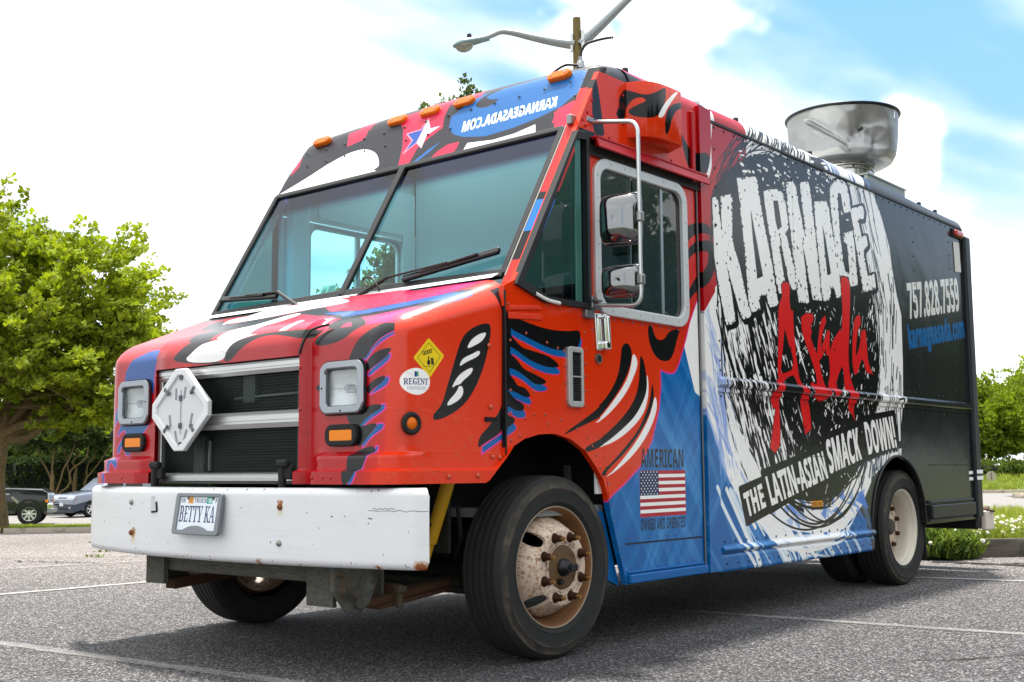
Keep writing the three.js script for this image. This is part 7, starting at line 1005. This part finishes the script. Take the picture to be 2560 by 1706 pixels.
// clipped hedges
function hedge(name, label, pts, h, w, seed, tint, n) {
  const R = rng(seed), t = thing(name, label, 'hedge', [0, 0, 0]); const spots = [], core = [];
  for (let i = 0; i + 1 < pts.length; i++) { const a = pts[i], b = pts[i + 1], L = Math.hypot(b[0] - a[0], b[1] - a[1]), dx = (b[0] - a[0]) / L, dz = (b[1] - a[1]) / L; core.push(grid(Math.ceil(L / 2), 3, (u, v, ii, jj) => { const s = u * L, o = [-w / 2 + 0.15, -w / 2 + 0.15, w / 2 - 0.15, w / 2 - 0.15][jj], y = [0, h - 0.15, h - 0.15, 0][jj]; const x = a[0] + dx * s - dz * o, z = a[1] + dz * s + dx * o; return [x, gy(x, z) + y, z]; })); const c = Math.round(n * L / 20); for (let k = 0; k < c; k++) { const s = R() * L, face = R(), o = face < 0.6 ? (R() < 0.7 ? (dx * HX > 0 ? 1 : 1) : -1) * w / 2 * (R() < 0.5 ? 1 : -1) : (R() - 0.5) * w, y = face < 0.6 ? R() * h : h - R() * 0.12; const bump = 0.12 * fbm(s * 0.7, y, seed, 3); const x = a[0] + dx * s - dz * (o + bump), z = a[1] + dz * s + dx * (o + bump); spots.push([x, gy(x, z) + y + bump, z, R() * 6.28, 0.5 + R() * 0.4, R() - 0.5, R() - 0.5]); } }
  part('stems', core, mat('#10160a', 1), t); const c = scatter('leaves', leafFar, leafy(LIN(1, 1, 1), 0.4), spots, (c) => { const v = 0.5 + R() * 0.6; return c.setRGB(tint[0] * v, tint[1] * v, tint[2] * v); }, t); c.name = 'leaves'; c.userData.kind = 'stuff';
}
hedge('hedge', 'tall dark green hedge behind the parked cars', [at(62, -50), at(62, -26), at(64, -8)], 2.6, 1.6, 301, [0.055, 0.09, 0.018], 2600);
hedge('hedge', 'low clipped bright hedge behind the stop sign', [at(57, 20.5), at(57, 48)], 0.82, 1.4, 302, [0.13, 0.19, 0.02], 1600);
hedge('hedge', 'dark low shrub row beside the clipped hedge, behind the truck tail', [at(57.5, 8), at(57, 20)], 1.0, 1.6, 303, [0.05, 0.085, 0.015], 1300);
// belt of trees beyond the hedge on the left, filling the view under the big tree
[[70, -33, 5.6, 41, 'dense green tree at the far left beyond the hedge'], [72, -27.5, 5.0, 42, 'dense green tree above the pickup beyond the hedge'], [73, -22.5, 4.4, 43, 'dense green tree above the grey car beyond the hedge'], [74, -17, 4.6, 44, 'dense green tree beyond the hedge, behind the red fender']].forEach(([D, L, h, s, l]) => { const [x, z] = at(D, L); tree('dense_tree', l, [x, gy(x, z), z], { seed: s, h, trunk: 1.6, r: 0.22, n: 4200, far: true, ls: 1.25, spray: 1.1, twigs: 10, tint: [0.13, 0.19, 0.02], gap: -0.25, limbs: [[1.4, 3.4, 0.6], [-1.4, 3.4, -0.5], [0.2, 4.4, 0.3]], clumps: [[0, h * 0.62, 0, 2.9, h * 0.34, 2.9], [1.6, h * 0.5, -1.2, 2.2, h * 0.26, 2.2], [-1.8, h * 0.52, 1.2, 2.2, h * 0.26, 2.2]] }); });
// trees behind the truck: one tops the roof, one shows through the cab windows
{ const [x, z] = at(36, -1.35); tree('tall_tree', 'dark green tree whose tip shows over the truck roof', [x, gy(x, z), z], { seed: 51, h: 13, trunk: 3.4, r: 0.3, n: 14000, ls: 1.1, spray: 0.45, twigs: 60, tint: [0.10, 0.15, 0.025], gap: -0.08, limbs: [[0.4, 12.2, 0.2], [-0.9, 11.4, 0.4], [1.7, 10.6, -1.0], [-1.6, 8, 1], [1.8, 7.5, -1.2]], clumps: [[0.35, 12.0, 0.0, 0.7, 1.0, 0.7], [-0.35, 11.8, 0.4, 0.7, 0.7, 0.7], [0.9, 11.6, -0.7, 0.8, 0.6, 0.8], [1.7, 10.9, -1.2, 0.9, 0.8, 0.9], [0.3, 9.6, 0, 2.0, 1.5, 2.0], [0, 7, 0, 2.6, 1.8, 2.6], [0.6, 5, 0, 2.4, 1.2, 2.4]] }); }
{ const [x, z] = at(46, -4.3); tree('leafy_tree', 'light green tree seen through the cab windows', [x, gy(x, z), z], { seed: 52, h: 10, trunk: 2.6, r: 0.25, n: 7000, ls: 1.5, spray: 0.8, twigs: 40, tint: [0.12, 0.19, 0.03], limbs: [[1.5, 6.5, -1], [-1.4, 7.2, 0.8], [0.2, 8.6, 0.2]], clumps: [[0.2, 8.8, 0, 1.0, 0.9, 1.0], [-0.8, 7.6, 0.8, 1.5, 1.1, 1.5], [0.9, 7.0, -0.8, 1.7, 1.2, 1.7], [0, 5.4, 0, 2.4, 1.4, 2.4]] }); }
// right edge: two yellow-green trees over the hedge and more behind
[[60, 24.4, 4.9, 61, 'bright yellow-green tree right beside the truck tail'], [62, 27.6, 5.4, 62, 'bright yellow-green tree at the right edge'], [58, 32, 6, 63, 'bright green tree beyond the right edge of view'], [70, 25.5, 4.6, 64, 'darker green tree filling the gap between the two bright trees'], [66, 20.5, 4.4, 65, 'dark green tree behind the rear corner of the truck'], [74, 33, 6, 66, 'far green tree beyond the right edge']].forEach(([D, L, h, s, l]) => { const [x, z] = at(D, L), dark = s > 63; tree('street_tree', l, [x, gy(x, z), z], { seed: s, h, trunk: 1.2, r: 0.16, n: 5200, far: true, ls: 0.9, spray: 0.7, twigs: 18, tint: dark ? [0.09, 0.15, 0.02] : [0.27, 0.36, 0.010], gap: -0.18, limbs: [[1.1, h * 0.7, 0.4], [-1.1, h * 0.7, -0.4], [0.1, h * 0.9, 0.2]], clumps: [[0, h * 0.55, 0, 1.7, h * 0.32, 1.7], [0.2, h * 0.82, 0.1, 1.1, h * 0.18, 1.1], [0.9, h * 0.42, -0.6, 1.4, h * 0.24, 1.4], [-0.9, h * 0.45, 0.6, 1.4, h * 0.24, 1.4]] }); });
// the row of tall trees to the right of the truck, outside the frame, that its windows mirror
[[24, -13, 12, 71], [27, -21, 13, 72], [22, -28, 11, 73], [30, -5, 12, 74], [28, 4, 10, 75], [17, -37, 8, 76], [13, -46, 7, 77], [23, -47, 9, 78]].forEach(([x, z, h, s]) => { const t = tree('tall_tree', 'tall leafy tree beside the lot, seen only mirrored in the truck glass and paint', [x, gy(x, z), z], { seed: s, h, trunk: 2.5, r: 0.3, n: 6000, far: true, ls: 1.6, spray: 1.4, twigs: 12, tint: [0.09, 0.14, 0.025], gap: -0.12, group: 'trees mirrored in the truck', limbs: [[2, h * 0.6, 1], [-2, h * 0.65, -1], [0.3, h * 0.85, 0]], clumps: [[0, h * 0.75, 0, 2.8, h * 0.24, 2.8], [1.6, h * 0.5, 1.2, 2.8, h * 0.22, 2.8], [-1.6, h * 0.5, -1.2, 2.8, h * 0.22, 2.8], [0, h * 0.3, 0, 2.6, h * 0.14, 2.6]] }); });
// ------------------------------------------------------------------ street lamp behind the truck
{
  const x = -9.95, z = -15.2, g0 = gy(x, z), l = thing('street_lamp', 'tall brown lamp post with two curved arms and a cobra-head lamp', 'street lamp', [x, g0, z]), top = 10.46 - g0;
  part('post', [cyl([0, 0, 0], [0, top, 0], 0.14, 0.085, 24), cyl([0, 0, 0], [0, 0.5, 0], 0.2, 0.18, 24)], mat('#6b5a2c', 0.6, 0.3), l);
  const dv = (r, y, f) => [0.767 * r - 0.642 * f, y - g0, -0.642 * r - 0.767 * f];
  const taper = (pts, r0, r1) => { const cv = new THREE.CatmullRomCurve3(pts.map(V), false, 'centripetal'), n = 48, g = new THREE.TubeGeometry(cv, n, 1, 14, false), p = g.attributes.position, c = new THREE.Vector3(); for (let i = 0; i <= n; i++) { cv.getPointAt(i / n, c); const r = lerp(r0, r1, i / n); for (let j = 0; j <= 14; j++) { const k = i * 15 + j; p.setXYZ(k, c.x + (p.getX(k) - c.x) * r, c.y + (p.getY(k) - c.y) * r, c.z + (p.getZ(k) - c.z) * r); } } return g; };
  const armM = mat('#8f9496', 0.45, 0.6);
  part('arm', taper([dv(-0.06, 9.87, 0), dv(-0.5, 9.94, 0), dv(-0.95, 10.04, 0), dv(-1.4, 10.15, 0), dv(-1.62, 10.17, 0), dv(-1.80, 10.10, 0), dv(-1.95, 10.03, 0)], 0.105, 0.045), armM, l);
  part('arm', taper([dv(0.06, 9.86, 0), dv(0.5, 10.28, 0), dv(1.1, 10.87, 0), dv(1.9, 11.62, 0), dv(2.4, 11.85, 0)], 0.115, 0.05), armM, l);
  part('arm_bracket', rb(0.07, 0.44, 0.10, 0.01, dv(0.12, 9.96, -0.06), [0, 0.7, 0]), mat('#d5d6d4', 0.45, 0.4), l); part('arm_bracket', rb(0.05, 0.40, 0.08, 0.01, dv(-0.12, 9.90, -0.05), [0, 0.7, 0]), mat('#d5d6d4', 0.45, 0.4), l);
  const headM = mat('#76898c', 0.4, 0.4);
  const head = (r0, y0, sl, dir) => { // cobra head: [along, up, across] from its nose towards the arm
    const put = (a, u, w) => dv(r0 + dir * (a * Math.cos(sl) - u * Math.sin(sl)), y0 + a * Math.sin(sl) + u * Math.cos(sl), w);
    const half = (a) => (a < 0.28 ? 0.17 * Math.sqrt(Math.max(0, 1 - ((0.28 - a) / 0.28) ** 2)) : lerp(0.17, 0.075, smooth(a, 0.28, 0.8)));
    part('lamp_head', grid(44, 28, (u, v) => { const a = v * 0.80, w = u * 6.2832, h = half(a), up = Math.sin(w) > 0 ? 0.125 * Math.sqrt(Math.min(1, (a + 0.02) / 0.25)) * lerp(1, 0.7, v) : 0.05 * Math.min(1, a / 0.1); return put(a, Math.sin(w) * up, Math.cos(w) * h); }), headM, l);
    part('lamp_glass', grid(32, 14, (u, v) => { const t = v * Math.PI / 2, w = u * 6.2832; return put(0.25 + 0.20 * Math.cos(w) * Math.cos(t), -0.02 - 0.15 * Math.sin(t), 0.145 * Math.sin(w) * Math.cos(t)); }), mat('#a7a297', 0.12, 0, { phys: true, transmission: 0.45, thickness: 0, clearcoat: 0.8 }), l);
    part('photocell', cyl(put(0.40, 0.04, 0), put(0.40, 0.19, 0), 0.055, 0.05, 16), M.black, l);
  };
  head(-2.66, 9.84, 0.24, 1); head(3.1, 11.9, 0.05, -1);
}
// stop sign across the access road, seen from behind
{
  const [x, z] = at(48.5, 19.75), y0 = gy(x, z), s = thing('stop_sign', 'octagonal sign seen from behind on a low post by the far verge', 'road sign', [x, y0, z], 0.70);
  const oct = []; for (let i = 0; i < 8; i++) { const a = (i + 0.5) / 8 * 6.2832; oct.push([0.225 * Math.cos(a), 0.225 * Math.sin(a)]); } const h = 0.36 - y0;
  part('sign_plate', new THREE.ExtrudeGeometry(shapeOf(oct), { depth: 0.008, bevelEnabled: false }).translate(0, h, 0), mat('#b3a99c', 0.6, 0.2), s); part('post', bx(0.03, h + 0.2, 0.03, [0, (h + 0.2) / 2 - 0.03, 0.03]), mat('#7f7c74', 0.6, 0.3), s);
}
// ------------------------------------------------------------------ parked vehicles across the street
function carWheel(parent, x, z, r, w, spokes, rimC) {
  const s = Math.sign(x), k = new THREE.Group(); k.name = 'wheel'; k.position.set(x, r, z); k.rotation.y = s > 0 ? 0 : Math.PI; parent.add(k); const q = r * 0.62;
  part('tyre', latheX([[q, -w / 2], [r * 0.8, -w / 2], [r * 0.96, -w * 0.42], [r, -w * 0.3], [r, w * 0.3], [r * 0.96, w * 0.42], [r * 0.8, w / 2], [q, w / 2 - 0.01]], 40), M.rubber, k);
  const m = mat(rimC, 0.25, 0.9); part('rim', [latheX([[q, w / 2 - 0.012], [q - 0.015, w / 2 - 0.008], [q - 0.03, w / 2 - 0.03], [q - 0.04, -w / 2]], 40), latheX([[0, w / 2 - 0.02], [q * 0.22, w / 2 - 0.024], [q * 0.26, w / 2 - 0.06]], 20), ...Array.from({ length: spokes }, (_, i) => rb(0.03, q * 0.86, q * 0.30, 0.012, [w / 2 - 0.04, q * 0.52, 0]).applyMatrix4(new THREE.Matrix4().makeRotationX(i / spokes * 6.2832)))], m, k); part('brake_disc', latheX([[0, w * 0.1], [q * 0.8, w * 0.1], [q * 0.8, 0]], 24), M.dark, k);
}
function arched(pts, wheels) { // side outline (z, y) with wheel arches cut from its lower edge (which runs front to rear at the end)
  const sh = new THREE.Shape(); pts.forEach((p, i) => (i ? sh.lineTo(p[0], p[1]) : sh.moveTo(p[0], p[1]))); for (const [z, r, y] of wheels) { sh.lineTo(z - r, y); sh.absarc(z, y, r, Math.PI, 0, true); } sh.closePath(); return sh;
}
function slab(sh, w, bevel) { const g = new THREE.ExtrudeGeometry(sh, { depth: w - 2 * bevel, bevelEnabled: true, bevelSize: bevel, bevelThickness: bevel, bevelSegments: 3, curveSegments: 20 }); g.translate(0, 0, -(w - 2 * bevel) / 2); g.rotateY(-Math.PI / 2); return toCreasedNormals(g, 0.5); } // (z, y) outline, width along x
const glassDark = mat('#0c1316', 0.05, 0, { phys: true, clearcoat: 1 });
const carPaint = (c) => mat(c, 0.28, 0.35, { phys: true, clearcoat: 1, clearcoatRoughness: 0.05 });
{ // black pickup, heading right in the picture
  const x = -40.75, z = -17.7, c = thing('pickup_truck', 'black pickup truck with chrome bumper parked behind the tree trunk', 'pickup truck', [x, gy(x, z) + 0.015, z], Math.atan2(0.575, -0.819));
  const P1 = carPaint('#0a0c0f'), lower = mat('#4a4540', 0.5, 0.3);
  part('body', slab(arched([[-3.3, 0.62], [-3.32, 1.32], [0.55, 1.36], [1.02, 1.38], [2.15, 1.32], [2.32, 1.22], [2.34, 0.72], [2.30, 0.62]].reverse(), []), 1.98, 0.05), P1, c);
  part('lower_panel', slab(arched([[2.28, 0.45], [2.30, 0.66], [-3.25, 0.66], [-3.25, 0.50]], [[-2.15, 0.50, 0.47], [1.72, 0.47, 0.47]]), 1.94, 0.02), lower, c);
  part('cab', slab(shapeOf([[-1.75, 1.34], [-1.6, 1.92], [-0.1, 1.95], [0.72, 1.42], [0.8, 1.34]]), 1.72, 0.08), P1, c); for (const s of [1, -1]) { part('window', bx(0.01, 0.40, 0.72, [s * 0.862, 1.64, -1.15]), glassDark, c); part('window', bx(0.01, 0.38, 0.70, [s * 0.862, 1.62, -0.30]), glassDark, c); part('wing_mirror', rb(0.16, 0.24, 0.10, 0.04, [s * 1.06, 1.45, 0.42]), M.black, c); part('headlight', rb(0.30, 0.26, 0.08, 0.03, [s * 0.80, 1.08, 2.36]), mat('#d3d9e0', 0.1, 0.3, { phys: true, clearcoat: 1 }), c); part('turn_lamp', rb(0.12, 0.10, 0.10, 0.02, [s * 0.96, 0.92, 2.34]), M.amber, c); part('wheel_arch', new THREE.TorusGeometry(0.50, 0.045, 8, 24, Math.PI).rotateY(Math.PI / 2).translate(s * 0.99, 0.48, 1.72), M.black, c); part('arch_liner', bx(0.08, 0.55, 1.0, [s * 0.93, 0.72, 1.72]), M.dark, c); part('badge', rb(0.008, 0.05, 0.26, 0.004, [s * 1.0, 1.20, 0.86]), mat('#b9bcc0', 0.3, 0.8), c); part('arch_trim', rb(0.02, 0.10, 0.34, 0.02, [s * 1.01, 0.98, 1.20], [0.75, 0, 0]), mat('#9a9488', 0.4, 0.4), c); }
  part('windscreen', bx(1.55, 0.72, 0.01, [0, 1.68, 0.36], [-0.99 + 0.02, 0, 0]), glassDark, c); part('hood', rb(1.8, 0.10, 1.35, 0.05, [0, 1.36, 1.52], [0.04, 0, 0]), carPaint('#10182a'), c); part('grille', rb(1.25, 0.36, 0.06, 0.03, [0, 1.06, 2.37]), M.chrome, c); part('front_bumper', [rb(2.0, 0.26, 0.24, 0.07, [0, 0.72, 2.46])], M.chrome, c); part('bumper_skirt', rb(1.9, 0.16, 0.2, 0.04, [0, 0.54, 2.44]), mat('#8b8d90', 0.5, 0.2), c); part('chassis', bx(1.5, 0.25, 5.0, [0, 0.50, -0.5]), M.dark, c);
  for (const zz of [1.72, -2.15]) for (const s of [1, -1]) carWheel(c, s * 0.86, zz, 0.43, 0.28, 8, '#cfcfcc');
}
{ // grey-blue car heading left, nearer to the camera at its front
  const x = -45.0, z = -25.4, c = thing('parked_car', 'silver-blue sport utility car half hidden by the white bumper', 'car', [x, gy(x, z) + 0.015, z], 0.04);
  const P1 = carPaint('#8d97a8'), trim = mat('#39414e', 0.5, 0.2);
  part('body', slab(arched([[2.12, 0.42], [2.16, 0.78], [2.02, 0.95], [0.95, 1.08], [-2.02, 1.10], [-2.10, 0.95], [-2.12, 0.42]], [[-1.32, 0.40, 0.38], [1.30, 0.40, 0.38]]), 1.78, 0.07), P1, c);
  part('lower_trim', slab(arched([[2.17, 0.25], [2.20, 0.56], [-2.1, 0.50], [-2.1, 0.28]], [[-1.32, 0.36, 0.40], [1.30, 0.36, 0.40]]), 1.80, 0.03), trim, c);
  part('cabin', slab(shapeOf([[-1.98, 1.05], [-1.85, 1.62], [-1.5, 1.70], [-0.2, 1.71], [0.18, 1.62], [0.98, 1.06]]), 1.52, 0.10), P1, c); part('windscreen', bx(1.36, 0.90, 0.02, [0, 1.36, 0.62], [-0.98, 0, 0]), glassDark, c);
  for (const s of [1, -1]) { part('window', bx(0.01, 0.36, 0.80, [s * 0.765, 1.34, 0.0]), glassDark, c); part('window', bx(0.01, 0.36, 0.90, [s * 0.765, 1.36, -0.98]), glassDark, c); part('headlight', rb(0.42, 0.21, 0.12, 0.05, [s * 0.62, 0.83, 2.12]), mat('#dfe3e6', 0.08, 0.2, { phys: true, clearcoat: 1 }), c); part('turn_lamp', rb(0.10, 0.12, 0.14, 0.03, [s * 0.84, 0.83, 2.06]), M.amber, c); part('fog_lamp', cyl([s * 0.62, 0.46, 2.16], [s * 0.62, 0.46, 2.22], 0.07, 0.06, 16), mat('#c9ced2', 0.1, 0.5), c); part('wing_mirror', rb(0.18, 0.13, 0.09, 0.04, [s * 0.95, 1.10, 0.62]), P1, c); part('roof_rail', rb(0.03, 0.03, 1.5, 0.01, [s * 0.62, 1.745, -0.75]), M.black, c); part('door_seam', [bx(0.004, 0.55, 0.008, [s * 0.893, 0.76, 0.55]), bx(0.004, 0.55, 0.008, [s * 0.893, 0.76, -0.5])], M.dark, c); }
  part('grille', [rb(0.66, 0.14, 0.06, 0.02, [0, 0.82, 2.17]), rb(0.9, 0.10, 0.05, 0.02, [0, 0.40, 2.21])], M.black, c); part('grille_trim', rb(0.72, 0.03, 0.05, 0.01, [0, 0.73, 2.19]), M.chrome, c); part('licence_plate', rb(0.30, 0.15, 0.01, 0.004, [0.0, 0.58, 2.235]), mat('#cfd6de', 0.5), c); part('underside', bx(1.5, 0.2, 4.0, [0, 0.32, 0]), M.dark, c);
  for (const zz of [1.30, -1.32]) for (const s of [1, -1]) carWheel(c, s * 0.78, zz, 0.345, 0.22, 5, '#d8d9d8');
}
renderer.render(scene, camera);
